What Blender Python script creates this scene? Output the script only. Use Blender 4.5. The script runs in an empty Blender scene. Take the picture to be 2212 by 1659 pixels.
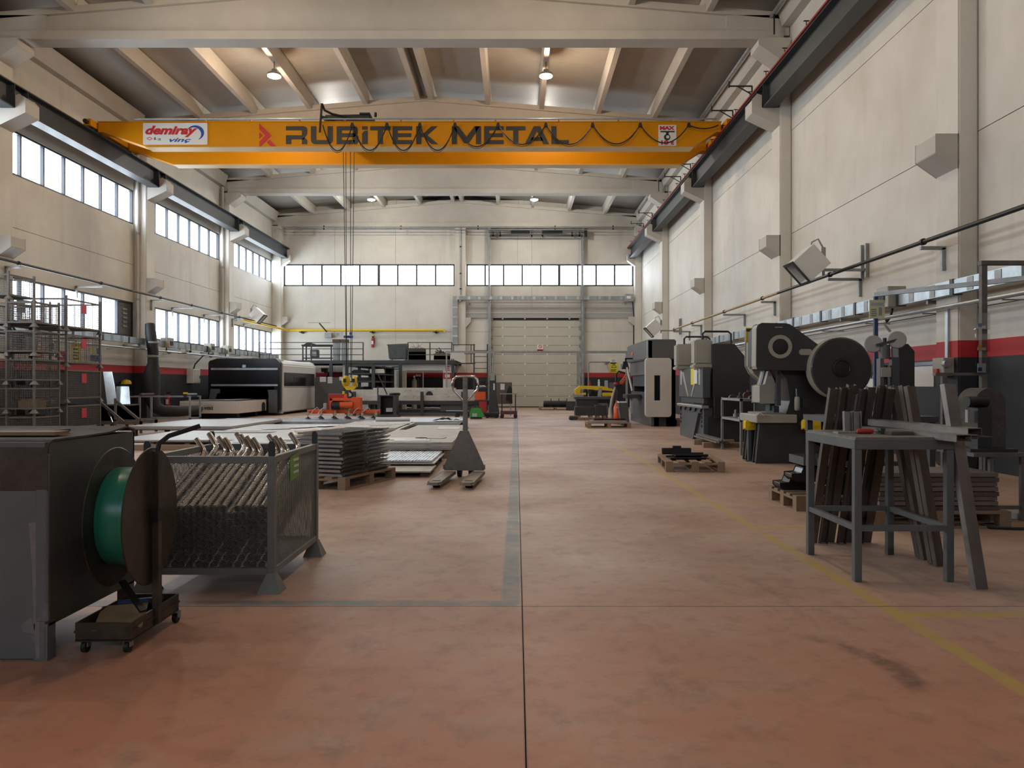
import bpy, bmesh, math, random
from mathutils import Vector, Matrix
random.seed(7)
PI = math.pi
SC = bpy.context.scene
COL = SC.collection
# ---------------------------------------------------------------- camera
F, CX, CY, H = 1660.0, 1116.0, 831.0, 1.2        # focal length in pixels, vanishing point, eye height
cam = bpy.data.cameras.new('camera'); camo = bpy.data.objects.new('camera', cam); COL.objects.link(camo)
camo.location = (0, 0, H); camo.rotation_euler = (PI/2, 0, 0)
cam.sensor_width = 36; cam.lens = 36*F/2212
cam.shift_x = -(CX-1106)/2212; cam.shift_y = (CY-829.5)/2212
cam.clip_start = .05; cam.clip_end = 300
SC.camera = camo
# ---------------------------------------------------------------- sky, exposure
SC.view_settings.view_transform = 'Standard'; SC.view_settings.look = 'None'
SC.view_settings.gamma = 1; SC.view_settings.use_curve_mapping = False
SC.view_settings.exposure = 0.53
SKY = 9.0; LAMP_W = 135.0; LAMP_COL = (1, .79, .56)
w = bpy.data.worlds.new('overcast_sky'); SC.world = w; w.use_nodes = True
bg = w.node_tree.nodes['Background']; bg.inputs[0].default_value = (.85, .93, 1, 1); bg.inputs[1].default_value = SKY
try: SC.cycles.max_bounces = 6; SC.cycles.diffuse_bounces = 3; SC.cycles.adaptive_threshold = .03; SC.cycles.transparent_max_bounces = 12; SC.cycles.caustics_reflective = False; SC.cycles.caustics_refractive = False; SC.cycles.sample_clamp_indirect = 6
except Exception: pass
# ---------------------------------------------------------------- helpers
ORG = {}
def V(*a): return Vector(a)
def FX(px, Y): return (px-CX)*Y/F                 # X of a pixel column at depth Y
def FZ(py, Y): return H-(py-CY)*Y/F               # Z of a pixel row at depth Y
def FY(py, z=0): return (H-z)*F/(py-CY)           # depth of a pixel row at height z
class MB:
    def __init__(s): s.v = []; s.f = []
    def add(s, vs, fs):
        n = len(s.v); s.v += [tuple(v) for v in vs]; s.f += [[i+n for i in f] for f in fs]; return s
    def box(s, x0, x1, y0, y1, z0, z1):
        return s.add([(x,y,z) for z in (z0,z1) for y in (y0,y1) for x in (x0,x1)],
            [[0,2,3,1],[4,5,7,6],[0,1,5,4],[2,6,7,3],[0,4,6,2],[1,3,7,5]])
    def hexa(s, p): return s.add(p, [[0,3,2,1],[4,5,6,7],[0,1,5,4],[1,2,6,5],[2,3,7,6],[3,0,4,7]])
    def prism(s, pts, ax, c0, c1):
        def q(a,b,c): return {'x':(c,a,b),'y':(a,c,b),'z':(a,b,c)}[ax]
        n = len(pts)
        return s.add([q(a,b,c0) for a,b in pts]+[q(a,b,c1) for a,b in pts],
            [list(range(n)), list(range(2*n-1,n-1,-1))]+[[i,(i+1)%n,n+(i+1)%n,n+i] for i in range(n)])
    def ring(s, outer, inner, ax, c0, c1):          # a plate with a hole; outlines with the same count
        def q(p,c): return {'x':(c,p[0],p[1]),'y':(p[0],c,p[1]),'z':(p[0],p[1],c)}[ax]
        n = len(outer); vs = [q(p,c0) for p in outer]+[q(p,c0) for p in inner]+[q(p,c1) for p in outer]+[q(p,c1) for p in inner]
        fs = []
        for i in range(n):
            j = (i+1)%n
            fs += [[i,j,n+j,n+i],[2*n+i,3*n+i,3*n+j,2*n+j],[i,2*n+i,2*n+j,j],[n+i,n+j,3*n+j,3*n+i]]
        return s.add(vs, fs)
    def cyl(s, p0, p1, r0, r1=None, n=14):
        r1 = r0 if r1 is None else r1
        p0 = Vector(p0); p1 = Vector(p1); d = (p1-p0).normalized()
        a = d.orthogonal().normalized(); b = d.cross(a)
        vs = [p+(a*math.cos(2*PI*i/n)+b*math.sin(2*PI*i/n))*r for p,r in ((p0,r0),(p1,r1)) for i in range(n)]
        return s.add(vs, [list(range(n-1,-1,-1)), list(range(n,2*n))]+[[i,(i+1)%n,n+(i+1)%n,n+i] for i in range(n)])
    def tube(s, pts, r, n=8):
        pts = [Vector(p) for p in pts]; m = len(pts); a = None; vs = []
        for k,p in enumerate(pts):
            d = (pts[min(k+1,m-1)]-pts[max(k-1,0)]).normalized()
            a = d.orthogonal().normalized() if a is None else (a-d*a.dot(d)).normalized()
            b = d.cross(a); rr = r[k] if isinstance(r,(list,tuple)) else r
            vs += [p+(a*math.cos(2*PI*i/n)+b*math.sin(2*PI*i/n))*rr for i in range(n)]
        fs = [list(range(n-1,-1,-1)), list(range((m-1)*n,m*n))]
        for k in range(m-1): fs += [[k*n+i,k*n+(i+1)%n,(k+1)*n+(i+1)%n,(k+1)*n+i] for i in range(n)]
        return s.add(vs, fs)
    def lathe(s, prof, c, d=(0,0,1), n=24):         # prof: (radius, height along d)
        d = Vector(d).normalized(); a = d.orthogonal().normalized(); b = d.cross(a); c = Vector(c); vs = []
        for r,h in prof: vs += [c+d*h+(a*math.cos(2*PI*i/n)+b*math.sin(2*PI*i/n))*max(r,1e-4) for i in range(n)]
        m = len(prof); fs = [list(range(n-1,-1,-1)), list(range((m-1)*n,m*n))]
        for k in range(m-1): fs += [[k*n+i,k*n+(i+1)%n,(k+1)*n+(i+1)%n,(k+1)*n+i] for i in range(n)]
        return s.add(vs, fs)
    def bar(s, p0, p1, w, h, up=(0,0,1)):           # rectangular bar along p0-p1, w across, h along up
        p0 = Vector(p0); p1 = Vector(p1); d = (p1-p0).normalized(); up = Vector(up)
        if abs(d.dot(up.normalized())) > .99: up = Vector((0,1,0))
        a = d.cross(up).normalized()*w/2; b = a.cross(d).normalized()*h/2
        return s.hexa([p0-a-b,p0+a-b,p0+a+b,p0-a+b,p1-a-b,p1+a-b,p1+a+b,p1-a+b])
    def xf(s, M): s.v = [tuple(M @ Vector(v)) for v in s.v]; return s
    def mesh(s, name, m, org=(0,0,0), smooth=False, bevel=0):
        me = bpy.data.meshes.new(name); o = Vector(org)
        me.from_pydata([tuple(Vector(v)-o) for v in s.v], [], s.f)
        bm = bmesh.new(); bm.from_mesh(me)
        if bevel: bmesh.ops.bevel(bm, geom=[e for e in bm.edges if e.is_manifold and e.calc_face_angle(0) > .6], offset=bevel, segments=2 if bevel > .012 else 1, affect='EDGES', clamp_overlap=True)
        bmesh.ops.recalc_face_normals(bm, faces=bm.faces[:]); bm.to_mesh(me); bm.free()
        if smooth: me.shade_smooth(); me.set_sharp_from_angle(angle=.65)
        if m: me.materials.append(m)
        return me
def link(name, me): o = bpy.data.objects.new(name, me); COL.objects.link(o); return o
def tag(o, label, cat, group=None):
    o['label'] = label; o['category'] = cat
    if group: o['group'] = group
    return o
def thing(name, label, cat, loc=(0,0,0), group=None, local=False, rz=0):
    o = link(name, None); o.location = loc; o.rotation_euler = (0,0,rz); o.empty_display_size = .1
    ORG[o.name] = Vector((0,0,0)) if local else Vector(loc)
    return tag(o, label, cat, group)
def part(mb, name, m, parent, smooth=False, bevel=0, label=None, kind=None):
    og = ORG.get(parent.name, Vector((0,0,0)))
    o = link(name, mb.mesh(name, m, og, smooth, bevel)); o.parent = parent; ORG[o.name] = og
    if label: o['label'] = label
    if kind: o['kind'] = kind
    return o
def single(mb, name, m, label, cat, loc=(0,0,0), group=None, smooth=False, bevel=0):
    o = link(name, mb.mesh(name, m, loc, smooth, bevel)); o.location = loc; ORG[o.name] = Vector(loc)
    return tag(o, label, cat, group)
def struct(mb, name, m, smooth=False, bevel=0):
    o = link(name, mb.mesh(name, m, (0,0,0), smooth, bevel)); o['kind'] = 'structure'; return o
def child_copy(o, loc, parent):
    c = o.copy(); COL.objects.link(c); c.location = loc; c.parent = parent; return c
def dup(o, loc=None, rz=None, label=None, group=None, parent=None):
    c = o.copy(); COL.objects.link(c)
    if parent is not None: c.parent = parent
    if loc is not None: c.location = loc
    if rz is not None: c.rotation_euler = (0,0,rz)
    if label: c['label'] = label
    if group: c['group'] = group
    for ch in list(o.children): dup(ch, parent=c)
    return c
B = lambda *a: MB().box(*a)
def rot(rz, loc): return Matrix.Translation(Vector(loc)) @ Matrix.Rotation(rz, 4, 'Z')
def circ(cx, cz, r, n=20, a0=0, a1=2*PI): return [(cx+r*math.cos(a0+(a1-a0)*i/n), cz+r*math.sin(a0+(a1-a0)*i/n)) for i in range(n if a1-a0 > 6.2 else n+1)]
def rrect(x0, x1, z0, z1, r, n=4):
    p = []
    for cx,cz,a in ((x1-r,z1-r,0),(x0+r,z1-r,PI/2),(x0+r,z0+r,PI),(x1-r,z0+r,1.5*PI)):
        p += [(cx+r*math.cos(a+i*PI/2/n), cz+r*math.sin(a+i*PI/2/n)) for i in range(n+1)]
    return p
def text(s, size, m, name, parent, at, xd=(1,0,0), ud=(0,0,1), bold=0., shear=0., width=None, height=None, depth=.002, align='LEFT'):
    cu = bpy.data.curves.new(name, 'FONT'); cu.body = s; cu.size = size; cu.offset = bold; cu.shear = shear; cu.extrude = depth/2; cu.resolution_u = 3
    t = bpy.data.objects.new(name, cu); COL.objects.link(t)
    bpy.context.view_layer.update()
    me = bpy.data.meshes.new_from_object(t.evaluated_get(bpy.context.evaluated_depsgraph_get()))
    bpy.data.objects.remove(t); bpy.data.curves.remove(cu)
    xs = [v.co.x for v in me.vertices]; ys = [v.co.y for v in me.vertices]
    if not xs: return None
    sx = width/(max(xs)-min(xs)) if width else 1; sy = height/(max(ys)-min(ys)) if height else (sx if width else 1)
    ox = min(xs) if align == 'LEFT' else (min(xs)+max(xs))/2
    xd = Vector(xd).normalized(); ud = Vector(ud).normalized(); nd = xd.cross(ud); og = ORG.get(parent.name, Vector((0,0,0)))
    for v in me.vertices:
        c = v.co.copy(); v.co = Vector(at)-og+xd*((c.x-ox)*sx)+ud*((c.y-min(ys))*sy)+nd*c.z
    me.materials.clear(); me.materials.append(m)
    o = link(name, me); o.parent = parent; ORG[o.name] = og
    return o
ORD = ['first','second','third','fourth','fifth','sixth','seventh','eighth','ninth','tenth','eleventh','twelfth','thirteenth','fourteenth']
# ---------------------------------------------------------------- materials
def mk(name, col, rough=.55, metal=0., var=.18, scale=6., bump=0., spot=None, spotscale=3., spotlo=.55, spothi=.7, streak=None, coat=0.):
    m = bpy.data.materials.new(name); m.use_nodes = True; nt = m.node_tree; N = nt.nodes; L = nt.links
    p = N['Principled BSDF']; p.inputs['Roughness'].default_value = rough; p.inputs['Metallic'].default_value = metal
    if coat: p.inputs['Coat Weight'].default_value = coat
    tc = N.new('ShaderNodeTexCoord'); no = N.new('ShaderNodeTexNoise'); no.inputs['Scale'].default_value = scale; no.inputs['Detail'].default_value = 6; no.inputs['Roughness'].default_value = .65
    if streak:
        mp = N.new('ShaderNodeMapping'); mp.inputs['Scale'].default_value = streak; L.new(tc.outputs['Object'], mp.inputs[0]); L.new(mp.outputs[0], no.inputs['Vector'])
    else: L.new(tc.outputs['Object'], no.inputs['Vector'])
    r = N.new('ShaderNodeValToRGB'); e = r.color_ramp.elements
    e[0].position = .3; e[1].position = .7
    e[0].color = tuple(c*(1-var) for c in col)+(1,); e[1].color = tuple(min(1,c*(1+var)) for c in col)+(1,)
    L.new(no.outputs[0], r.inputs[0]); out = r.outputs[0]
    if spot:
        n2 = N.new('ShaderNodeTexNoise'); n2.inputs['Scale'].default_value = spotscale; n2.inputs['Detail'].default_value = 8; n2.inputs['Roughness'].default_value = .7
        L.new(tc.outputs['Object'], n2.inputs['Vector'])
        mr = N.new('ShaderNodeMapRange'); mr.inputs[1].default_value = spotlo; mr.inputs[2].default_value = spothi; L.new(n2.outputs[0], mr.inputs[0])
        mx = N.new('ShaderNodeMixRGB'); mx.inputs[2].default_value = tuple(spot)+(1,); L.new(mr.outputs[0], mx.inputs[0]); L.new(out, mx.inputs[1]); out = mx.outputs[0]
    L.new(out, p.inputs['Base Color'])
    if bump:
        b = N.new('ShaderNodeBump'); b.inputs['Strength'].default_value = bump; b.inputs['Distance'].default_value = .01; L.new(no.outputs[0], b.inputs['Height']); L.new(b.outputs[0], p.inputs['Normal'])
    return m
def emit(name, col, s):
    m = bpy.data.materials.new(name); m.use_nodes = True; p = m.node_tree.nodes['Principled BSDF']
    p.inputs['Base Color'].default_value = tuple(col)+(1,); p.inputs['Emission Color'].default_value = tuple(col)+(1,); p.inputs['Emission Strength'].default_value = s
    return m
def glass(name, tint, mixf=.08, rough=.02):
    m = bpy.data.materials.new(name); m.use_nodes = True; nt = m.node_tree; N = nt.nodes; L = nt.links
    N.remove(N['Principled BSDF']); o = N['Material Output']
    t = N.new('ShaderNodeBsdfTransparent'); t.inputs[0].default_value = tuple(tint)+(1,)
    g = N.new('ShaderNodeBsdfGlossy'); g.inputs['Roughness'].default_value = rough; g.inputs[0].default_value = (1,1,1,1)
    x = N.new('ShaderNodeMixShader'); x.inputs[0].default_value = mixf
    L.new(t.outputs[0], x.inputs[1]); L.new(g.outputs[0], x.inputs[2]); L.new(x.outputs[0], o.inputs[0]); return m
def paint_wall():
    m = bpy.data.materials.new('painted_concrete'); m.use_nodes = True; nt = m.node_tree; N = nt.nodes; L = nt.links
    p = N['Principled BSDF']; p.inputs['Roughness'].default_value = .62
    g = N.new('ShaderNodeNewGeometry'); sep = N.new('ShaderNodeSeparateXYZ'); L.new(g.outputs['Position'], sep.inputs[0])
    def noise(sc, mapping=None, det=6):
        n = N.new('ShaderNodeTexNoise'); n.inputs['Scale'].default_value = sc; n.inputs['Detail'].default_value = det; n.inputs['Roughness'].default_value = .62
        if mapping:
            mp = N.new('ShaderNodeMapping'); mp.inputs['Scale'].default_value = mapping; L.new(g.outputs['Position'], mp.inputs[0]); L.new(mp.outputs[0], n.inputs['Vector'])
        else: L.new(g.outputs['Position'], n.inputs['Vector'])
        return n
    n1 = noise(.6); n2 = noise(1., (2.2,2.2,.25)); 
    r = N.new('ShaderNodeValToRGB'); e = r.color_ramp.elements; e[0].position = .3; e[1].position = .62
    e[0].color = (.575,.535,.468,1); e[1].color = (.675,.64,.575,1); L.new(n1.outputs[0], r.inputs[0])
    mr = N.new('ShaderNodeMapRange'); mr.inputs[1].default_value = .56; mr.inputs[2].default_value = .8; mr.inputs[4].default_value = .32; L.new(n2.outputs[0], mr.inputs[0])
    st = N.new('ShaderNodeMixRGB'); st.inputs[2].default_value = (.36,.29,.22,1); L.new(mr.outputs[0], st.inputs[0]); L.new(r.outputs[0], st.inputs[1])
    def step(z):
        s = N.new('ShaderNodeMath'); s.operation = 'LESS_THAN'; s.inputs[1].default_value = z; L.new(sep.outputs[2], s.inputs[0]); return s
    a = N.new('ShaderNodeMixRGB'); L.new(step(1.83).outputs[0], a.inputs[0]); L.new(st.outputs[0], a.inputs[1]); a.inputs[2].default_value = (.42,.022,.026,1)
    b = N.new('ShaderNodeMixRGB'); L.new(step(1.59).outputs[0], b.inputs[0]); L.new(a.outputs[0], b.inputs[1]); b.inputs[2].default_value = (.021,.0235,.027,1)
    L.new(b.outputs[0], p.inputs['Base Color']); bp = N.new('ShaderNodeBump'); bp.inputs['Strength'].default_value = .06; n3 = noise(9); L.new(n3.outputs[0], bp.inputs['Height']); L.new(bp.outputs[0], p.inputs['Normal'])
    return m
def floor_paint():
    m = bpy.data.materials.new('terracotta_concrete'); m.use_nodes = True; nt = m.node_tree; N = nt.nodes; L = nt.links
    p = N['Principled BSDF']; g = N.new('ShaderNodeNewGeometry'); sep = N.new('ShaderNodeSeparateXYZ'); L.new(g.outputs['Position'], sep.inputs[0])
    def noise(sc, det=8, ro=.65, mapping=None):
        n = N.new('ShaderNodeTexNoise'); n.inputs['Scale'].default_value = sc; n.inputs['Detail'].default_value = det; n.inputs['Roughness'].default_value = ro
        if mapping:
            mp = N.new('ShaderNodeMapping'); mp.inputs['Scale'].default_value = mapping; L.new(g.outputs['Position'], mp.inputs[0]); L.new(mp.outputs[0], n.inputs['Vector'])
        else: L.new(g.outputs['Position'], n.inputs['Vector'])
        return n
    def math_(op, a, b=None, clamp=False):
        n = N.new('ShaderNodeMath'); n.operation = op; n.use_clamp = clamp
        for i,x in enumerate((a,b)):
            if x is None: continue
            if isinstance(x,(int,float)): n.inputs[i].default_value = x
            else: L.new(x, n.inputs[i])
        return n.outputs[0]
    def mix(f, a, col):
        x = N.new('ShaderNodeMixRGB'); L.new(f, x.inputs[0]); L.new(a, x.inputs[1]); x.inputs[2].default_value = col+(1,); return x.outputs[0]
    def rng(v, lo, hi, a=0., b=1.):
        n = N.new('ShaderNodeMapRange'); n.inputs[1].default_value = lo; n.inputs[2].default_value = hi; n.inputs[3].default_value = a; n.inputs[4].default_value = b; L.new(v, n.inputs[0]); return n.outputs[0]
    r = N.new('ShaderNodeValToRGB'); e = r.color_ramp.elements; e[0].position = .36; e[1].position = .66
    e[0].color = (.375,.235,.172,1); e[1].color = (.555,.40,.315,1); n0 = noise(.55, 9, .6); L.new(n0.outputs[0], r.inputs[0]); c = r.outputs[0]
    # worn, redder coating near the entrance end of the hall, dust greying the traffic lane
    red = math_('MULTIPLY', math_('MULTIPLY', rng(sep.outputs[1], 5.0, 2.6), rng(sep.outputs[0], 2.2, -.6, .7, 1.)), rng(noise(.8,6).outputs[0], .25, .5)); c = mix(math_('MULTIPLY', red, .95), c, (.58,.235,.135))
    nf = noise(7., 10, .7); c = mix(rng(nf.outputs[0], .5, .76, 0, .5), c, (.15,.095,.07))
    nd = noise(1.7, 9, .7, (1.3,.6,1)); c = mix(rng(nd.outputs[0], .56, .72, 0, .6), c, (.17,.115,.09))
    nl = noise(3.4, 9, .72); c = mix(rng(nl.outputs[0], .54, .74, 0, .5), c, (.5,.385,.31))
    def box_mask(x0,x1,y0,y1,soft=.01):
        mx = math_('MULTIPLY', rng(sep.outputs[0], x0-soft, x0+soft), rng(sep.outputs[0], x1+soft, x1-soft))
        my = math_('MULTIPLY', rng(sep.outputs[1], y0-soft, y0+soft), rng(sep.outputs[1], y1+soft, y1-soft)); return math_('MULTIPLY', mx, my)
    wear = rng(noise(2.6, 8, .75).outputs[0], .36, .56, .2, 1.); wear2 = rng(noise(3.1, 8, .75).outputs[0], .36, .58, .3, .9)
    blue = math_('MAXIMUM', box_mask(-.085,.02,4.2,40), box_mask(-9,.0,4.17,4.27)); c = mix(math_('MULTIPLY', blue, math_('MULTIPLY', wear, .95)), c, (.155,.195,.21))
    yel = math_('MAXIMUM', box_mask(1.945,2.03,-8,24), math_('MAXIMUM', box_mask(2.03,6,3.97,4.05), math_('MAXIMUM', box_mask(2.03,6,6.42,6.5), box_mask(2.03,6,7.72,7.8))))
    c = mix(math_('MULTIPLY', yel, wear2), c, (.50,.36,.085))
    # dark skid mark: a bent tyre trace
    cx = math_('ADD', 1.6, math_('MULTIPLY', math_('POWER', math_('SUBTRACT', sep.outputs[1], 3.18), 2), -1.))
    d = math_('ABSOLUTE', math_('SUBTRACT', sep.outputs[0], cx)); sk = math_('MULTIPLY', rng(d, .075, .025), math_('MULTIPLY', rng(sep.outputs[1], 2.98, 3.1), rng(sep.outputs[1], 3.75, 3.4)))
    c = mix(math_('MULTIPLY', math_('MULTIPLY', sk, rng(nf.outputs[0], .35, .6)), .75), c, (.085,.05,.036))
    jn = math_('MAXIMUM', box_mask(.0265,.0335,-12,41,.004), math_('MAXIMUM', box_mask(-13,7,4.156,4.164,.005), math_('MAXIMUM', box_mask(-13,7,11.59,11.61,.006), box_mask(-6.408,-6.392,-12,41,.006))))
    c = mix(math_('MULTIPLY', jn, .9), c, (.035,.026,.02))
    L.new(c, p.inputs['Base Color']); L.new(rng(n0.outputs[0], .3, .7, .62, .48), p.inputs['Roughness'])
    bp = N.new('ShaderNodeBump'); bp.inputs['Strength'].default_value = .08; bp.inputs['Distance'].default_value = .01; L.new(nf.outputs[0], bp.inputs['Height']); L.new(bp.outputs[0], p.inputs['Normal'])
    return m
M = {}
M['wall'] = paint_wall(); M['floor'] = floor_paint()
M['conc'] = mk('cream_painted_precast', (.50,.465,.415), .65, var=.08, scale=1.2)
M['roof'] = mk('roof_sheet_beige', (.345,.322,.285), .5, var=.06, scale=1.5)
M['joint'] = mk('joint_dark', (.02,.018,.016), .9)
M['steel_dk'] = mk('crane_rail_grey', (.036,.042,.045), .5, var=.15, scale=3)
M['redoxide'] = mk('red_conductor', (.25,.02,.02), .5)
M['yellow'] = mk('crane_yellow', (.66,.26,.001), .48, var=.05, scale=1)
M['yellow'].node_tree.nodes['Principled BSDF'].inputs['Specular IOR Level'].default_value = .2
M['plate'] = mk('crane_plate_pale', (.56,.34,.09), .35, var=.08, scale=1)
M['frame'] = mk('window_frame_blueblack', (.02,.023,.032), .45)
M['glass'] = glass('window_glass', (.97,.985,1.))
M['galv'] = mk('galvanised_steel', (.42,.47,.50), .38, .75, var=.2, scale=5)
M['galvdk'] = mk('dull_galvanised', (.30,.31,.31), .5, .5, var=.2, scale=5)
M['black'] = mk('black_rubber', (.012,.012,.013), .6)
M['blackm'] = mk('black_steel', (.022,.022,.023), .45, .3)
M['white'] = mk('white_paint', (.74,.73,.70), .45, var=.05, scale=3)
M['paper'] = mk('paper_white', (.72,.72,.72), .7, var=.03)
M['yellowp'] = mk('yellow_paint', (.78,.52,.01), .45, var=.08)
M['orange'] = mk('orange_enamel', (.75,.10,.012), .4, var=.08)
M['red'] = mk('red_enamel', (.42,.02,.018), .4, var=.1)
M['green'] = mk('green_plastic', (.03,.27,.04), .45)
M['blue'] = mk('blue_paint', (.03,.06,.15), .5)
M['signblue'] = mk('sign_blue', (.02,.07,.33), .5, var=.03)
M['signyel'] = mk('sign_yellow', (.75,.63,.02), .5, var=.03)
M['signred'] = mk('sign_red', (.55,.02,.03), .5, var=.03)
M['signgreen'] = mk('sign_green', (.0,.27,.12), .5, var=.03)
M['cage'] = mk('cage_grey_brown', (.135,.12,.105), .6, .1, var=.25, scale=9, spot=(.12,.07,.04), spotscale=8, spotlo=.58)
M['cratepaint'] = mk('crate_grey_paint', (.20,.205,.20), .5, .1, var=.1, scale=7, spot=(.09,.07,.06), spotscale=9, spotlo=.64)
M['chrome'] = mk('bright_tube_steel', (.62,.57,.53), .16, 1., var=.12, scale=20)
M['steel'] = mk('raw_steel', (.36,.34,.325), .36, .6, var=.18, scale=7)
M['sheet'] = mk('cold_rolled_sheet', (.50,.49,.465), .4, .35, var=.12, scale=2, spot=(.30,.27,.235), spotscale=2.5)
M['sheet2'] = mk('dusty_sheet', (.44,.415,.37), .55, .25, var=.14, scale=2.2, spot=(.27,.235,.20), spotscale=3)
M['zinc'] = mk('zinc_sheet', (.55,.59,.62), .3, .6, var=.15, scale=4)
M['film'] = mk('blue_film', (.36,.40,.47), .25, .2, var=.2, scale=4)
M['wood'] = mk('pallet_wood', (.27,.185,.115), .8, var=.3, scale=10, streak=(3,14,14), bump=.3)
M['wooddk'] = mk('dark_pallet_wood', (.105,.07,.05), .8, var=.3, scale=10, streak=(3,14,14), bump=.3)
M['card'] = mk('cardboard_brown', (.30,.20,.11), .8, var=.15)
M['mach'] = mk('machine_charcoal', (.036,.037,.037), .42, .1, var=.12, scale=4, coat=.15)
M['mach2'] = mk('machine_blue_grey', (.075,.082,.09), .42, .1, var=.12, scale=4)
M['machgrey'] = mk('machine_mid_grey', (.105,.103,.102), .45, var=.08, scale=4)
M['beige'] = mk('machine_beige', (.36,.345,.295), .5, var=.08, scale=4)
M['offwhite'] = mk('machine_offwhite', (.60,.56,.51), .45, var=.05, scale=3)
M['gloss'] = mk('gloss_black', (.008,.009,.012), .22, var=.1)
M['table'] = mk('bench_grey_green', (.12,.13,.128), .5, .2, var=.12, scale=9, spot=(.25,.21,.17), spotscale=14, spotlo=.68)
M['bench_top'] = mk('scuffed_bench_top', (.19,.18,.165), .5, .4, var=.25, scale=10, spot=(.42,.36,.28), spotscale=9, spotlo=.58)
M['profile'] = mk('rusty_brown_profile', (.125,.097,.08), .5, .4, var=.2, scale=6, streak=(4,4,.6))
M['profile2'] = mk('grey_profile', (.23,.205,.185), .42, .6, var=.2, scale=6)
M['felt'] = mk('brown_felt', (.085,.072,.062), .9, var=.25, scale=12, bump=.4)
M['cabinet'] = mk('cabinet_primer_grey', (.145,.152,.155), .6, var=.12, scale=4, spot=(.25,.23,.235), spotscale=2.2, spotlo=.62, spothi=.72)
M['cabside'] = mk('cabinet_grimy_side', (.11,.112,.105), .55, .2, var=.22, scale=3, spot=(.12,.105,.05), spotscale=2, spotlo=.55)
M['reel'] = mk('oily_reel_steel', (.085,.072,.055), .4, .6, var=.35, scale=5, spot=(.03,.024,.018), spotscale=4)
M['strap'] = mk('green_strapping', (.02,.20,.13), .32, var=.2, scale=3, streak=(40,.5,.5))
M['concbeam'] = mk('weathered_white_bed', (.50,.49,.45), .8, var=.15, scale=3, spot=(.28,.26,.22), spotscale=4)
M['rust'] = mk('rusty_red_comb', (.09,.03,.025), .7, var=.3)
M['dkbox'] = mk('dark_grey_steel_box', (.045,.05,.053), .5, .3, var=.2)
M['acryl'] = glass('clear_acrylic', (.85,.86,.88), .12)
M['textdk'] = mk('lettering_dark', (.03,.026,.022), .5, var=.02)
M['doorp'] = mk('door_panel_cream', (.50,.475,.40), .5, var=.05, scale=2)
M['lintel'] = mk('lintel_grey', (.36,.35,.33), .6, var=.06)
M['heat'] = mk('heater_ceramic', (.42,.24,.15), .7)
M['lens'] = emit('lamp_lens', (1,.82,.6), 30)
M['wire'] = mk('wire_rope', (.03,.028,.026), .5, .5)
M['plastic_grey'] = mk('grey_plastic_bin', (.075,.085,.085), .5)
# ================================================================ the hall
XL, XR, YF, YB = -12.8, 6.55, 40.6, -11.3
BAYS = [-11.3+7.4*k for k in range(7)]            # near faces of the columns
RID = -3.1
def roofz(x): return 10.1+.8*(1-abs(x-RID)/9.7)   # top of the roof girders
# floor: slabs with saw-cut joints
fl = struct(B(XL-.3,XR+.3,YB-.3,YF+.3,-.25,-.03), 'floor', M['joint'])
xs = [XL-.2,-6.4,.03,XR+.2]; ys = [YB,-3.3,4.16,11.6,19.0,26.4,33.8,YF]
for i in range(3):
    for j in range(7):
        g = .002
        part(B(xs[i]+g,xs[i+1]-g,ys[j]+g,ys[j+1]-g,-.03,0), 'slab', M['floor'], fl)
# ---------- windows
WN = [0]
def window(axis, pos, a0, a1, z0, z1, n, vent=False, thick=None):
    WN[0] += 1; inw = -1 if axis == 'y' else 1    # +x for the left wall, -y for the far wall
    def bx(a,b,d0,d1,c0,c1):
        p, q = sorted((pos+inw*d0, pos+inw*d1))
        return (p,q,a,b,c0,c1) if axis == 'x' else (a,b,p,q,c0,c1)
    t = .045 if axis == 'x' else .065; fr = MB()
    fr.box(*bx(a0,a1,-.12,-.02,z0,z0+t)); fr.box(*bx(a0,a1,-.12,-.02,z1-t,z1)); fr.box(*bx(a0,a0+t,-.12,-.02,z0,z1)); fr.box(*bx(a1-t,a1,-.12,-.02,z0,z1))
    w_ = struct(fr, 'window_%d' % WN[0], M['frame'])
    for i in range(n):
        p0 = a0+(a1-a0)*i/n; p1 = a0+(a1-a0)*(i+1)/n
        if i: 
            h = (.065 if thick == i else .042) if axis == 'y' else .03
            part(B(*bx(p0-h,p0+h,-.115,-.025,z0+t,z1-t)), 'mullion', M['frame'], w_)
        if vent and i == n-1:
            v = part(B(*bx(p0+.03,p1-.03,-.085,-.06,z0+t,z1-t)), 'vent_panel', M['machgrey'], w_)
            q = MB(); c = (p0+p1)/2
            for k in range(5): q.box(*bx(c-.13,c+.13,-.06,-.035,(z0+z1)/2-.28+k*.14,(z0+z1)/2-.22+k*.14))
            part(q, 'louvre', M['galvdk'], v)
        else: part(B(*bx(p0+.026,p1-.026,-.076,-.068,z0+t,z1-t)), 'pane', M['glass'], w_)
    la = bpy.data.lights.new('portal', 'AREA'); la.shape = 'RECTANGLE'; la.size = a1-a0; la.size_y = z1-z0; la.cycles.is_portal = True
    lo = bpy.data.objects.new('window_portal', la); COL.objects.link(lo)
    if axis == 'x': lo.location = (pos-.14,(a0+a1)/2,(z0+z1)/2); lo.rotation_euler = (PI/2,0,-PI/2)
    else: lo.location = ((a0+a1)/2,pos-.14*inw,(z0+z1)/2)
    lo.rotation_euler = Vector((1,0,0) if axis == 'x' else (0,inw,0)).to_track_quat('-Z','Y').to_euler()
    return w_
LOW, UPP = (2.8,3.94), (6.55,7.68)
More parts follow.
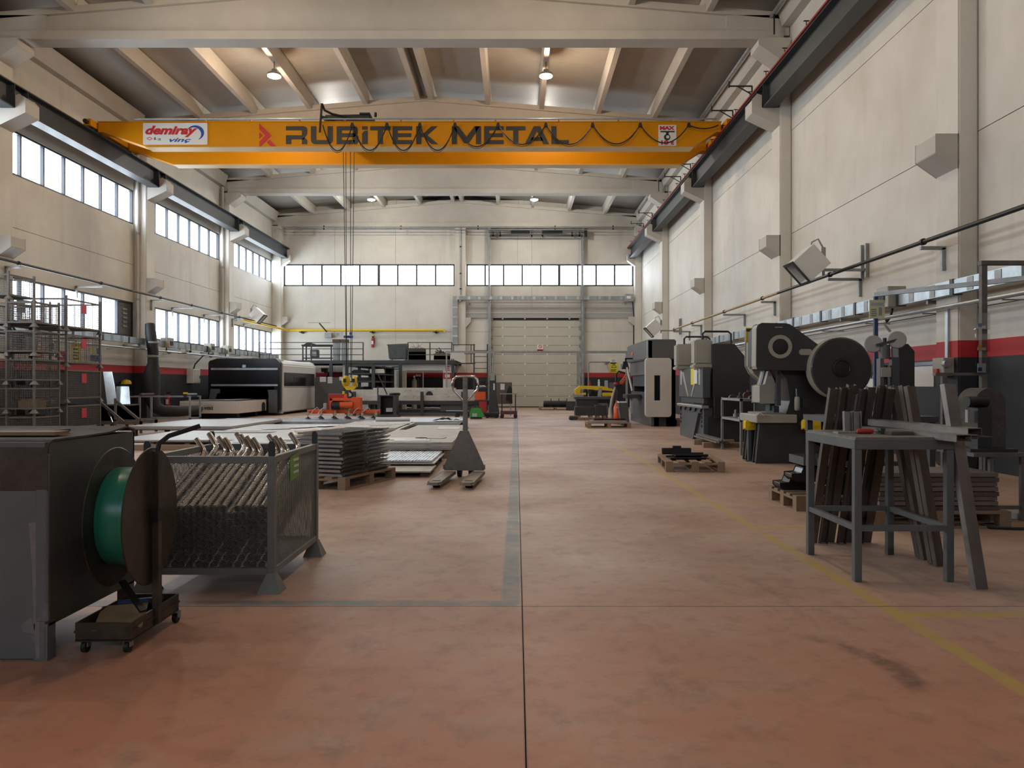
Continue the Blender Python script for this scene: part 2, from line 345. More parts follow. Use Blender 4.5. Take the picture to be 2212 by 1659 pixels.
# ---------- left wall
def wall_rows(name, xa, xb, rows, ybays, back):
    o = MB()
    for z0,z1 in rows: o.box(back[0],back[1],YB-.2,YF+.2,z0,z1)
    o = struct(o, name, M['joint'])
    for a,b in ybays:
        for z0,z1 in rows: part(B(xa,xb,a+.006,b-.006,z0+.006,z1-.006), 'panel', M['wall'], o)
    return o
yb = BAYS+[YF]
bays = [(yb[i],yb[i+1]) for i in range(7)]
wl = wall_rows('wall_left', XL-.17, XL, [(0,2.8),(3.94,5.2),(5.2,6.55),(7.68,10.45)], bays, (XL-.19,XL-.012))
wl_fill = MB()
for k,(a,b) in enumerate(bays):                    # solid piers between the windows, behind the columns
    for z0,z1 in (LOW,UPP): part(B(XL-.17,XL,a-.02,a+.62,z0,z1), 'pier', M['wall'], wl)
part(B(XL-.17,XL,YF-.3,YF,LOW[0],LOW[1]), 'pier', M['wall'], wl); part(B(XL-.17,XL,YF-.3,YF,UPP[0],UPP[1]), 'pier', M['wall'], wl)
for k in range(2,7):
    a = BAYS[k]+.62; b = bays[k][1]-(.02 if k < 6 else .3)
    for zz in (LOW,UPP): window('x', XL, a, b, zz[0], zz[1], 7, vent=(k == 4 and zz is LOW))
for k in range(2):
    for z0,z1 in (LOW,UPP): part(B(XL-.17,XL,BAYS[k]+.62,bays[k][1]-.02,z0,z1), 'panel', M['wall'], wl)
# ---------- right wall
wr = wall_rows('wall_right', XR, XR+.17, [(0,2.3),(2.3,4.8),(4.8,7.25),(7.25,10.45)], bays, (XR+.012,XR+.19))
# ---------- columns with corbels
def column(wall, side, y0):
    sx = (lambda d: XL+d) if side < 0 else (lambda d: XR-d)
    pr = .42 if side < 0 else .28
    def bx(d0,d1,*r): a,b = sorted((sx(d0),sx(d1))); return (a,b)+r
    c = part(B(*bx(0,pr,y0,y0+.6,0,9.45)), 'column', M['wall'], wall, bevel=.02)
    up = [(pr-.02,7.8),(pr+.43,7.8),(pr+.43,8.1),(pr+.53,8.13),(pr+.65,8.0),(pr+.65,7.7),(pr-.02,7.38)]
    part(MB().prism([(sx(d),z) for d,z in up], 'y', y0+.03, y0+.57), 'crane_corbel', M['conc'], c, bevel=.01)
    lo = [(pr-.02,4.76),(pr+.31,4.76),(pr+.31,4.5),(pr-.02,4.27)]
    part(MB().prism([(sx(d),z) for d,z in lo], 'y', y0+.02, y0+.58), 'corbel', M['conc'], c, bevel=.01)
    cp = [(0,9.45),(pr+.5,9.45),(pr+.5,9.3),(pr-.02,8.95)]
    part(MB().prism([(sx(d),z) for d,z in cp], 'y', y0-.02, y0+.62), 'capital', M['conc'], c, bevel=.01)
for y in BAYS:
    column(wl,-1,y); column(wr,1,y)
part(B(XL,XL+.5,YF-.45,YF,0,9.5), 'column', M['wall'], wl, bevel=.02)
part(B(XR-.36,XR,YF-.45,YF,0,9.5), 'column', M['wall'], wr, bevel=.02)
for wll,sx in ((wl,1),(wr,-1)):                    # corbels at the corner columns
    x0 = XL+.5 if sx > 0 else XR-.36
    part(MB().prism([(x0-.02*sx,7.8),(x0+.3*sx,7.8),(x0+.3*sx,8.1),(x0+.4*sx,8.0),(x0+.4*sx,7.7),(x0-.02*sx,7.4)], 'y', YF-.42, YF-.05), 'crane_corbel', M['conc'], wll)
    part(MB().prism([(x0-.02*sx,4.76),(x0+.31*sx,4.76),(x0+.31*sx,4.5),(x0-.02*sx,4.27)], 'y', YF-.42, YF-.05), 'corbel', M['conc'], wll)
# ---------- far wall
DX0, DX1, DZ = -1.33, 3.38, 4.7
wf = MB()
wf.box(XL-.2,DX0,YF+.012,YF+.19,0,6.41).box(DX1,XR+.2,YF+.012,YF+.19,0,6.41).box(DX0,DX1,YF+.012,YF+.19,DZ,6.41).box(XL-.2,XR+.2,YF+.012,YF+.19,7.56,11.4)
wf = struct(wf, 'wall_far', M['joint'])
def fp(x0,x1,z0,z1): part(B(x0+.005,x1-.005,YF,YF+.17,z0+.005,z1-.005), 'panel', M['wall'], wf)
cut = [-12.8,-9.6,-6.4,-3.2]
for i in range(3):
    for z0,z1 in ((0,4.0),(4.0,6.41),(7.56,9.6)): fp(cut[i],cut[i+1],z0,z1)
for z0,z1 in ((0,4.0),(4.0,6.41)): fp(-3.2,DX0,z0,z1); fp(DX1,XR,z0,z1)
fp(DX0,DX1,DZ,6.41)
for x0,x1 in ((-3.2,.05),(.05,3.3),(3.3,XR)): fp(x0,x1,7.56,9.6)
for i in range(6): fp(XL+i*3.225,XL+(i+1)*3.225,9.6,10.95)
for x0,x1 in ((XL,-12.3),(-3.28,-2.64),(6.16,XR)): part(B(x0,x1,YF,YF+.17,6.41,7.56), 'pier', M['wall'], wf)
part(B(-3.23,-2.67,YF-.3,YF,0,9.5), 'column', M['wall'], wf, bevel=.02)
part(MB().prism([(-2.67,4.72),(-2.4,4.72),(-2.4,4.5),(-2.67,4.2)], 'y', YF-.28, YF), 'corbel', M['conc'], wf)
part(B(-2.67,6.19,YF-.09,YF,4.72,5.28), 'lintel', M['lintel'], wf); part(B(-2.67,6.19,YF-.11,YF-.09,4.96,5.02), 'lintel_rib', M['conc'], wf)
window('y', YF, -12.3, -3.28, 6.41, 7.56, 9, thick=5); window('y', YF, -2.64, 6.16, 6.41, 7.56, 9, thick=5)
# ---------- back wall behind the viewer
wb = struct(B(XL-.2,XR+.2,YB-.3,YB,0,3.94).box(XL-.2,XR+.2,YB-.3,YB,7.56,11.2).box(XL-.2,XL+.5,YB-.3,YB,3.94,7.56).box(-3.28,-2.64,YB-.3,YB,3.94,7.56).box(6.16,XR+.2,YB-.3,YB,3.94,7.56).box(XL,XR,YB-.3,YB,3.94,6.41), 'wall_back', M['wall'])
for x0,x1 in ((-12.3,-3.28),(-2.64,6.16)):
    window('b', YB, x0, x1, 6.41, 7.56, 9)  # unseen windows, added to light the faces turned towards the viewer
# ---------- roof
ce = MB()
for s in (-1,1):
    xe = XL-.3 if s < 0 else XR+.3
    ce.hexa([(RID,YB-.3,roofz(RID)+.43),(xe,YB-.3,roofz(xe)+.43),(xe,YF+.3,roofz(xe)+.43),(RID,YF+.3,roofz(RID)+.43),
             (RID,YB-.3,roofz(RID)+.53),(xe,YB-.3,roofz(xe)+.53),(xe,YF+.3,roofz(xe)+.53),(RID,YF+.3,roofz(RID)+.53)])
ce = struct(ce, 'ceiling', M['joint'])
pm = {}
for s in (-1,1):                                   # corrugated sandwich panels laid from ridge to eaves
    xe = XL-.2 if s < 0 else XR+.2
    q = MB(); a,b = roofz(RID)+.32, roofz(xe)+.32; W = 1.036
    q.hexa([(RID,0,a),(xe,0,b),(xe,W,b),(RID,W,a),(RID,0,a+.1),(xe,0,b+.1),(xe,W,b+.1),(RID,W,a+.1)])
    me = q.mesh('roof_panel', M['roof'])
    for i in range(50):
        o = link('roof_panel', me); o.location = (0,YB+i*1.04,0); o.parent = ce
PX = [-10.67,-8.8,-6.94,-5.07,-3.32,-2.88,-.97,.84,2.75,4.62]
for x in PX:                                       # purlins, one per bay
    for a,b in bays:
        z = roofz(x)
        part(MB().prism([(x-.075,z-.13),(x+.075,z-.13),(x+.115,z+.31),(x-.115,z+.31)], 'y', a+.2, b+.18 if b < YF else YF), 'purlin', M['conc'], ce)
for k,y in enumerate(BAYS[1:]+[YF-.5]):            # roof girders: I-beams, double pitched
    yc = y+.3; xa,xb = (XL+.02,XR-.02); gz = 9.46
    g = MB().box(xa+.3,xb-.15,yc-.24,yc+.24,gz,gz+.2)
    zt = lambda x: roofz(x)-.14
    g.prism([(xa,gz+.15),(xb,gz+.15),(xb,zt(xb)),(RID,zt(RID)),(xa,zt(xa))], 'y', yc-.11, yc+.11)
    g.prism([(xa,zt(xa)-.02),(RID,zt(RID)-.02),(xb,zt(xb)-.02),(xb,roofz(xb)),(RID,roofz(RID)),(xa,roofz(xa))], 'y', yc-.2, yc+.2)
    for x0,x1 in ((xa,xa+1.5),(xb-1.5,xb)): g.box(x0,x1,yc-.2,yc+.2,gz+.1,roofz(XL)-.05)
    part(g, 'roof_girder', M['conc'], ce)
for s,x0 in ((-1,XL),(1,XR)):                      # eaves gutter beams, per bay
    for a,b in bays:
        d = -s
        part(MB().prism([(x0,9.75),(x0+.22*d,9.75),(x0+.36*d,10.22),(x0,10.4)], 'y', a+.56, b+.04), 'gutter_beam', M['conc'], ce)
# ---------- sectional door in the far wall
dz = [0.02]+[FZ(y,YF) for y in (856,833,809,785,765.6,746,726.6,707)]+[DZ]
d1 = struct(B(DX0-.02,DX1+.02,YF+.08,YF+.14,0,DZ), 'door_1', M['joint'])
for i in range(9): 
    pn = part(B(DX0,DX1,YF+.0,YF+.07,dz[i]+.004,dz[i+1]-.004), 'panel', M['doorp'], d1, bevel=.012)
    zz = dz[i+1]
    h = MB()
    for j in range(4): x = DX0+(j+.5)*(DX1-DX0)/4; h.box(x-.04,x+.04,YF-.025,YF+.002,zz-.05,zz+.03)
    part(h, 'hinge', M['white'], pn)
    h = MB().box(DX0-.02,DX0+.09,YF-.05,YF+.002,zz-.12,zz+.06).box(DX1-.09,DX1+.02,YF-.05,YF+.002,zz-.12,zz+.06)
    part(h, 'roller_bracket', M['galvdk'], pn)
part(B(DX0,DX1,YF-.02,YF+.05,DZ-.1,DZ+.03), 'top_seal', M['black'], d1); part(B(DX0,DX1,YF-.015,YF+.05,0,.05), 'bottom_seal', M['black'], d1)
for x in (DX0-.09,DX1+.09):
    part(B(x-.07,x+.03,YF-.32,YF-.24,.02,9.62).box(x-.07,x-.05,YF-.3,YF-.02,.02,9.62), 'track', M['galvdk'], d1)
    part(B(x+.05,x+.07,YF-.3,YF-.22,.02,9.62), 'track_lip', M['galv'], d1)
fr = MB(); z0,z1 = FZ(514,YF), FZ(499,YF)
fr.box(DX0-.05,DX1+.05,YF-.4,YF-.32,z0,z0+.09).box(DX0-.05,DX1+.05,YF-.4,YF-.32,z1-.06,z1)
for t in (.02,.1,.45,.57,.9,.98): x = DX0+t*(DX1-DX0); fr.box(x-.04,x+.04,YF-.4,YF-.32,z0,z1)
part(fr, 'spring_frame', M['steel_dk'], d1)
for a,b in ((.22,.43),(.57,.79)):
    part(MB().cyl((DX0+a*(DX1-DX0),YF-.44,z1-.12),(DX0+b*(DX1-DX0),YF-.44,z1-.12),.1,n=16), 'torsion_spring', M['blackm'], d1, smooth=True)
part(MB().cyl((DX0-.1,YF-.44,z1-.1),(DX1+.15,YF-.44,z1-.1),.025,n=8), 'torsion_shaft', M['galvdk'], d1)
part(B(DX1+.16,DX1+.3,YF-.5,YF-.3,z0,z1+.02), 'door_motor', M['blackm'], d1)
part(MB().tube([(DX0-.15,YF-.35,9.62),(DX1+.15,YF-.35,9.62)],.02,6), 'top_rail', M['galv'], d1)
part(MB().tube([(FX(1149,YF-.4),YF-.38,8.9),(FX(1149,YF-.4),YF-.38,4.9)],.008,5), 'pull_cord', M['galvdk'], d1)
# ================================================================ lamps
def lamp(x, y, z=10.02, label='', grp='high bay lamps under the purlins'):
    t = thing('high_bay_lamp', label, 'lamp', (x,y,z), grp)
    part(MB().lathe([(.045,.20),(.075,.2),(.09,.10),(.19,.085),(.2,.03),(.19,.02)], (x,y,z), n=20), 'housing', M['galvdk'], t, smooth=True)
    part(MB().lathe([(.18,.02),(.185,.0),(.12,-.03),(.02,-.045)], (x,y,z), n=20), 'lens', M['lens'], t, smooth=True)
    part(MB().tube([(x,y,z+.2),(x,y,roofz(x)-.1)], .012, 6), 'hanger', M['blackm'], t)
    la = bpy.data.lights.new('lamp_bulb', 'POINT'); la.energy = LAMP_W*(1.25 if y > 28 else 1.); la.color = (1,.94,.84) if y > 28 else LAMP_COL; la.shadow_soft_size = .12
    lo = bpy.data.objects.new('lamp_bulb', la); COL.objects.link(lo); lo.location = (0,0,-.2); lo.parent = t
near = {True:'left of the ridge', False:'right of the ridge'}
for k,y in enumerate((7.2,14.6,22,29.4,36.7)):
    where = ['over the entrance end','in the bay before the crane','above the crane bridge','in the bay behind the crane','in the last bay before the door'][k]
    lamp(-6.94,y,label='lit high bay lamp %s, window wall side' % where)
    lamp(.84,y,label='lit high bay lamp %s, plain wall side' % where)
# ================================================================ crane runway
def runway(x0, x1, side, label):
    y0, y1 = YB+.1, YF-.02; zb, zt = 7.8, 8.4; xc = (x0+x1)/2
    t = thing('crane_runway_beam', label, 'beam', (xc,y0,zb))
    part(B(x0,x1,y0,y1,zb,zb+.03), 'bottom_flange', M['steel_dk'], t)
    part(B(xc-.012,xc+.012,y0,y1,zb+.03,zt-.03), 'web', M['steel_dk'], t)
    part(B(x0,x1,y0,y1,zt-.03,zt), 'top_flange', M['steel_dk'], t)
    part(B(xc-.03,xc+.03,y0,y1,zt,zt+.05), 'rail', M['steel'], t)
    st = None
    for k,y in enumerate(BAYS[1:]):
        for dy in (.05,.55):
            q = part(B(x0+.01,x1-.01,y+dy-.008,y+dy+.008,zb+.03,zt-.03), 'stiffener', M['steel_dk'], t)
    return t
RLX, RRX = -12.13, 6.035
runway(-12.3,-11.97,-1,'dark grey steel crane runway beam on corbels above the window wall')
rb = runway(5.87,6.2,1,'dark grey steel crane runway beam with red conductor line on plain wall')
part(B(5.83,5.87,YB+.1,YF-.02,8.4,8.44), 'conductor_line', M['redoxide'], rb)
st = None
for i in range(30):
    y = 3+i*1.25
    if st is None: st = part(B(5.835,5.85,y-.008,y+.008,8.44,8.53).box(5.79,5.9,y-.015,y+.015,8.53,8.545), 'conductor_clip', M['blackm'], rb); y00 = y
    else: child_copy(st,(0,y-y00,0),rb)
for y in (19.1,20.8,25.85,27.4,33.2,35.4):
    part(MB().bar((5.27,y,8.62),(5.85,y,8.62),.03,.03).bar((5.85,y,8.62),(5.85,y,8.42),.03,.03).bar((5.5,y,8.61),(5.83,y,8.42),.022,.022).bar((5.28,y,8.58),(5.28,y,8.74),.025,.025), 'conductor_bracket', M['blackm'], rb)
# ================================================================ overhead crane
CYF, CZB, CZT = 22.0, 8.0, 8.74
S = F/CYF
t = thing('bridge_crane', 'yellow double girder bridge crane spanning the hall under the roof', 'crane', ((RLX+RRX)/2,23,8.45))
def girder(y0,y1):
    pts = [(-11.99,CZT-.02),(-11.99,8.44),(-11.85,8.44),(-10.62,CZB+.02),(5.06,CZB+.02),(5.72,8.44),(5.86,8.44),(5.86,CZT-.02)]
    g = part(MB().prism(pts,'y',y0+.02,y1-.02), 'box_girder', M['yellow'], t)
    part(B(-12.0,5.87,y0-.012,y1+.012,CZT-.02,CZT), 'top_plate', M['yellow'], g)
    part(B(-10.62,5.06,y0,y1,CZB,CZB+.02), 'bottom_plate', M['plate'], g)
    part(B(-11.9,5.8,(y0+y1)/2-.02,(y0+y1)/2+.02,CZT,CZT+.04), 'trolley_rail', M['steel'], g)
    return g
g1 = girder(22.0,22.44); g2 = girder(23.75,24.15)
for x in (RLX,RRX):
    e = part(B(x-.11,x+.11,21.7,24.5,8.52,8.72), 'end_carriage', M['yellow'], t, bevel=.01)
    for y in (22.0,24.2): part(MB().cyl((x-.05,y,8.575),(x+.05,y,8.575),.125,n=20), 'wheel', M['steel_dk'], e, smooth=True)
    for y,s in ((21.7,-1),(24.5,1)): part(MB().cyl((x,y,8.62),(x,y+.12*s,8.62),.06,n=12), 'buffer', M['black'], e)
# festoon rail in front of the girder
part(MB().tube([(-10.9,21.9,CZT+.035),(5.7,21.9,CZT+.035)],.022,8), 'festoon_rail', M['galv'], t, smooth=True)
for x in (-8.9,-7.6,-6.2,-4.9,-3.3,-1.8,-.6,1.2,2.9,4.4): part(B(x-.02,x+.02,21.9,22.1,CZT,CZT+.02), 'rail_clip', M['yellow'], t)
pk = [697,761,836,907,983,1076,1179,1280,1383,1488,1552]; sag = [326,325,325,325,317,312,312,311,309,278]
for i in range(10):
    a,b = FX(pk[i],21.86), FX(pk[i+1],21.86); za = FZ(270,21.86); zb_ = FZ(sag[i],21.86)
    if i == 0: za0 = FZ(272,21.86)
    for k,dzz in enumerate((0,-.06)):
        p = []
        for j in range(13):
            u = j/12; p.append((a+(b-a)*u,21.86-.02*k,za+(zb_+dzz-za)*(1-(2*u-1)**2)))
        if k == 0 or i < 8: part(MB().tube(p,.017 if k == 0 else .008,6), 'festoon_cable', M['black'], t, smooth=True)
    if i: part(MB().prism([(a-.06,za-.06),(a+.06,za-.06),(a+.03,za+.06),(a-.03,za+.06)],'y',21.83,21.9), 'cable_trolley', M['black'], t)
# ---- lettering on the girder
LY0, LY1 = 22.004, 22.022
def L2(p): return [(FX(x,CYF),FZ(y,CYF)) for x,y in p]
def glyph(polys, m, name='letter', y0=LY0, y1=LY1):
    q = MB()
    for p in polys: q.prism(L2(p),'y',y0,y1)
    return part(q, name, m, t)
T0, T1 = 272.5, 311.0
def bx(x0,x1,y0,y1): return [(x0,y0),(x1,y0),(x1,y1),(x0,y1)]
def ltr(c,x0,x1):
    w_ = x1-x0; st = 11.0; h = T1-T0; hb = 8.6; mid = (T0+T1)/2
    if c == 'R': return [[(x0,T0),(x1-7,T0),(x1-2,T0+2),(x1,T0+6),(x1-st,T0+hb+2),(x1-st-2,T0+hb),(x0,T0+hb)], [(x1,T0+6),(x1,T0+17),(x1-5,T0+23),(x1-st,T0+19.5),(x1-st,T0+hb+2)],
        [(x0,T0+19.5),(x1-st,T0+19.5),(x1-5,T0+23),(x1-6,T0+28.2),(x0,T0+28.2)], bx(x0,x0+st,T0+28,T1), [(x1-st,T0+28.2),(x1-6,T0+24),(x1,T0+30),(x1,T1),(x1-st,T1)]]
    if c == 'U': return [[(x0,T0),(x0+st,T0),(x0+st,T1-hb-2),(x0+st+2,T1-hb),(x0+7,T1),(x0+2,T1-3),(x0,T1-8)], [(x1,T0),(x1-st,T0),(x1-st,T1-hb-2),(x1-st-2,T1-hb),(x1-7,T1),(x1-2,T1-3),(x1,T1-8)], [(x0+st+2,T1-hb),(x1-st-2,T1-hb),(x1-7,T1),(x0+7,T1)]]
    if c == 'B': return [bx(x0,x0+st,T0,T1), bx(x0+st,x1-8,T0,T0+hb), bx(x0+st,x1-8,mid-4,mid+4), bx(x0+st,x1-8,T1-hb,T1),
        [(x1-8,T0),(x1-2.5,T0+3),(x1-1.5,T0+8),(x1-2,mid-3),(x1-8,mid+4),(x1-12,mid-4),(x1-12,T0+hb)], [(x1-8,mid-4),(x1-1,mid+2),(x1,mid+7),(x1,T1-6),(x1-4,T1),(x1-8,T1),(x1-12,T1-hb),(x1-12,mid+4)]]
    if c == 'i': return [bx(x0,x1,T0,T0+7), [(x0,T0+15.5),(x0+6,T0+9.5),(x1,T0+9.5),(x1,T1),(x0,T1)]]
    if c == 'T': m_ = (x0+x1)/2; return [bx(x0,x1,T0,T0+hb), bx(m_-st/2,m_+st/2,T0+hb,T1)]
    if c == 'E': return [bx(x0,x0+st,T0,T1), bx(x0+st,x1,T0,T0+hb), bx(x0+st,x1-2,mid-4,mid+4), bx(x0+st,x1,T1-hb,T1)]
    if c == 'K': return [bx(x0,x0+st,T0,T1), [(x0+st,mid-4),(x0+st+5,mid-4),(x1-14,T0),(x1-1,T0),(x0+st+13,mid),(x1,T1),(x1-14,T1),(x0+st+5,mid+4),(x0+st,mid+4)]]
    if c == 'M': m_ = (x0+x1)/2; return [[(x0,T0),(x0+st+2,T0),(x0+st,T0+14),(x0+st,T1),(x0,T1)], [(x1,T0),(x1-st-2,T0),(x1-st,T0+14),(x1-st,T1),(x1,T1)], [(x0+2,T0),(x0+st+3,T0),(m_,T1-16),(x1-st-3,T0),(x1-2,T0),(m_+5,T1-2),(m_-5,T1-2)]]
    if c == 'A': m_ = (x0+x1)/2; return [[(m_-7,T0),(m_,T0),(m_,T0+10),(x0+12.5,T1),(x0,T1)], [(m_+7,T0),(m_,T0),(m_,T0+10),(x1-12.5,T1),(x1,T1)], [(m_-10,T1-15),(m_+10,T1-15),(m_+14,T1-7),(m_-14,T1-7)]]
    if c == 'L': return [bx(x0,x0+st,T0,T1), bx(x0+st,x1,T1-hb,T1)]
for c,x0,x1 in (('R',617.5,663),('U',671.5,718.5),('B',727,774),('i',782,794),('T',799.5,843),('E',848,890),('K',899,946),('M',976,1039),('E',1045.5,1088),('T',1093,1135),('A',1133.5,1186),('L',1191,1229)):
    glyph(ltr(c,x0,x1), M['textdk'])
glyph([[(560,267),(585.5,292.5),(573,292.5),(560,279)],[(560,318),(585.5,292.5),(573,292.5),(560,306)],[(560,285),(567,292),(560,299)],[(576,307),(581.7,301.5),(597.5,317.5),(586.5,317.5)]], M['signred'], 'emblem')
# maker's plate
p1 = part(MB().prism(rrect(FX(309,CYF),FX(448,CYF),FZ(312.5,CYF),FZ(265.5,CYF),.03),'y',21.995,22.02), 'maker_plate', M['white'], t)
def on(px,py): return (FX(px,CYF),21.992,FZ(py,CYF))
text('demiray',.3,M['signred'],'lettering',p1,on(314,296.5),bold=.014,shear=.35,width=FX(427,CYF)-FX(314,CYF),height=.33)
text('vinç',.3,M['signblue'],'lettering',p1,on(366,309),bold=.007,shear=.35,width=FX(413,CYF)-FX(366,CYF),height=.145)
sw_o = []; 
q = MB(); N_ = 22
for j in range(N_):
    a0 = math.radians(150-220*j/N_); a1 = math.radians(150-220*(j+1)/N_)
    def sp(a,k): u = k/N_; wdt = 7.5*math.sin(PI*min(1,max(0,u)))**.8+.2; cx,cy = 424,287; return (cx+19*math.cos(a)-2,cy-16*math.sin(a)),(cx+(19-wdt)*math.cos(a)-2,cy-(16-wdt*.75)*math.sin(a))
    (o0,i0),(o1,i1) = sp(a0,j),sp(a1,j+1); q.prism(L2([o0,o1,i1,i0]),'y',21.990,21.996)
part(q,'swoosh',M['signblue'],p1)
q = MB().ring(L2([(317,299.5),(323.5,295.5),(330,299.5),(323.5,303.5)]),L2([(319,299.5),(323.5,296.8),(328,299.5),(323.5,302.2)]),'y',21.990,21.996)
part(q,'diamond_mark',M['signred'],p1)
q = MB().ring(L2([(332,302),(335,295.5),(338,302)]),L2([(334,301),(335,298.5),(336,301)]),'y',21.990,21.996); part(q,'triangle_mark',M['textdk'],p1)
text('CE',.1,M['textdk'],'lettering',p1,on(341,303.5),bold=.004,width=.09)
# load plate
p2 = part(MB().prism(rrect(FX(1422.5,CYF),FX(1461,CYF),FZ(315,CYF),FZ(270,CYF),.015),'y',21.995,22.02), 'load_plate', M['white'], t)
text('MAX',.2,M['signred'],'lettering',p2,on(1425,280.8),bold=.014,width=FX(1457.5,CYF)-FX(1425,CYF),height=.11)
text('10 t',.2,M['signred'],'lettering',p2,on(1428,313),bold=.01,width=FX(1456,CYF)-FX(1428,CYF),height=.13)
q = MB().prism(L2(bx(1426.5,1457,283,286)),'y',21.99,21.996).prism(L2([(1438,286),(1445,286),(1443,292),(1440,292)]),'y',21.99,21.996)
ou = circ(1441,296.5,7,16); inn = circ(1442.2,295.8,3.6,16); q.ring(L2(ou),L2(inn),'y',21.99,21.996)
part(q,'hook_symbol',M['textdk'],p2)
# ---- hoist trolley on the girders
ht = thing('hoist_trolley', 'dark hoist trolley riding on the yellow crane girders', 'hoist', (-4.9,23,8.79))
part(B(-5.5,-4.1,22.15,24.0,8.79,8.86), 'frame', M['blackm'], ht)
part(MB().prism([(FX(705,22.6),8.86),(FX(803,22.6),8.86),(FX(800,22.6),8.95),(FX(797,22.6),9.1),(FX(706,22.6),9.08),(FX(702,22.6),8.98)],'y',22.5,23.2), 'motor_casing', M['blackm'], ht, bevel=.02)
part(MB().cyl((-5.3,23.5,9.06),(-4.3,23.5,9.06),.17,n=18), 'rope_drum', M['dkbox'], ht, smooth=True)
part(B(-4.6,-4.3,22.5,22.9,9.1,9.17), 'terminal_box', M['black'], ht); part(MB().cyl((-4.15,22.6,9.08),(-4.15,22.6,9.2),.04,n=8), 'limit_switch', M['black'], ht)
ax = FX(691,21.85)
part(MB().bar((ax,21.84,FZ(286,21.85)),(ax+.06,21.84,FZ(224,21.85)),.05,.05), 'cable_arm', M['black'], ht)
part(MB().tube([(ax+.06,21.84,FZ(224,21.85)),(ax+.12,21.9,9.02),(ax+.3,22.1,8.98),(ax+.75,22.5,9.0),(-4.9,22.6,9.05)],.035,8), 'cable_hose', M['black'], ht, smooth=True)
part(MB().bar((ax+.03,21.87,8.83),(ax+.5,22.3,8.83),.06,.05), 'arm_bracket', M['black'], ht)
HY = 23.1
for px,yy in ((741,22.85),(747,23.2),(757,22.95),(765.5,23.3)):
    xt = FX(px,yy); xb_ = -5.0+(xt+4.98)*.62
    part(MB().tube([(xt,yy,8.8),(xb_,HY,1.42)],.011,6), 'wire_rope', M['wire'], ht)
hb = thing('hook_block', 'yellow twin sheave hook block hanging on wire ropes', 'hook block', (-5.0,HY,1.0))
for s in (-1,1):
    x = -5.0+s*.13
    part(MB().lathe([(.03,-.06),(.15,-.055),(.17,-.03),(.17,.03),(.15,.055),(.03,.06)],(x,HY,1.30),(1,.35*s,0),n=20), 'sheave_guard', M['yellowp'], hb, smooth=True)
    part(B(x-.04,x+.04,HY-.2,HY-.16,1.27,1.38), 'rope_slot', M['black'], hb)
part(MB().prism([(-5.2,1.16),(-4.8,1.16),(-4.9,1.04),(-5.1,1.04)],'y',HY-.08,HY+.08), 'crosshead', M['yellowp'], hb)
hk = [(-5.0,HY,1.06)]+[(-5.02+.085*math.cos(a),HY,.90+.085*math.sin(a)) for a in [math.radians(90-i*26) for i in range(11)]]
part(MB().tube(hk,[.03]+[.032]*8+[.028,.022,.012],8), 'hook', M['blackm'], hb, smooth=True)
# ---- vacuum lifter hanging below
LYv = 23.1
vl = thing('vacuum_lifter', 'orange vacuum lifter with motor and suction cups under crane hook', 'lifter', (-5.0,LYv,.2))
def vx(px): return FX(px,LYv)
def vz(py): return FZ(py,LYv)
bm_ = part(B(vx(669),vx(821),LYv-.06,LYv+.06,vz(893),vz(885)), 'main_beam', M['orange'], vl, bevel=.008)
fr = MB().box(vx(714),vx(720),LYv-.12,LYv+.12,vz(885),vz(860)).box(vx(714),vx(764),LYv-.12,LYv+.12,vz(866),vz(860)).box(vx(761),vx(781),LYv-.14,LYv+.14,vz(885),vz(858))
part(fr,'frame',M['orange'],vl,bevel=.01)
part(MB().prism([(vx(742),vz(860)),(vx(751),vz(860)),(vx(749),vz(851)),(vx(744),vz(851))],'y',LYv-.03,LYv+.03),'lifting_eye',M['orange'],vl)
part(MB().cyl((vx(737),LYv-.14,vz(875)),(vx(765),LYv-.14,vz(875)),.1,n=20),'vacuum_pump',M['orange'],vl,smooth=True)
part(MB().cyl((vx(719),LYv-.14,vz(876)),(vx(737),LYv-.14,vz(876)),.115,n=20),'motor',M['blackm'],vl,smooth=True)
part(B(vx(706),vx(740),LYv+.16,LYv+.45,vz(883),vz(851)),'control_box',M['red'],vl,bevel=.01)
part(MB().cyl((vx(737.5),LYv+.3,vz(851)),(vx(737.5),LYv+.3,vz(845)),.035,n=10),'beacon',M['signyel'],vl)
part(B(vx(700),vx(707),LYv-.1,LYv+.02,vz(885),vz(871)),'filter',M['beige'],vl,bevel=.01)
for py_,dy in ((0,-.35),(1,.35)):
    for i in range(6):
        x = vx(672+i*29+(0 if py_ == 0 else 14)); 
        if x > vx(818): continue
        a = part(MB().bar((x,LYv,vz(889)),(x,LYv+dy,vz(889)),.04,.04),'cross_arm',M['orange'],vl)
        part(MB().cyl((x,LYv+dy,.235),(x,LYv+dy,vz(886)),.014,n=8).box(x-.035,x+.035,LYv+dy-.03,LYv+dy+.03,.30,.36),'cup_stem',M['beige'],vl)
        part(MB().lathe([(.09,.0),(.08,.015),(.04,.04),(.02,.06)],(x,LYv+dy,.19),n=16),'suction_cup',M['black'],vl,smooth=True)
for px0 in (690,705,780,800):
    x = vx(px0); part(MB().tube([(x,LYv-.06,vz(884)),(x-.04,LYv-.12,vz(880)),(x-.14,LYv-.2,vz(886)),(x-.17,LYv-.3,vz(893))],.01,6),'air_hose',M['white'],vl)
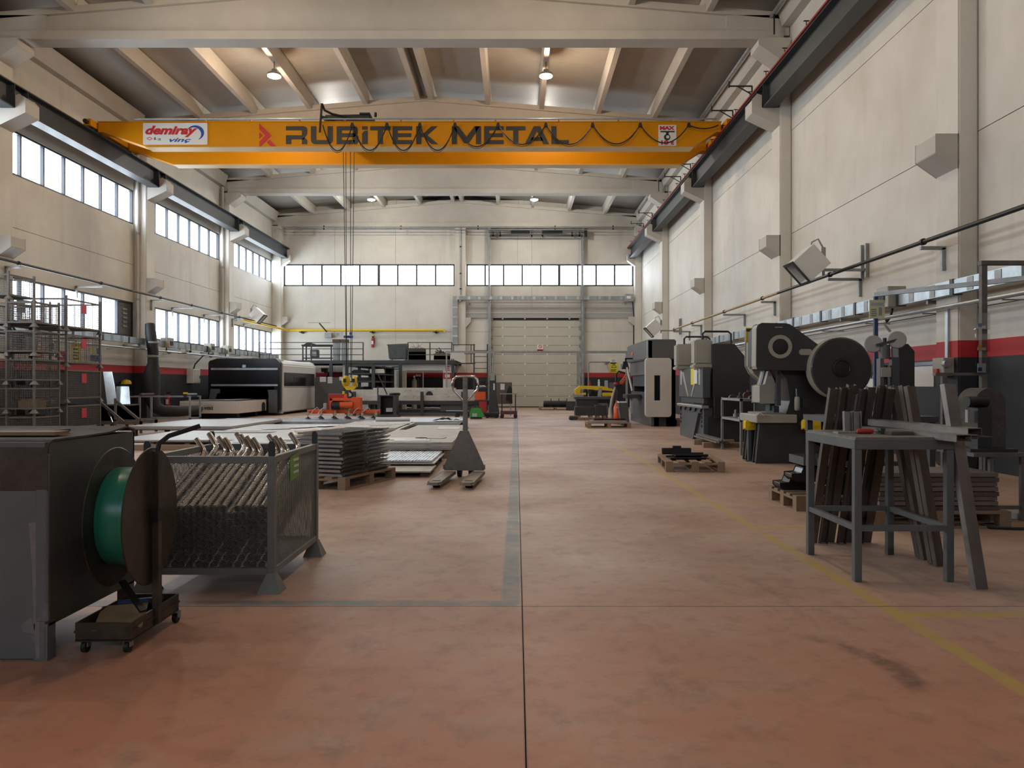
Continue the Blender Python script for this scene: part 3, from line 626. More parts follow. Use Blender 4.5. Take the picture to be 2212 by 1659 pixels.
# ================================================================ wall services
def duct(axis, label, path, zc, h, d, taps):        # prismatic busbar trunking, path (c, a0, a1), c the wall-side coordinate
    c,a0,a1 = path; dirn = 1 if axis == 'l' else -1
    loc = (c,a0,zc)
    t = thing('busbar_trunking', label, 'cable duct', loc)
    n = int((a1-a0)/1.5)
    for i in range(n):
        y0 = a0+(a1-a0)*i/n; y1 = a0+(a1-a0)*(i+1)/n
        s = part(B(c-d/2,c+d/2,y0+.02,y1-.02,zc-h/2,zc+h/2),'segment',M['galv'],t)
        [part(B(c-d/2-.006,c+d/2+.006,ya,ya+.14,zc-h/2+.01,zc+h/2-.01),'tap_cover',M['galvdk'],s) for ya in (y0+.45,y1-.5)]
        part(B(c-d/2-.012,c+d/2+.012,y0-.03,y0+.05,zc-h/2-.012,zc+h/2+.012),'joint_clamp',M['steel_dk'],s)
        if i%2 == 0:
            wx = XL if axis == 'l' else XR
            x0,x1 = sorted((wx,c)); part(B(x0,x1,y0+.75,y0+.8,zc-h/2-.06,zc-h/2-.005),'bracket',M['galvdk'],s)
    for y in taps:
        b = part(B(c-.2 if axis == 'r' else c-.1,c+.1 if axis == 'r' else c+.2,y-.2,y+.2,zc-.12,zc+.22),'tap_off_box',M['beige'],t,bevel=.01)
        f = c-.2 if axis == 'r' else c+.2
        part(B(min(f,f-.02*-dirn),max(f,f-.02*-dirn)+.001,y-.1,y+.1,zc-.04,zc+.1),'switch_plate',M['black'],b)
        part(MB().tube([(c,y+.05,zc-.12),(c-.02,y+.08,zc-.25),(c,y+.25,zc-.32),(c+.05,y+.4,zc-.24)],.02,6),'cable',M['black'],b)
    return t
duct('r','silver busbar trunking with clamps along the plain wall',(6.19,1.5,31),2.575,.2,.12,[12.6,25.2])
duct('l','silver busbar trunking with clamps below the lower wall windows',(-12.28,12,39.5),2.62,.2,.12,[26.9,30.6,32.4])
def conduit(x,z,y0,y1,label,r=.03):
    t = thing('cable_conduit',label,'conduit',(x,y0,z))
    part(MB().tube([(x,y0,z),(x,y1,z)],r,8),'pipe',M['galv'],t,smooth=True)
    wx = XL if x < 0 else XR
    n = int((y1-y0)/1.9)
    for i in range(n):
        y = y0+.6+i*1.9; a,b = sorted((wx,x)); part(B(a,b,y-.015,y+.015,z-.045,z-.028),'bracket',M['galvdk'],t)
conduit(6.12,2.31,1.5,30,'thin galvanised cable conduit below the trunking on the plain wall')
conduit(-12.2,2.36,12,39,'thin galvanised cable conduit below trunking on the window wall')
M['ochre'] = mk('ochre_pipe_paint',(.36,.25,.10),.5)
def linepipe(x,z,y0,y1,label,ys,ysp):
    t = thing('gas_pipe',label,'pipe',(x,y0,z))
    part(MB().tube([(x,y0,z),(x,ysp,z)],.032,10),'pipe',M['blackm'],t,smooth=True)
    if ysp < y1: part(MB().tube([(x,ysp,z),(x,y1,z)],.032,10),'yellow_pipe',M['ochre'],t,smooth=True)
    sd = 1 if x > 0 else -1; wx = XR if sd > 0 else XL
    for y in ys:
        near_col = any(b-.05 < y < b+.65 for b in BAYS); ex = wx-sd*(.28 if sd > 0 else .42) if near_col else wx
        b = part(MB().bar((x-.04*sd,y,z-.09),(ex,y,z-.09),.05,.05).bar((ex-.03*sd,y,z-.09),(ex-.03*sd,y,z-.42),.05,.05),'bracket',M['galvdk'],t)
        part(MB().cyl((x,y-.03,z),(x,y+.03,z),.05,n=10),'pipe_clamp',M['blackm'],b)
linepipe(5.95,3.29,1,29,'black gas pipe on brackets running along the plain wall',[4,11.25,14.6,18.6,22,26,29],17.5)
linepipe(-12.05,4.14,9,38.5,'black gas pipe on brackets running along the window wall',[11.2,14.6,18.6,22.3,26,28.5,31.4,33.4,36],38.5)
# radiant heaters
def heater(x,y,z,side,label):
    t = thing('radiant_heater',label,'heater',(x,y,z)); s = side
    R_ = Matrix.Translation((x,y,z)) @ Matrix.Rotation(s*math.radians(48),4,'Y')
    bxm = MB().ring([(-.24,-.22),(.24,-.22),(.24,.22),(-.24,.22)],[(-.2,-.18),(.2,-.18),(.2,.18),(-.2,.18)],'z',-.26,.26).box(-.2,.2,-.18,.18,.1,.26).xf(R_)
    bo = part(bxm,'housing',M['galvdk'] if False else M['white'],t)
    q = MB()
    for k in (-.1,.1): q.box(k-.06,k+.06,-.16,.16,-.06,-.02)
    part(q.xf(R_),'burner_plate',M['heat'],t); part(B(-.2,.2,-.18,.18,.04,.09).xf(R_),'reflector',M['blackm'],t)
    part(MB().ring([(-.26,-.24),(.26,-.24),(.26,.24),(-.26,.24)],[(-.21,-.19),(.21,-.19),(.21,.19),(-.21,.19)],'z',-.28,-.25).xf(R_),'rim',M['steel_dk'],t)
    wx = XR if s > 0 else XL
    arm = MB().bar((x+.3*s,y,z-.1),(wx-.05*s,y,z-.1),.05,.05).bar((x+.3*s,y,z-.1),(x+.0*s,y,z+.32),.05,.04).bar((wx-.04*s,y-.1,z-.25),(wx-.04*s,y-.1,z+.38),.05,.05).bar((wx-.04*s,y+.1,z-.25),(wx-.04*s,y+.1,z+.38),.05,.05).bar((wx-.04*s,y-.1,z-.1),(wx-.04*s,y+.1,z-.1),.05,.05)
    part(arm,'bracket',M['galvdk'],t)
    part(MB().tube([(x+.05*s,y,z+.22),(x+.08*s,y,z+.42),(x+.2*s,y,z+.48),(x+.3*s,y,z+.3)],.016,6).cyl((x+.3*s,y,z+.1),(x+.3*s,y,z+.32),.04,n=10).tube([(x+.3*s,y,z+.1),(x+.3*s,y,z-.2)],.025,6),'gas_valve',M['galvdk'],t)
heater(5.45,14.4,3.45,1,'boxy radiant heater on arm over the punch press, plain wall')
heater(5.45,30.6,3.45,1,'boxy radiant heater on arm over the large press brake')
heater(-11.75,34.9,4.35,-1,'boxy radiant heater on arm above the laser cutter, window wall')
# far wall services
t = thing('busbar_trunking','grey busbar trunking over the sectional door with a vertical drop','cable duct',(-3.3,YF-.4,3.3))
xa,xb = FX(978,YF-.4),FX(1353,YF-.4); z0,z1 = FZ(648,YF-.4),FZ(640,YF-.4)
n = 8
for i in range(n):
    p,q = xa+(xb-xa)*i/n, xa+(xb-xa)*(i+1)/n
    s = part(B(p+.01,q-.01,YF-.48,YF-.36,z0,z1),'segment',M['galvdk'],t)
    [part(B(p+u,p+u+.12,YF-.488,YF-.352,z0+.02,z1-.02),'tap_cover',M['galv'],s) for u in (.2,.8)]
part(B(xa,xa+.26,YF-.48,YF-.36,3.3,z0),'drop_segment',M['galvdk'],t)
for z in (3.7,4.2,4.7,5.2): part(B(xa-.01,xa+.27,YF-.49,YF-.35,z,z+.08),'tap_cover',M['galv'],t)
for x in (-2.95,6.0): part(B(x-.05,x+.05,YF-.48,YF,z0-.08,z0-.02),'bracket',M['galvdk'],t)
b = part(B(FX(1349,YF-.4),FX(1367,YF-.4),YF-.6,YF-.3,FZ(652,YF-.4),FZ(636,YF-.4)),'feed_box',M['galvdk'],t,bevel=.01)
part(B(FX(1353,YF-.5),FX(1362,YF-.5),YF-.61,YF-.6,FZ(646,YF-.4),FZ(640,YF-.4)),'feed_label',M['white'],b)
part(MB().tube([(FX(1366,YF-.3),YF-.35,FZ(650,YF-.3)),(FX(1369,YF-.3),YF-.3,FZ(680,YF)),(FX(1369,YF-.3),YF-.25,2.2)],.03,6),'cable',M['black'],t)
t = thing('cable_conduit','thin horizontal conduit under the trunking over the door','conduit',(-2.6,YF-.3,5.5))
part(MB().tube([(-2.6,YF-.3,5.5),(5.9,YF-.3,5.5)],.02,6),'pipe',M['galvdk'],t); part(B(-2.5,-2.44,YF-.3,YF,5.44,5.48).box(5.7,5.76,YF-.3,YF,5.44,5.48),'bracket',M['galvdk'],t)
t = thing('gas_pipe','yellow gas pipe running along the far wall above the mezzanine','pipe',(-12.2,YF-.2,4.08))
part(MB().tube([(-12.1,YF-.22,4.06),(FX(960,YF),YF-.22,4.06)],.055,10),'pipe',M['yellowp'],t,smooth=True)
part(MB().tube([(FX(960,YF),YF-.22,4.06),(FX(962,YF),YF-.22,3.98)],.06,10),'end_elbow',M['yellowp'],t,smooth=True)
part(MB().tube([(-12.05,34,4.06),(-12.05,YF-.8,4.06),(-11.9,YF-.35,4.06),(-11.5,YF-.22,4.06)],.05,10),'corner_pipe',M['yellowp'],t,smooth=True)
for px in (655,807,943): x = FX(px,YF); part(B(x-.05,x+.05,YF-.3,YF,3.9,4.0).box(x-.15,x+.15,YF-.3,YF-.24,3.94,3.98),'wall_clip',M['blackm'],t)
t = thing('downpipe','thin rainwater conduit on the middle column of the far wall','pipe',(FX(995,YF-.3),YF-.33,3.3))
part(MB().tube([(FX(995,YF-.3),YF-.33,9.5),(FX(995,YF-.3),YF-.33,5.9)],.03,8),'pipe',M['galvdk'],t)
for z in (8.4,7.0,6.2): part(B(FX(995,YF-.3)-.05,FX(995,YF-.3)+.05,YF-.36,YF-.3,z,z+.06),'clip',M['blackm'],t)
t = thing('sprinkler_pipe','grey pipe running under the far roof girder','pipe',(-12.2,YF-.72,9.42))
part(MB().tube([(-12.2,YF-.72,9.36),(6.1,YF-.72,9.36)],.03,6).tube([(-12.2,YF-.72,9.24),(6.1,YF-.72,9.24)],.02,6),'pipe',M['galvdk'],t)
for x in (-10,-6,-2,2,5): part(B(x-.03,x+.03,YF-.74,YF-.7,9.24,9.46),'hanger',M['blackm'],t)
# eaves pipe on the plain side, downpipes on the window side
t = thing('eaves_pipe','grey conduit running under the roof edge on the plain side','pipe',(6.05,0,9.95))
part(MB().tube([(6.1,-5,10.02),(6.1,39.5,10.02)],.05,8),'pipe',M['galvdk'],t,smooth=True)
for y in BAYS[1:]: part(MB().bar((6.1,y-.1,10.02),(6.1,y-.1,9.5),.03,.03),'drop',M['blackm'],t)
for y in (25.7,33.1):
    t = thing('downpipe','rainwater downpipe beside the column before the %s window bay' % ('second' if y < 30 else 'third'),'pipe',(XL+.2,y-.1,2.3))
    part(MB().tube([(XL+.17,y-.07,9.7),(XL+.17,y-.07,2.5)],.05,8),'pipe',M['conc'],t,smooth=True)
    for z in (8.6,6.2,4): part(MB().cyl((XL+.17,y-.07,z),(XL+.17,y-.07,z+.08),.062,n=8),'pipe_collar',M['galvdk'],t)
# signs and boards
def sign(name,label,loc,size,normal,m,parts_=None,texts=None,cat='sign',group=None):
    # normal 'f' faces the viewer on the far wall, 'l' sits on the left wall, 'r' on the right wall
    x,y,z = loc; w_,h_ = size
    bb = {'f':(x-w_/2,x+w_/2,y-.012,y,z-h_/2,z+h_/2),'l':(x,x+.012,y-w_/2,y+w_/2,z-h_/2,z+h_/2),'r':(x-.012,x,y-w_/2,y+w_/2,z-h_/2,z+h_/2)}[normal]
    t = thing(name,label,cat,(x,y,z-h_/2),group); part(B(*bb),'board',m,t)
    xd,nd = {'f':(V(1,0,0),V(0,-1,0)),'l':(V(0,1,0),V(1,0,0)),'r':(V(0,-1,0),V(-1,0,0))}[normal]
    c0 = V(x,y,z)+nd*.012
    for nm,mm,u0,u1,v0,v1 in (parts_ or []):
        q = MB(); P = lambda u,v,d: c0+xd*((u-.5)*w_)+V(0,0,(v-.5)*h_)+nd*d
        q.hexa([P(u0,v0,0),P(u1,v0,0),P(u1,v1,0),P(u0,v1,0),P(u0,v0,.004),P(u1,v0,.004),P(u1,v1,.004),P(u0,v1,.004)]); part(q,nm,mm,t)
    for s,mm,u,v,wd in (texts or []):
        text(s,.1,mm,'lettering',t,tuple(c0+xd*((u-.5)*w_)+V(0,0,(v-.5)*h_)+nd*.005),xd=xd,ud=(0,0,1),width=wd*w_,align='C',bold=.002)
    return t
def lines(n,m,u0,u1,v0,v1,name='text_line'):
    return [(name,m,u0,u1-(.1 if i%2 else 0),v0+(v1-v0)*(i+.2)/n,v0+(v1-v0)*(i+.75)/n) for i in range(n)]
sign('warning_sign','blue and white warning sign with yellow triangle on far wall',(FX(752.5,YF),YF,FZ(724,YF)),(.49,.32),'f',M['white'],[('caption_panel',M['signblue'],.0,1,.0,.45),('warning_mark',M['signyel'],.12,.4,.55,.95),('mandatory_mark',M['signblue'],.62,.9,.52,.98)]+lines(2,M['white'],.12,.88,.08,.38))
sign('wall_notice','white paper notice on far wall above the mezzanine',(FX(730,YF),YF,FZ(722,YF)),(.3,.24),'f',M['paper'],lines(3,M['galvdk'],.15,.85,.2,.8))
sign('prohibition_sign','white and red no-entry sign fixed on the sectional door',(FX(1167,YF),YF-.03,FZ(753,YF)),(.32,.42),'f',M['white'],[('caption_panel',M['signred'],0,1,0,.42)]+lines(2,M['white'],.12,.88,.08,.34))
dsg = bpy.data.objects['prohibition_sign']; c_ = (FX(1167,YF),FZ(748.5,YF))
part(MB().ring(circ(c_[0],c_[1],.095,16),circ(c_[0],c_[1],.07,16),'y',YF-.05,YF-.042).bar((c_[0]-.06,YF-.046,c_[1]+.06),(c_[0]+.06,YF-.046,c_[1]-.06),.008,.02),'ban_circle',M['signred'],dsg)
yl = 23.2
sign('safety_sign','red fire notice sign on window wall beside the stacked cages',(XL,FX(171,1)*0+20.6,2.15),(.26,.46),'l',M['signred'],lines(4,M['white'],.2,.8,.1,.6)+[('fire_symbol',M['white'],.3,.7,.68,.92)])
sign('safety_sign','pale blue mandatory sign on window wall between two red signs',(XL,21.15,2.15),(.26,.44),'l',M['white'],[('mandatory_mark',M['signblue'],.2,.8,.55,.95)]+lines(4,M['signblue'],.15,.85,.08,.48))
sign('safety_sign','half red sign on window wall left of the tall yellow sign',(XL,21.65,2.1),(.28,.42),'l',M['white'],[('caption_panel',M['signred'],0,1,0,.62)]+lines(3,M['white'],.15,.85,.1,.52))
sign('safety_sign','tall yellow warning sign with red flame mark on window wall',(XL,22.3,2.2),(.42,.72),'l',M['signyel'],[('flame_mark',M['signred'],.35,.65,.68,.92)]+lines(4,M['textdk'],.18,.82,.1,.6))
sign('warning_sign','blue captioned sign with yellow triangle on window wall',(XL,23.35,2.12),(.62,.42),'l',M['white'],[('caption_panel',M['signblue'],0,1,0,.46),('warning_mark',M['signyel'],.12,.36,.55,.95),('mandatory_mark',M['signblue'],.6,.88,.52,.98)]+lines(2,M['white'],.1,.9,.08,.38))
sign('warning_sign','yellow triangle warning sign on the far wall beside the door',(FX(1326,YF-.1),YF,FZ(794,YF)),(.42,.55),'f',M['signyel'],lines(3,M['textdk'],.15,.85,.06,.36))
t = bpy.data.objects['warning_sign.002']; c_ = (FX(1326,YF),FZ(790,YF)); part(MB().ring([(c_[0]-.15,c_[1]-.1),(c_[0]+.15,c_[1]-.1),(c_[0],c_[1]+.15)],[(c_[0]-.105,c_[1]-.075),(c_[0]+.105,c_[1]-.075),(c_[0],c_[1]+.1)],'y',YF-.018,YF-.011).box(c_[0]-.012,c_[0]+.012,YF-.018,YF-.011,c_[1]-.03,c_[1]+.05),'triangle_mark',M['textdk'],t)
sign('wall_notice','white paper notice above the yellow triangle sign by door',(FX(1325,YF),YF,FZ(780,YF)),(.3,.28),'f',M['paper'],lines(4,M['galvdk'],.15,.85,.15,.85))
sign('exit_sign','small green emergency exit sign near the far corner',(FX(1347,YF),YF,FZ(790,YF)),(.28,.16),'f',M['signgreen'],[('arrow_mark',M['white'],.6,.85,.3,.7),('figure_mark',M['white'],.15,.4,.2,.8)])
# extinguishers
def extinguisher(x,y,z,label,wall='f'):
    t = thing('fire_extinguisher',label,'extinguisher',(x,y,z))
    part(MB().lathe([(.06,0),(.08,.02),(.08,.42),(.05,.5),(.025,.52)],(x,y,z),n=16),'cylinder',M['red'],t,smooth=True)
    part(B(x-.04,x+.04,y-.02,y+.02,z+.52,z+.57).box(x-.01,x+.12,y-.01,y+.01,z+.57,z+.59),'valve',M['black'],t)
    part(MB().tube([(x+.03,y,z+.55),(x+.11,y-.02,z+.45),(x+.1,y-.03,z+.2)],.012,6),'hose',M['black'],t)
    part(B(x-.05,x+.05,y-.083,y-.079,z+.15,z+.33),'instruction_label',M['paper'],t)
    if wall == 'f': part(B(x-.03,x+.03,y+.06,y+.1,z+.3,z+.52),'wall_hook',M['galvdk'],t)
    else: part(B(x-.1,x-.06,y-.03,y+.03,z+.3,z+.52),'wall_hook',M['galvdk'],t)
extinguisher(FX(805,YF-.1),YF-.1,FZ(750,YF-.1),'red fire extinguisher hanging on far wall above the mezzanine')
extinguisher(XL+.1,28.0,FZ(882,28.0),'red fire extinguisher on dark dado beside the black duct','l')
sign('extinguisher_sign','small yellow-white sign above extinguisher on the far wall',(FX(805.5,YF),YF,FZ(722,YF)),(.13,.3),'f',M['signyel'],lines(3,M['white'],.1,.9,.1,.9))
# electrical cabinet on the window wall, camera, column switch
t = thing('electric_box','white electrical cabinet on window wall left of the laser cutter','box',(XL+.15,30.2,1.2))
part(B(XL,XL+.28,29.8,30.4,FZ(828,30),FZ(797,30)),'body',M['white'],t,bevel=.01); part(B(XL+.28,XL+.30,29.83,30.37,FZ(826,30),FZ(799,30)),'door',M['offwhite'],t); part(B(XL+.3,XL+.32,30.3,30.34,1.45,1.55),'lock',M['black'],t)
part(MB().tube([(XL+.15,30.1,FZ(797,30)),(XL+.16,30.2,2.0),(XL+.3,30.6,2.35),(XL+.5,31.2,2.45)],.03,6),'cable',M['black'],t,smooth=True)
t = thing('security_camera','small white bullet camera under the window wall trunking','camera',(-12.1,28.3,2.45))
part(MB().cyl((-12.2,28.45,2.46),(-11.98,28.2,2.42),.06,n=12),'body',M['white'],t,smooth=True); part(MB().cyl((-11.98,28.2,2.42),(-11.965,28.185,2.418),.045,n=12),'lens_cap',M['black'],t); part(MB().bar((-12.2,28.4,2.5),(-12.28,28.45,2.55),.03,.03),'mount',M['white'],t)
xc_ = XR-.28
t = thing('switch_box','grey isolator switch box with red handle on the near column','switch',(xc_-.1,11.15,1.3))
part(B(xc_-.16,xc_,11.0,11.3,FZ(812,11.1),FZ(773,11.1)),'body',M['beige'],t,bevel=.01); part(B(xc_-.2,xc_-.16,11.1,11.2,1.33,1.43),'handle',M['red'],t)
part(MB().cyl((xc_-.14,11.0,1.5),(xc_-.14,10.93,1.5),.05,n=12),'knob',M['galv'],t); part(B(xc_-.035,xc_,11.12,11.19,FZ(773,11.1),2.3),'conduit',M['galv'],t)
for k,(x0,x1,y0,y1) in enumerate(((1941,2000,783,835),(1843,1895,812,850))):
    yy = 12.6 if k == 0 else 14.6
    sign('wall_poster',['pale plastic-wrapped notice board with purple top on the dark dado','pale notice board on dark dado behind the flywheel'][k],(XR,yy,FZ((y0+y1)/2,yy)),(1.1,FZ(y0,yy)-FZ(y1,yy)),'r',M['paper'],[('top_strip',M['film'],0,1,.88,1),('purple_band',M['blue'],0,1,.83,.87)])
# ================================================================ pallets
def make_pallet():
    t = thing('wooden_pallet','pallet','pallet',(0,0,0),None,True)
    me = B(-.6,.6,-.05,.05,0,.022).mesh('top_board',M['wood']); 
    for y in (-.35,-.175,0,.175,.35): o = link('top_board',me); o.parent = t; o.location = (0,y,.122)
    me = B(-.05,.05,-.4,.4,0,.022).mesh('stringer_board',M['wood'])
    for x in (-.55,0,.55): o = link('stringer_board',me); o.parent = t; o.location = (x,0,.100)
    me = B(-.05,.05,-.05,.05,0,.078).mesh('block',M['wood'])
    for x in (-.55,0,.55):
        for y in (-.35,0,.35): o = link('block',me); o.parent = t; o.location = (x,y,.022)
    me = B(-.6,.6,-.05,.05,0,.022).mesh('bottom_board',M['wood'])
    for y in (-.35,0,.35): o = link('bottom_board',me); o.parent = t; o.location = (0,y,0)
    return t
PAL = make_pallet(); PAL_USED = [False]
def pallet(x,y,rz,label,z=0,sx=1,sy=1,group=None):
    if not PAL_USED[0]: PAL_USED[0] = True; o = PAL; o.location = (x,y,z); o.rotation_euler = (0,0,rz); o['label'] = label
    else: o = dup(PAL,(x,y,z),rz,label,group)
    o.scale = (sx,sy,1); return o
def channel(q,p0,p1,w_,d,nrm,th=.005):             # U profile: web w_ wide, flanges d deep towards nrm
    p0 = Vector(p0); p1 = Vector(p1); dr = (p1-p0).normalized(); n = Vector(nrm); n = (n-dr*n.dot(dr)).normalized(); s = dr.cross(n)
    q.bar(p0,p1,w_,th,up=n)
    for k in (-1,1): o = s*(k*(w_/2-th/2))+n*(d/2); q.bar(p0+o,p1+o,th,d,up=n)
    return q
# ================================================================ work table
tx0,tx1,ty0,ty1,tz = 2.055,2.66,4.67,5.46,.88
t = thing('work_table','grey steel work table with scuffed top and square tube legs','table',((tx0+tx1)/2,(ty0+ty1)/2,0))
part(B(tx0+.01,tx1-.01,ty0+.01,ty1-.01,tz-.012,tz),'tabletop',M['bench_top'],t)
fr = MB().ring([(tx0,ty0),(tx1,ty0),(tx1,ty1),(tx0,ty1)],[(tx0+.04,ty0+.04),(tx1-.04,ty0+.04),(tx1-.04,ty1-.04),(tx0+.04,ty1-.04)],'z',tz-.075,tz-.012)
part(fr,'apron_frame',M['table'],t,bevel=.003)
for x in (tx0,tx1-.045):
    for y in (ty0,ty1-.045): part(B(x,x+.045,y,y+.045,0,tz-.075),'leg',M['table'],t,bevel=.003)
for a in (((tx0+.02,ty0+.045),(tx0+.02,ty1-.045)),((tx1-.02,ty0+.045),(tx1-.02,ty1-.045)),((tx0+.045,ty0+.02),(tx1-.045,ty0+.02)),((tx0+.045,ty1-.02),(tx1-.045,ty1-.02))):
    part(MB().bar(a[0]+(.325,),a[1]+(.325,),.03,.035),'stretcher',M['table'],t)
# clamp on the table
t = thing('bar_clamp','small bar clamp with red handle lying on the work table','clamp',(2.27,5.0,tz))
part(MB().lathe([(.012,0),(.017,.01),(.017,.085),(.012,.1)],(2.215,5.0,tz+.018),(1,-.1,0),n=10),'handle',M['red'],t,smooth=True)
part(MB().cyl((2.315,4.99,tz+.018),(2.40,4.982,tz+.018),.008,n=8),'spindle',M['chrome'],t); part(MB().bar((2.36,4.99,tz+.012),(2.52,5.08,tz+.012),.02,.012),'bar',M['table'],t); part(B(2.35,2.38,4.96,5.02,tz,tz+.04),'jaw',M['dkbox'],t)
single(B(2.1,2.3,5.02,5.1,tz,tz+.012),'flat_steel_bar',M['steel'],'short flat steel bar lying on the table behind the clamp','steel bar',(2.2,5.06,tz))
single(B(2.37,2.52,4.86,4.98,tz,tz+.022),'wood_offcut',M['wooddk'],'brown wooden offcut on the work table by the clamp','offcut',(2.44,4.92,tz),bevel=.003)
for k in range(2):
    x = 2.27+.062*k; q = channel(MB(),(x,5.28,tz),(x+.005,5.3,tz+.135),.056,.03,(0,-1,0))
    single(q,'profile_offcut',M['profile2'],['grey profile offcut standing upright on the work table, beside the slimmer gap','second grey profile offcut upright on the work table, next to the channels'][k],'steel profile',(x,5.28,tz))
for k,(p0,p1,lab) in enumerate((((2.47,5.42,tz+.025),(2.62,4.50,tz+.025),'lower grey steel channel laid across the work table'),((2.52,5.42,tz+.075),(2.72,4.56,tz+.06),'upper grey steel channel stacked across the work table overhanging its edge'))):
    single(channel(MB(),p0,p1,.1,.04,(0,0,-1)) ,'steel_channel',M['profile2'],lab,'steel profile',p0)
single(B(2.70,2.79,4.50,4.60,tz+.012,tz+.016).box(2.64,2.72,4.52,4.58,tz,tz+.012),'bright_plate',M['chrome'],'bright steel plate poking out past the work table edge','plate',(2.7,4.55,tz))
# leaning profiles
for i in range(7):
    xb = 2.25+.068*i; yb_ = 5.83+.006*(i%3); q = channel(MB(),(xb,yb_,.002),(xb+.012,yb_-.36,1.17+.012*(i%3)),.058,.04,(0,1 if i%2 == 0 else -1,0))
    o = single(q,'leaning_profile',M['profile'],'brown profile leaning behind the work table, %s from the yellow floor line' % ORD[i],'steel profile',(xb,yb_,0),'profiles leaning on the rear of the table')
for i,(xb,yb_,yt,xt) in enumerate(((2.80,5.34,5.66,2.73),(2.815,5.26,5.56,2.735),(2.79,5.16,5.44,2.73),(2.80,5.07,5.33,2.735))):
    q = channel(MB(),(xb,yb_,.002),(xt,yt,1.19),.075,.03,(-.4,1,0) if i%2 else (.4,-1,0))
    single(q,'leaning_profile',M['profile'],'brown profile leaning at the work table side, %s from the lone long profile' % ORD[3-i],'steel profile',(xb,yb_,0),'profiles leaning on the side of the table')
q = channel(MB(),(2.725,4.50,.002),(2.705,4.80,1.205),.085,.035,(-.25,1,0))
single(q,'leaning_profile',M['profile2'],'long grey-brown profile leaning alone by the front corner of the work table','steel profile',(2.725,4.5,0))
# ================================================================ punch press
PY = 11.7
def px_(x,Y=PY): return FX(x,Y)
def pz_(y,Y=PY): return FZ(y,Y)
t = thing('punch_press','tall dark mechanical punch press with big flywheel','press',(4.2,12.1,0))
part(MB().prism([(3.66,0),(4.5,0),(4.5,.62),(3.72,.62)],'y',11.7,11.88),'side_frame',M['mach'],t,bevel=.02)
part(MB().prism([(3.66,0),(4.5,0),(4.5,.62),(3.72,.62)],'y',12.22,12.4),'side_frame',M['mach'],t,bevel=.02)
part(B(4.0,4.5,11.88,12.22,.0,.62),'base_core',M['mach'],t)
part(B(3.62,4.24,11.6,12.45,.62,.745),'bed',M['beige'],t,bevel=.012)
part(B(3.7,4.1,11.75,12.3,.745,.775),'bolster_plate',M['steel'],t); part(B(3.95,4.03,11.8,12.2,.775,.87),'die_block',M['steel_dk'],t)
part(MB().tube([(3.64,11.58,.74),(3.66,11.56,.78),(3.72,11.55,.73),(3.78,11.54,.72)],.014,6),'lever',M['chrome'],t)
part(MB().prism([(4.1,.6),(5.1,.0),(5.1,1.4),(4.6,1.6),(4.1,1.7),(4.02,1.45),(4.15,1.3),(4.2,.95)],'y',11.75,12.35),'body',M['mach'],t,bevel=.02)
part(B(4.4,5.1,11.75,12.35,0,.7),'rear_base',M['mach'],t)
gp = [(px_(1638,11.45),pz_(797,11.45)),(px_(1772,11.45),pz_(799,11.45)),(px_(1768,11.45),pz_(747,11.45)),(px_(1706,11.45),pz_(702,11.45)),(px_(1698,11.45),pz_(700,11.45)),(px_(1646,11.45),pz_(699,11.45)),(px_(1640,11.45),pz_(702,11.45)),(px_(1637,11.45),pz_(709,11.45)),(px_(1636,11.45),pz_(790,11.45))]
part(MB().prism(gp,'y',11.45,11.72),'head_guard',M['mach'],t,bevel=.012)
gp2 = [(x+.012*(1 if x < 4 else -1),z) for x,z in gp]
part(MB().prism([(x*1.0-.012,z) for x,z in gp],'y',11.49,11.70),'guard_rim',M['beige'],t)
part(B(3.72,4.15,11.72,12.4,1.45,2.08),'head',M['mach'],t,bevel=.03)
part(MB().ring(circ(px_(1684.6,11.45),pz_(749,11.45),.175,28),circ(px_(1684.6,11.45),pz_(749,11.45),.118,28),'y',11.425,11.45),'boss_ring',M['beige'],t)
part(MB().lathe([(.117,0),(.11,.03),(.04,.035)],(px_(1684.6,11.45),11.45,pz_(749,11.45)),(0,-1,0),n=28),'boss',M['blackm'],t,smooth=True)
part(MB().prism(rrect(px_(1726,11.45),px_(1754,11.45),pz_(767,11.45),pz_(754,11.45),.04),'y',11.44,11.45),'badge',M['beige'],t)
part(B(px_(1674,11.45),px_(1690,11.45),11.44,11.45,pz_(708,11.45),pz_(706,11.45)),'nameplate',M['beige'],t)
# far side guard with rounded nose
fgp = [(px_(1617,12.6),pz_(725,12.6)),(px_(1632,12.6),pz_(712,12.6)),(px_(1690,12.6),pz_(712,12.6)),(px_(1690,12.6),pz_(820,12.6)),(px_(1648,12.6),pz_(825,12.6)),(px_(1625,12.6),pz_(806,12.6)),(px_(1617,12.6),pz_(790,12.6))]
part(MB().prism(fgp,'y',12.45,12.75),'far_guard',M['beige'],t,bevel=.02)
# ram
part(MB().prism([(3.74,.92),(3.95,.92),(3.97,1.2),(3.88,1.42),(3.82,1.2),(3.74,1.18)],'y',11.8,12.2),'ram',M['beige'],t,bevel=.01)
part(MB().bar((3.84,12.0,1.15),(3.92,12.0,1.45),.1,.1),'connecting_rod',M['steel_dk'],t); part(B(3.97,4.03,11.72,11.78,.88,1.45),'slide_rail',M['mach2'],t)
part(B(3.92,4.0,11.9,12.1,.8,.92),'punch_holder',M['steel_dk'],t)
fwx,fwz = px_(1818,11.3),pz_(795,11.3)
part(MB().lathe([(.05,0),(.43,0),(.45,.015),(.45,.2),(.43,.22),(.05,.22)],(fwx,11.52,fwz),(0,-1,0),n=48),'flywheel',M['mach'],t,smooth=True)
part(MB().lathe([(.452,.02),(.458,.025),(.458,.195),(.452,.2)],(fwx,11.52,fwz),(0,-1,0),n=48),'flywheel_rim',M['beige'],t,smooth=True)
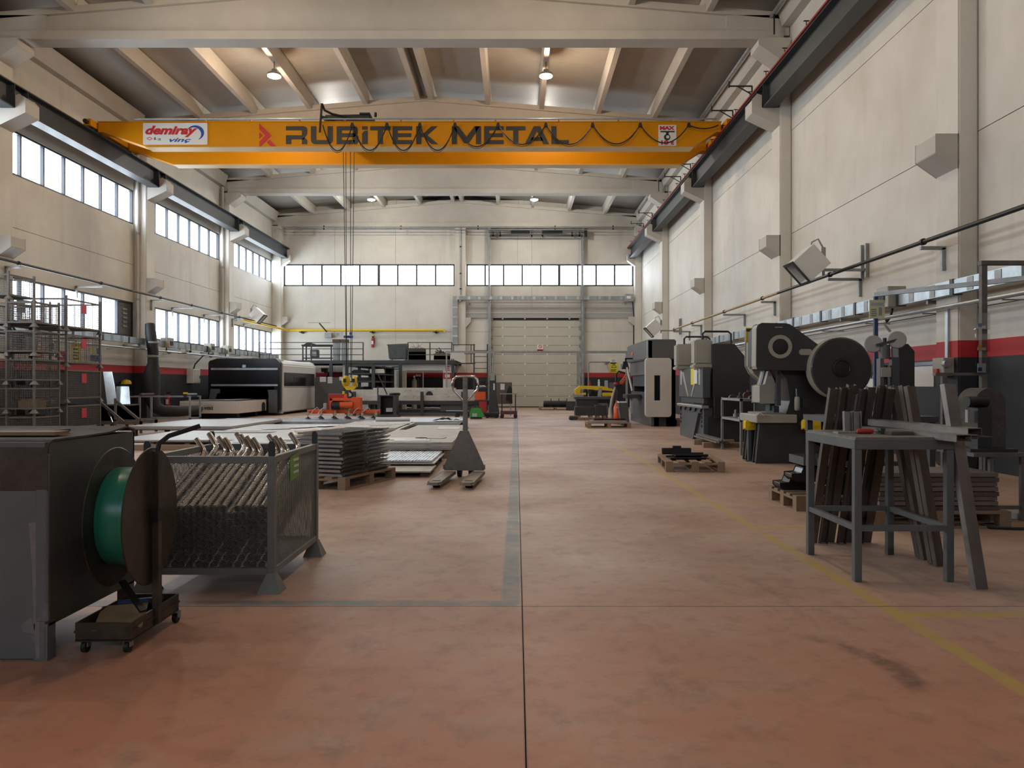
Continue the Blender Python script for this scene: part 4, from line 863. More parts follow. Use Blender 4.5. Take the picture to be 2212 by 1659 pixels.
part(MB().lathe([(.14,0),(.13,.03),(.115,.035),(.105,.02),(.03,.025)],(fwx,11.3,fwz),(0,-1,0),n=28),'hub',M['blackm'],t,smooth=True)
part(MB().prism([(fwx+.05,fwz+.44),(fwx+.25,fwz+.40),(fwx+.55,fwz+.12),(fwx+.56,fwz-.14),(fwx+.1,fwz-.16)],'y',11.54,11.74),'belt_guard',M['mach'],t)
part(MB().lathe([(.03,0),(.042,.02),(.042,.19),(.03,.21)],(px_(1726,11.6),11.68,pz_(887,11.6)),n=14),'lubricator',M['beige'],t,smooth=True)
part(MB().tube([(px_(1726,11.6),11.7,pz_(859,11.6)),(px_(1726,11.6),11.72,pz_(840,11.6))],.012,6),'lubricator_pipe',M['galvdk'],t)
part(B(4.35,4.42,11.7,11.75,.85,1.0),'valve_block',M['steel_dk'],t)
# yellow foot guards
for k,(x0,x1,y0,y1,Y) in enumerate(((1612,1636,909,927,12.0),(1740,1772,908,927,11.35))):
    tt = thing('pedal_guard',['yellow pedal guard hung on a post before the punch press bed','yellow pedal guard fixed to the side of the punch press'][k],'pedal guard',(FX((x0+x1)/2,Y),Y,FZ(y1,Y)))
    xa,xb,za,zb2 = FX(x0,Y),FX(x1,Y),FZ(y1,Y),FZ(y0,Y)
    part(MB().prism([(xa,za),(xb,za),(xb,zb2-.03),(xb-.03,zb2),(xa+.02,zb2),(xa,zb2-.02)],'y',Y,Y+.14),'shell',M['yellowp'],tt,bevel=.012)
    part(MB().prism([(xa+.03,za+.04),(xb-.03,za+.05),(xb-.05,za+.09),(xa+.06,za+.09)],'y',Y-.02,Y+.01),'pedal',M['yellowp'],tt,bevel=.004)
    if k == 0: part(B(xa+.04,xa+.09,Y+.03,Y+.08,0,za),'post',M['mach2'],tt); part(B(xa,xb-.02,Y,Y+.12,0,.015),'foot_plate',M['mach2'],tt)
    else: part(B(xa,xb,Y+.14,11.75,za+.04,za+.1),'mount',M['mach'],tt)
# warning card on press
tt = thing('warning_card','yellow warning card taped to the punch press top edge','sign',(FX(1617,12.4),12.4,FZ(739,12.4))); part(B(FX(1611,12.4),FX(1624,12.4),12.40,12.41,FZ(740,12.4),FZ(708,12.4)),'card',M['signyel'],tt); part(B(FX(1619,12.4),FX(1622,12.4),12.395,12.4,FZ(735,12.4),FZ(722,12.4)).box(FX(1612,12.4),FX(1623,12.4),12.395,12.4,FZ(716,12.4),FZ(710,12.4)),'print',M['textdk'],tt,kind='stuff')
# shelf of slotted angle with tooling
t = thing('tool_shelf','slotted angle two tier tool shelf beside the punch press','shelf',(4.1,13.6,0))
sx0,sx1,sy0,sy1 = 3.8,4.45,13.05,14.3
for x in (sx0,sx1-.04):
    for y in (sy0,sy1-.04): part(B(x,x+.04,y,y+.04,0,.97),'leg',M['galvdk'],t)
for z in (.6,.95): 
    s_ = part(B(sx0,sx1,sy0,sy1,z-.03,z+.01),'shelf',M['galvdk'],t)
for k in range(14):
    z = .61 if k%2 else .96; x = sx0+.1+random.random()*.4; y = sy0+.1+(k//2)*.16; h = .05+.08*random.random()
    m_ = [M['dkbox'],M['steel'],M['rust'],M['blackm']][k%4]
    q = MB().lathe([(.05,0),(.05,h*.5),(.025,h*.55),(.025,h),(.012,h+.02)],(x,y,z),n=10) if k%3 else MB().prism([(x-.06,z),(x+.06,z),(x+.05,z+h),(x-.02,z+h*.9),(x-.05,z+h*.6)],'y',y-.04,y+.04)
    single(q,'press_tool',m_,'small steel press tool standing on the %s tier of the slotted shelf' % ('lower' if k%2 else 'upper'),'tool',(x,y,z),'press tools on the %s shelf tier' % ('lower' if k%2 else 'upper'))
# bar bundle on the floor
for k in range(2): single(B(3.55,4.35,14.6+.75*k,14.72+.75*k,0,.1),'timber_block',M['wood'],'square timber block under the steel bar bundle','timber',(3.9,14.66+.75*k,0),'timbers under the bar bundle',bevel=.004)
for k in range(6):
    x = 3.72+.08*(k%4)+(.04 if k > 3 else 0); z = .1 if k < 4 else .135
    single(channel(MB(),(x,14.2,z+.018),(x,16.0,z+.018),.06,.03,(0,0,1)),'steel_bar',M['profile2'],'long steel channel in the floor bundle, %s layer, %s from the aisle' % ('lower' if k < 4 else 'upper',ORD[k%4]),'steel bar',(x,14.2,z),'steel channels in the floor bundle')
# ================================================================ small press brake
t = thing('press_brake','dark press brake with pale V stripes and two beige cylinder boxes','press brake',(4.2,17.2,0))
part(B(3.9,4.1,16.05,18.35,0,.72),'lower_bed',M['mach2'],t,bevel=.01)
part(B(3.88,4.05,16.05,18.35,.92,1.56),'ram_plate',M['mach2'],t,bevel=.01)
part(B(3.92,4.0,16.1,18.3,.80,.92),'punch_rail',M['steel_dk'],t); part(B(3.84,4.0,15.98,18.42,.70,.76),'die_rail',M['steel'],t,bevel=.01); part(B(3.9,3.96,16.1,18.3,.76,.785),'die',M['steel_dk'],t)
part(MB().prism([(16.25,.60),(17.6,.60),(16.95,.02),(16.75,.02)],'x',3.84,3.9),'wedge_plate',M['mach2'],t)
for k in range(5): y = 16.2+k*.5; part(MB().prism([(y-.08,.70),(y+.08,.70),(y,.62)],'x',3.86,3.9),'die_clamp',M['steel_dk'],t)
for y in (16.15,18.2):
    for k in range(4): part(B(3.885,3.9,y,y+.05,.3+k*.09,.36+k*.09),'slot',M['black'],t)
for s in (-1,1):
    yc = 17.2; part(MB().prism([(yc+s*.85,1.50),(yc+s*.62,1.50),(yc+s*.12,.94),(yc+s*.2,.94)],'x',3.87,3.882),'pale_stripe',M['beige'],t)
sp = [(4.0,0),(4.85,0),(4.85,1.66),(4.54,2.04),(4.1,2.04),(4.1,.95),(4.2,.85),(4.2,.6),(4.0,.5)]
for y in (16.02,18.2): part(MB().prism(sp,'y',y,y+.14),'side_plate',M['mach'],t,bevel=.01)
part(B(4.3,4.55,16.16,18.2,.9,2.0),'back_beam',M['mach'],t); part(B(4.35,5.1,16.4,18.1,.05,1.06),'oil_tank',M['mach'],t,bevel=.01)
for y in (16.15,17.95):
    b = part(B(3.74,4.12,y,y+.34,1.63,2.15),'cylinder_box',M['beige'],t,bevel=.03)
    part(B(3.72,4.14,y-.02,y+.36,1.55,1.63),'box_foot',M['beige'],b,bevel=.02)
    part(MB().cyl((3.93,y+.17,1.2),(3.93,y+.17,1.56),.07,n=16),'piston_rod',M['steel'],t,smooth=True)
    part(MB().tube([(3.95,y+.17,2.15),(3.95,y+.17,2.28),(4.0,y+.18,2.33),(4.5,y+.2,2.33),(4.56,y+.2,2.28),(4.56,y+.2,2.0)],.022,8),'oil_pipe',M['blackm'],t,smooth=True)
part(B(3.865,3.88,16.75,17.05,1.2,1.55),'warning_card',M['signyel'],t); part(B(3.86,3.878,16.45,16.75,1.22,1.52),'notice',M['paper'],t)
part(B(4.1,4.9,15.9,16.02,.5,.95),'foot_box',M['black'],t)
# ================================================================ large press brake
t = thing('press_brake','large grey press brake with off-white side door and slot window','press brake',(4.2,24,0))
part(B(3.74,4.57,22.0,26.0,1.93,2.5),'upper_beam',M['machgrey'],t,bevel=.03)
part(B(3.735,3.9,22.0,22.1,1.95,2.49),'corner_trim',M['galv'],t,bevel=.02)
part(MB().prism([(22.1,1.5),(26,1.5),(26,1.93),(22.1,1.93)],'x',3.84,4.0),'ram',M['machgrey'],t)
part(B(3.86,4.1,22.1,26,.0,.82),'lower_bed',M['machgrey'],t,bevel=.01); part(B(4.3,4.57,22.1,26,.0,1.95),'rear_frame',M['mach'],t)
for y in (22.1,25.8): part(B(3.95,4.57,y,y+.2,.0,1.95),'side_frame',M['mach'],t)
part(B(3.9,3.98,22.3,25.8,1.15,1.5),'punch_row',M['steel_dk'],t); part(B(3.84,4.0,22.2,25.8,.82,.98),'die_row',M['steel_dk'],t)
dw = MB().ring(rrect(FX(1393.5,21.9),FX(1450,21.9),.28,1.96,.09),rrect(FX(1413,21.9),FX(1426,21.9),FZ(865,21.9),FZ(811,21.9),.01),'y',21.84,21.99)
dd = part(dw,'side_door',M['offwhite'],t,bevel=.008); part(B(FX(1412,21.9),FX(1427,21.9),21.93,21.95,FZ(866,21.9),FZ(810,21.9)),'slot_window',M['gloss'],dd)
part(MB().prism([(25.05,2.2),(24.85,2.27),(24.6,2.2),(24.75,2.14),(24.55,2.10),(24.9,2.13)],'x',3.728,3.738),'logo_mark',M['orange'],t)
part(MB().bar((3.5,24.8,2.04),(3.9,24.8,2.04),.05,.05).bar((3.52,24.8,2.04),(3.52,24.8,1.75),.05,.05),'pendant_arm',M['blackm'],t)
part(MB().prism([(3.38,1.7),(3.62,1.7),(3.56,1.95),(3.44,1.95)],'y',24.7,24.9),'pendant_head',M['blackm'],t)
part(MB().tube([(3.55,24.7,1.75),(3.6,24.5,1.4),(3.66,24.3,1.0)],.035,8),'pendant_hose',M['offwhite'],t,smooth=True)
part(B(3.4,3.8,23.6,24.6,.78,.9),'sheet_support',M['dkbox'],t); part(B(3.55,3.62,24,24.1,.3,.78),'support_leg',M['offwhite'],t)
for k in range(3): single(B(4.65+.11*k,4.74+.11*k,22.3,23.6,0,.18),'timber_block',M['wood'],'timber beam on floor behind the large press brake door','timber',(4.7+.11*k,23,0),'timbers behind the large press brake')
# ================================================================ pallets in the aisle
pallet(2.56,21.62,0,'wooden pallet carrying red combs before the large press brake')
q = MB()
for k in range(26): q.box(2.08+k*.038,2.095+k*.038,21.3,21.95,.144,.19)
q.box(2.05,3.05,21.28,21.31,.144,.2).box(2.05,3.05,21.94,21.97,.144,.2)
single(q,'comb_grate',M['steel'],'flat steel comb grate lying on the aisle pallet','grate',(2.55,21.6,.144))
q = MB()
for k in range(22): q.prism([(2.2+k*.04,.2),(2.225+k*.04,.2),(2.212+k*.04,.3)],'y',21.7,21.72)
q.box(2.18,3.08,21.70,21.72,.195,.24)
single(q,'toothed_strip',M['rust'],'rusty red toothed strip lying on the comb grate','strip',(2.6,21.7,.2))
pallet(2.5,11.12,math.radians(85),'wooden pallet carrying black plates in the aisle near yellow line')
for k,(x,y,w_,l,z,h) in enumerate(((2.42,11.0,.5,.34,.144,.03),(2.5,11.1,.46,.3,.174,.035),(2.36,11.35,.42,.08,.174,.09))):
    q = MB().box(x-w_/2,x+w_/2,y-l/2,y+l/2,z,z+.012).box(x-w_/2,x+w_/2,y-l/2,y-l/2+.012,z,z+h).box(x-w_/2,x+w_/2,y+l/2-.012,y+l/2,z,z+h)
    single(q,'black_plate',M['blackm'],['black folded plate lowest on the aisle pallet','black folded plate stacked upper on the aisle pallet','short black angle piece at the rear of the aisle pallet'][k],'steel plate',(x,y,z))
single(B(2.3,2.42,11.3,11.36,.27,.30).box(2.33,2.39,11.31,11.35,.264,.27),'small_block',M['blackm'],'tiny black block topping the plates on the aisle pallet','block',(2.36,11.33,.264))
# black tooling pallet beside the table
pallet(3.25,7.68,0,'wooden pallet under black tooling parts behind the work table',0,1,1)
random.seed(3)
for k in range(9):
    x = 2.83+(k%5)*.24; y = 7.47 if k%2 else 7.8; z = .144+(.13 if k > 4 else 0); h = .125
    q = MB().prism([(x-.15,z),(x+.13,z),(x+.13,z+h*.5),(x+.04,z+h),(x-.08,z+h),(x-.10,z+h*.6),(x-.19,z+h*.55),(x-.19,z+h*.3)],'y',y-.11,y+.11)
    single(q,'die_part',M['gloss'] if k%2 else M['blackm'],'black stepped die part in the %s layer on the tooling pallet, %s from the aisle' % ('upper' if k > 4 else 'lower',ORD[k%5]),'die',(x,y,z),'black die parts on the tooling pallet',bevel=.006)
t = thing('wire_basket','grey slotted basket on top of the black die parts','basket',(2.95,7.7,.40))
part(MB().ring([(2.8,7.5),(3.2,7.5),(3.2,7.9),(2.8,7.9)],[(2.81,7.51),(3.19,7.51),(3.19,7.89),(2.81,7.89)],'z',.40,.49),'side_walls',M['plastic_grey'],t); part(B(2.8,3.2,7.5,7.9,.40,.41),'bottom',M['plastic_grey'],t)
for k in range(7): part(B(2.82+k*.055,2.84+k*.055,7.49,7.5,.41,.48),'slat',M['galvdk'],t)
# stack of flat bars on pallet behind the table
pallet(3.55,6.72,0,'wooden pallet carrying long flat bars behind the leaning profiles',0,.95,.8)
for k in range(8):
    z = .144+k*.04; single(B(3.05,4.05,6.45+.012*(k%3),6.95-.01*(k%2),z,z+.034),'flat_bar',M['profile2'] if k%3 else M['profile'],'wide flat bar behind the leaning profiles, %s up from its pallet' % ORD[k],'steel bar',(3.5,6.7,z),'flat bars stacked behind the profiles')
# bench with fly press
t = thing('steel_bench','dark steel bench carrying the hand fly press','bench',(3.75,8.5,0))
part(B(3.3,4.5,8.2,8.85,.80,.86),'benchtop',M['mach2'],t)
for x in (3.32,4.42):
    for y in (8.22,8.77): part(B(x,x+.06,y,y+.06,0,.80),'leg',M['mach2'],t)
part(B(3.38,4.42,8.5,8.55,.3,.35),'stretcher',M['mach2'],t)
fy = 8.4
def hx(p): return FX(p,fy)
def hz(p): return FZ(p,fy)
t = thing('fly_press','hand fly press with two round counterweights on a bench','press',(hx(1915),fy,.86))
part(B(hx(1888),hx(1936),fy-.1,fy+.12,.86,hz(889)),'base_plate',M['beige'],t,bevel=.008)
part(MB().prism([(hx(1925),.86),(hx(1968),.86),(hx(1968),hz(760)),(hx(1955),hz(745)),(hx(1936),hz(745)),(hx(1940),hz(840))],'y',fy-.06,fy+.1),'column',M['mach'],t,bevel=.008)
part(MB().cyl((hx(1911),fy,hz(775)),(hx(1911),fy,hz(745)),.055,n=16),'screw_nut',M['machgrey'],t,smooth=True); part(MB().lathe([(.03,0),(.03,.4)],(hx(1911),fy,hz(868)),n=12),'screw',M['steel_dk'],t)
part(B(hx(1896),hx(1918),fy-.08,fy+.02,hz(815),hz(794)),'guide_block',M['beige'],t,bevel=.005); part(B(hx(1894),hx(1928),fy-.09,fy+.03,hz(858),hz(836)),'ram_block',M['beige'],t,bevel=.008)
part(B(hx(1903),hx(1913),fy-.05,fy,hz(890),hz(858)),'ram',M['steel'],t); part(B(hx(1895),hx(1903),fy-.07,fy+.02,hz(836),hz(775)),'slide',M['machgrey'],t); part(B(hx(1920),hx(1936),fy-.07,fy+.0,hz(845),hz(772)),'slide',M['mach2'],t)
part(MB().bar((hx(1892),fy-.02,hz(746)),(hx(1934),fy-.05,hz(735)),.03,.03),'cross_arm',M['steel_dk'],t); part(MB().cyl((hx(1911),fy,hz(745)),(hx(1911),fy,hz(730)),.02,n=10),'arm_hub',M['blackm'],t)
for p,y in ((1891,743),(1934,735)): part(MB().lathe([(.01,0),(.088,0),(.095,.008),(.095,.028),(.088,.036),(.01,.036)],(hx(p),fy-.03 if p > 1900 else fy+.06,hz(y)),(-.25,-1,.1),n=28),'counterweight',M['beige'],t,smooth=True)
part(MB().bar((hx(1921),fy-.02,hz(717)),(hx(1908),fy-.02,hz(700)),.022,.022),'handle_rod',M['beige'],t)
# sign post with card
sy_ = 9.2
t = thing('sign_post','blue steel post carrying a pale yellow card','sign post',(FX(1893,sy_),sy_,0))
part(B(FX(1889,sy_),FX(1897,sy_),sy_,sy_+.04,0,FZ(640,sy_)),'post',M['blue'],t)
cd = part(B(FX(1877,sy_),FX(1910,sy_),sy_-.015,sy_-.005,FZ(688,sy_),FZ(648,sy_)),'card',mk('pale_yellow_card',(.62,.66,.38),.5),t)
part(B(FX(1880,sy_),FX(1907,sy_),sy_-.018,sy_-.015,FZ(660,sy_),FZ(654,sy_)),'print_block',M['galv'],cd)
for k in range(4): part(B(FX(1881,sy_),FX(1892,sy_),sy_-.018,sy_-.015,FZ(670+k*4.5,sy_),FZ(667.5+k*4.5,sy_)),'print_line',M['galvdk'],cd)
part(B(FX(1897,sy_),FX(1904,sy_),sy_-.018,sy_-.015,FZ(682,sy_),FZ(664,sy_)),'picture',M['galvdk'],cd)
part(MB().bar((FX(1892,sy_),sy_+.02,FZ(636,sy_)),(FX(1892,sy_)+1.15,sy_-1.6,FZ(636,sy_)+.02),.04,.05),'slotted_strut',M['galvdk'],t)
# information frame
fy2 = 7.6
t = thing('information_frame','dark steel standing frame with clear leaflet holders near the wall','frame',(FX(2128,fy2),fy2,0))
def ix(p): return FX(p,fy2)
def iz(p): return FZ(p,fy2)
part(B(ix(2121),ix(2133),fy2,fy2+.05,0,iz(565)),'post',M['cage'],t); part(B(ix(2119),ix(2330),fy2-.01,fy2+.055,iz(572),iz(563)),'top_bar',M['cage'],t)
part(B(ix(2320),ix(2330),fy2,fy2+.05,0,iz(572)),'post',M['cage'],t)
part(B(ix(2021),ix(2121),fy2,fy2+.04,iz(811),iz(805)),'side_bar',M['cage'],t); part(B(ix(2036),ix(2046),fy2,fy2+.04,0,iz(811)),'side_post',M['cage'],t)
for k,(a,b,m_) in enumerate(((677,712,M['signblue']),(722,759,M['signyel']),(772,807,M['blue']))):
    h = part(B(ix(2101),ix(2132),fy2-.05,fy2-.045,iz(b),iz(a)).box(ix(2101),ix(2132),fy2-.05,fy2-.005,iz(b),iz(b-1)),'leaflet_holder',M['acryl'],t); part(B(ix(2108),ix(2116),fy2-.04,fy2-.037,iz(b-5),iz(b-13)),'leaflet',m_,h); part(B(ix(2107),ix(2125),fy2-.035,fy2-.032,iz(b-2),iz(b-(22 if k == 2 else 8))),'paper_sheet',M['paper'],h)
part(B(ix(2118),ix(2135),fy2-.012,fy2-.004,iz(861),iz(843)),'blue_tag',mk('pale_blue_tag',(.25,.45,.72),.5),t)
# grinder on low stand
gy = 6.95
def kx(p): return FX(p,gy)
def kz(p): return FZ(p,gy)
t = thing('belt_grinder','dark bench grinder with big rounded wheel guard','grinder',(kx(2140),gy+.2,.60))
q = [(kx(2108),kz(975))]+[(kx(2142)+ (kx(2176)-kx(2142))*math.cos(a),kz(875)+(kz(838)-kz(875))*math.sin(a)) for a in [PI-PI*i/12 for i in range(13)]]+[(kx(2176),kz(975))]
part(MB().prism(q,'y',gy+.02,gy+.3),'wheel_guard',M['felt'],t); part(MB().cyl((kx(2085),gy-.02,kz(868)),(kx(2130),gy+.0,kz(868)),.05,n=14),'spindle_head',M['blackm'],t,smooth=True)
part(B(kx(2098),kx(2128),gy-.1,gy+.02,.62,kz(880)),'stand_body',M['mach'],t); part(B(kx(2082),kx(2092),gy-.06,gy-.02,kz(912),kz(885)),'work_rest',M['galvdk'],t); part(B(kx(2075),kx(2176),gy-.15,gy+.35,.60,.63),'base_plate',M['mach'],t)
t = thing('low_stand','low steel stand under the bench grinder','stand',(kx(2130),gy+.1,0))
part(B(kx(2075),kx(2186),gy-.2,gy+.4,.565,.60),'top',M['cage'],t)
for x in (kx(2112),kx(2178)):
    for y in (gy-.18,gy+.34): part(B(x,x+.035,y,y+.035,0,.565),'leg',M['cage'],t)
for y in (gy-.17,gy+.35): part(B(kx(2112)+.035,kx(2178),y,y+.02,.1,.13),'rail',M['cage'],t)
single(MB().hexa([(kx(2166),gy-.1,.0),(kx(2222),gy-.16,.0),(kx(2222),gy+.0,.0),(kx(2168),gy+.06,.0),(kx(2166),gy-.1,.06),(kx(2222),gy-.16,.06),(kx(2222),gy+.0,.06),(kx(2168),gy+.06,.06)]),'pale_block',M['offwhite'],'pale timber block on floor beside the grinder stand','block',(kx(2190),gy,0),bevel=.006)
single(MB().tube([(4.25+.35*math.cos(a),6.45+.12*math.sin(a),.014) for a in [PI*.55+i*.22 for i in range(22)]]+[(4.7,6.5,.014),(5.2,6.9,.014)],.012,6),'floor_cable',M['black'],'black cable looped on the floor near the grinder stand','cable',(4.25,6.45,.0),smooth=True)
# ================================================================ grey cabinet with felt
cx0,cx1,cy0,cy1 = -3.35,-2.035,3.33,4.09
t = thing('sheet_cabinet','large grey primed sheet metal cabinet draped with brown felt','cabinet',(-2.7,3.7,0))
part(B(cx0,cx1-.01,cy0,cy0+.012,.012,.95),'front_panel',M['cabinet'],t)
part(B(cx1-.012,cx1,cy0+.012,cy1,.15,.95),'side_panel',M['cabside'],t); part(B(cx0,cx0+.012,cy0+.012,cy1,.15,.95),'side_panel',M['cabside'],t)
part(B(cx0,cx1,cy1-.012,cy1,.15,.95),'rear_panel',M['cabside'],t); part(B(cx0+.012,cx1-.012,cy0+.012,cy1-.012,.93,.95),'top_panel',M['cabinet'],t)
part(B(cx1-.05,cx1+.004,cy0-.004,cy0+.02,.17,.90),'corner_strip',M['cabinet'],t,bevel=.006)
for x,y in ((cx1-.06,cy0+.002),(cx1-.06,cy1-.06),(cx0,cy0+.002),(cx0,cy1-.06)): part(B(x,x+.06,y,y+.06,0,.16),'leg',M['cabinet'],t)
M['smear'] = mk('pale_primer_smear',(.23,.21,.22),.65,var=.2,scale=9)
for nm_,pp in (('primer_smear',[(62,1130),(80,1128),(86,1180),(86,1420),(78,1424),(72,1330),(70,1240),(66,1180)]),('primer_smear',[(44,1350),(66,1335),(76,1350),(74,1368),(52,1366)])):
    part(MB().prism([(FX(x,cy0),FZ(y,cy0)) for x,y in pp],'y',cy0-.0008,cy0+.001),nm_,M['smear'],t)
prof = [(cy0-.004,.745),(cy0-.006,.9)]+[(cy0+.05-.056*math.cos(a),.905+.056*math.sin(a)) for a in [i*PI/12 for i in range(7)]]+[(cy0+.3,.962),(cy0+.5,.966),(cy1-.08,.985),(cy1,.965)]
inn = [(y+.006 if i < 2 else y,z-(0 if i < 2 else .009)) for i,(y,z) in enumerate(prof)]
q = MB(); n = len(prof)
for i in range(n-1): q.prism([prof[i],prof[i+1],(prof[i+1][0]+(.006 if prof[i+1][1] < .93 else 0),prof[i+1][1]-.009),(prof[i][0]+(.006 if prof[i][1] < .93 else 0),prof[i][1]-.009)],'x',cx0-.01,cx1+.004)
single(q,'felt_cover',M['felt'],'dark brown felt cover folded over the grey cabinet top','cover',(-2.7,3.6,.96),smooth=True)
for k,(x0,x1,y0,y1,z,h,r) in enumerate(((-2.75,-2.11,3.5,3.62,.968,.016,.03),(-2.85,-2.2,3.62,3.80,.971,.012,-.05))):
    q = B(-(x1-x0)/2,(x1-x0)/2,-(y1-y0)/2,(y1-y0)/2,0,h).xf(rot(r,((x0+x1)/2,(y0+y1)/2,z)))
    single(q,'wood_board',M['wooddk'] if k else M['card'],['narrow brown board lying on the felt near its front','wide dark board lying on the felt behind the narrow one'][k],'board',((x0+x1)/2,(y0+y1)/2,z))
# ================================================================ strapping reel on a trolley
bx0,bx1,by0,by1 = -1.965,-1.715,3.42,3.90
t = thing('strapping_trolley','oily steel trolley carrying a reel of green strapping','trolley',(-1.83,3.65,0))
tr = MB().ring([(bx0,by0),(bx1,by0),(bx1,by1),(bx0,by1)],[(bx0+.008,by0+.008),(bx1-.008,by0+.008),(bx1-.008,by1-.008),(bx0+.008,by1-.008)],'z',.062,.14).box(bx0,bx1,by0,by1,.055,.065)
part(tr,'tray',M['reel'],t)
part(MB().ring([(bx0-.004,by0-.004),(bx1+.004,by0-.004),(bx1+.004,by1+.004),(bx0-.004,by1+.004)],[(bx0+.002,by0+.002),(bx1-.002,by0+.002),(bx1-.002,by1-.002),(bx0+.002,by1-.002)],'z',.095,.105),'tray_seam',M['reel'],t)
for x,y in ((bx0+.03,by0+.03),(bx1-.03,by0+.03),(bx1-.005,by1-.02),(bx0+.03,by1-.03)):
    c = part(MB().cyl((x-.01,y,.026),(x+.01,y,.026),.026,n=16),'caster_wheel',M['black'],t,smooth=True)
    part(B(x-.016,x-.012,y-.012,y+.02,.026,.056).box(x+.012,x+.016,y-.012,y+.02,.026,.056).box(x-.018,x+.018,y-.018,y+.022,.052,.056),'caster_fork',M['galvdk'],c)
rx,rz_,ry = -1.74,.578,3.66; ax_ = Vector((1,.07,0)).normalized(); c1 = Vector((rx,ry,rz_)); c0 = c1-ax_*.165
for c in (c0,c1): part(MB().lathe([(.03,-.003),(.322,-.003),(.325,0),(.322,.003),(.03,.003)],c,ax_,n=48),'reel_disc',M['reel'],t,smooth=True)
part(MB().lathe([(.06,.004),(.228,.004),(.23,.01),(.23,.155),(.228,.161),(.06,.161)],c0,ax_,n=48),'strapping_coil',M['strap'],t,smooth=True)
part(MB().cyl(c0-ax_*.02,c1+ax_*.04,.02,n=12),'axle',M['blackm'],t,smooth=True)
part(B(rx+.012,rx+.042,ry-.018,ry+.018,.065,.885),'upright_post',M['reel'],t); part(B(rx+.008,rx+.046,ry-.03,ry+.03,.55,.61),'bearing_block',M['blackm'],t)
part(MB().tube([(rx+.027,ry,.87),(rx+.035,ry+.005,.92),(rx+.075,ry+.02,.955),(rx+.2,ry+.08,1.0)],.012,8),'handle',M['blackm'],t,smooth=True)
part(MB().bar((rx-.13,ry-.02,.27),(rx+.01,ry-.1,.15),.03,.012),'brake_arm',M['blackm'],t)
single(B(-.1,.1,-.14,.14,0,.006).xf(Matrix.Translation((-1.84,3.58,.118)) @ Matrix.Rotation(.35,4,'Z') @ Matrix.Rotation(.12,4,'X')),'cardboard_sheet',M['card'],'brown cardboard sheet lying in the trolley tray','cardboard',(-1.84,3.58,.1))
t = thing('strapping_tool','blue handled strapping tool lying in the trolley tray','tool',(-1.82,3.75,.13)); part(MB().bar((-1.93,3.72,.145),(-1.78,3.76,.15),.03,.02),'handle',M['blue'],t,bevel=.005); part(B(-1.79,-1.74,3.74,3.79,.13,.16),'jaw',M['blackm'],t)
# ================================================================ expanded mesh crate with bent tubes
gx0,gx1,gy0,gy1,gz0,gz1 = -2.165,-1.40,4.44,5.43,.10,.785
t = thing('mesh_crate','grey steel crate with expanded metal sides full of tubes','crate',((gx0+gx1)/2,(gy0+gy1)/2,0))
pw = .042
for x in (gx0,gx1-pw):
    for y in (gy0,gy1-pw):
        p = part(B(x,x+pw,y,y+pw,gz0,gz1),'corner_post',M['cratepaint'],t,bevel=.003)
        part(MB().prism([(x+.002,gz1),(x+pw-.002,gz1),(x+pw-.002,gz1+.07),(x+pw-.01,gz1+.088),(x+.01,gz1+.088),(x+.002,gz1+.07)],'y',y+.016,y+.026),'stacking_tab',M['dkbox'],p)
        cx_,cy_ = x+pw/2,y+pw/2; a,b = .066,.024
        part(MB().hexa([(cx_-a,cy_-a,0),(cx_+a,cy_-a,0),(cx_+a,cy_+a,0),(cx_-a,cy_+a,0),(cx_-b,cy_-b,gz0+.01),(cx_+b,cy_-b,gz0+.01),(cx_+b,cy_+b,gz0+.01),(cx_-b,cy_+b,gz0+.01)]),'foot',M['cratepaint'],p)
for z0,z1 in ((gz0,gz0+.04),(gz1-.04,gz1)):
    for y in (gy0+.004,gy1-.036): part(B(gx0+pw,gx1-pw,y,y+.032,z0,z1),'rail',M['cratepaint'],t,bevel=.002)
    for x in (gx0+.004,gx1-.036): part(B(x,x+.032,gy0+pw,gy1-pw,z0,z1),'rail',M['cratepaint'],t,bevel=.002)
part(B(gx0+.03,gx1-.03,gy0+.03,gy1-.03,gz0+.01,gz0+.022),'floor_plate',M['cratepaint'],t)
def expanded(q,axis,c,a0,a1,z0,z1,dw=.037,dh=.0165,tw=.0034):
    na = int((a1-a0)/(dw/2)); nz = int((z1-z0)/dh); da = (a1-a0)/na; dzz = (z1-z0)/nz
    for k in range(nz):
        zc = z0+(k+.5)*dzz
        for s in (-1,1):
            pts = []
            for i in range(na+1): pts.append((a0+i*da,zc+(dzz/2 if (i+(0 if s > 0 else 1))%2 else 0)*s))
            vs = []; 
            for (a,z) in pts:
                for dc,dz_ in ((-.0015,-tw/2),(.0015,-tw/2),(.0015,tw/2),(-.0015,tw/2)): vs.append((a,c+dc,z+dz_) if axis == 'y' else (c+dc,a,z+dz_))
            fs = []
            for i in range(na): b = i*4; fs += [[b,b+4,b+5,b+1],[b+1,b+5,b+6,b+2],[b+2,b+6,b+7,b+3],[b+3,b+7,b+4,b]]
            q.add(vs,fs)
    return q
for ax,c in (('y',gy0+.012),('y',gy1-.012)): part(expanded(MB(),ax,c,gx0+pw,gx1-pw,gz0+.04,gz1-.04),'expanded_mesh',M['cratepaint'],t,kind='stuff')
for ax,c in (('x',gx1-.012),('x',gx0+.012)): part(expanded(MB(),ax,c,gy0+pw,gy1-pw,gz0+.04,gz1-.04),'expanded_mesh',M['cratepaint'],t,kind='stuff')
tgm = mk('lime_green_tag',(.16,.36,.05),.5)
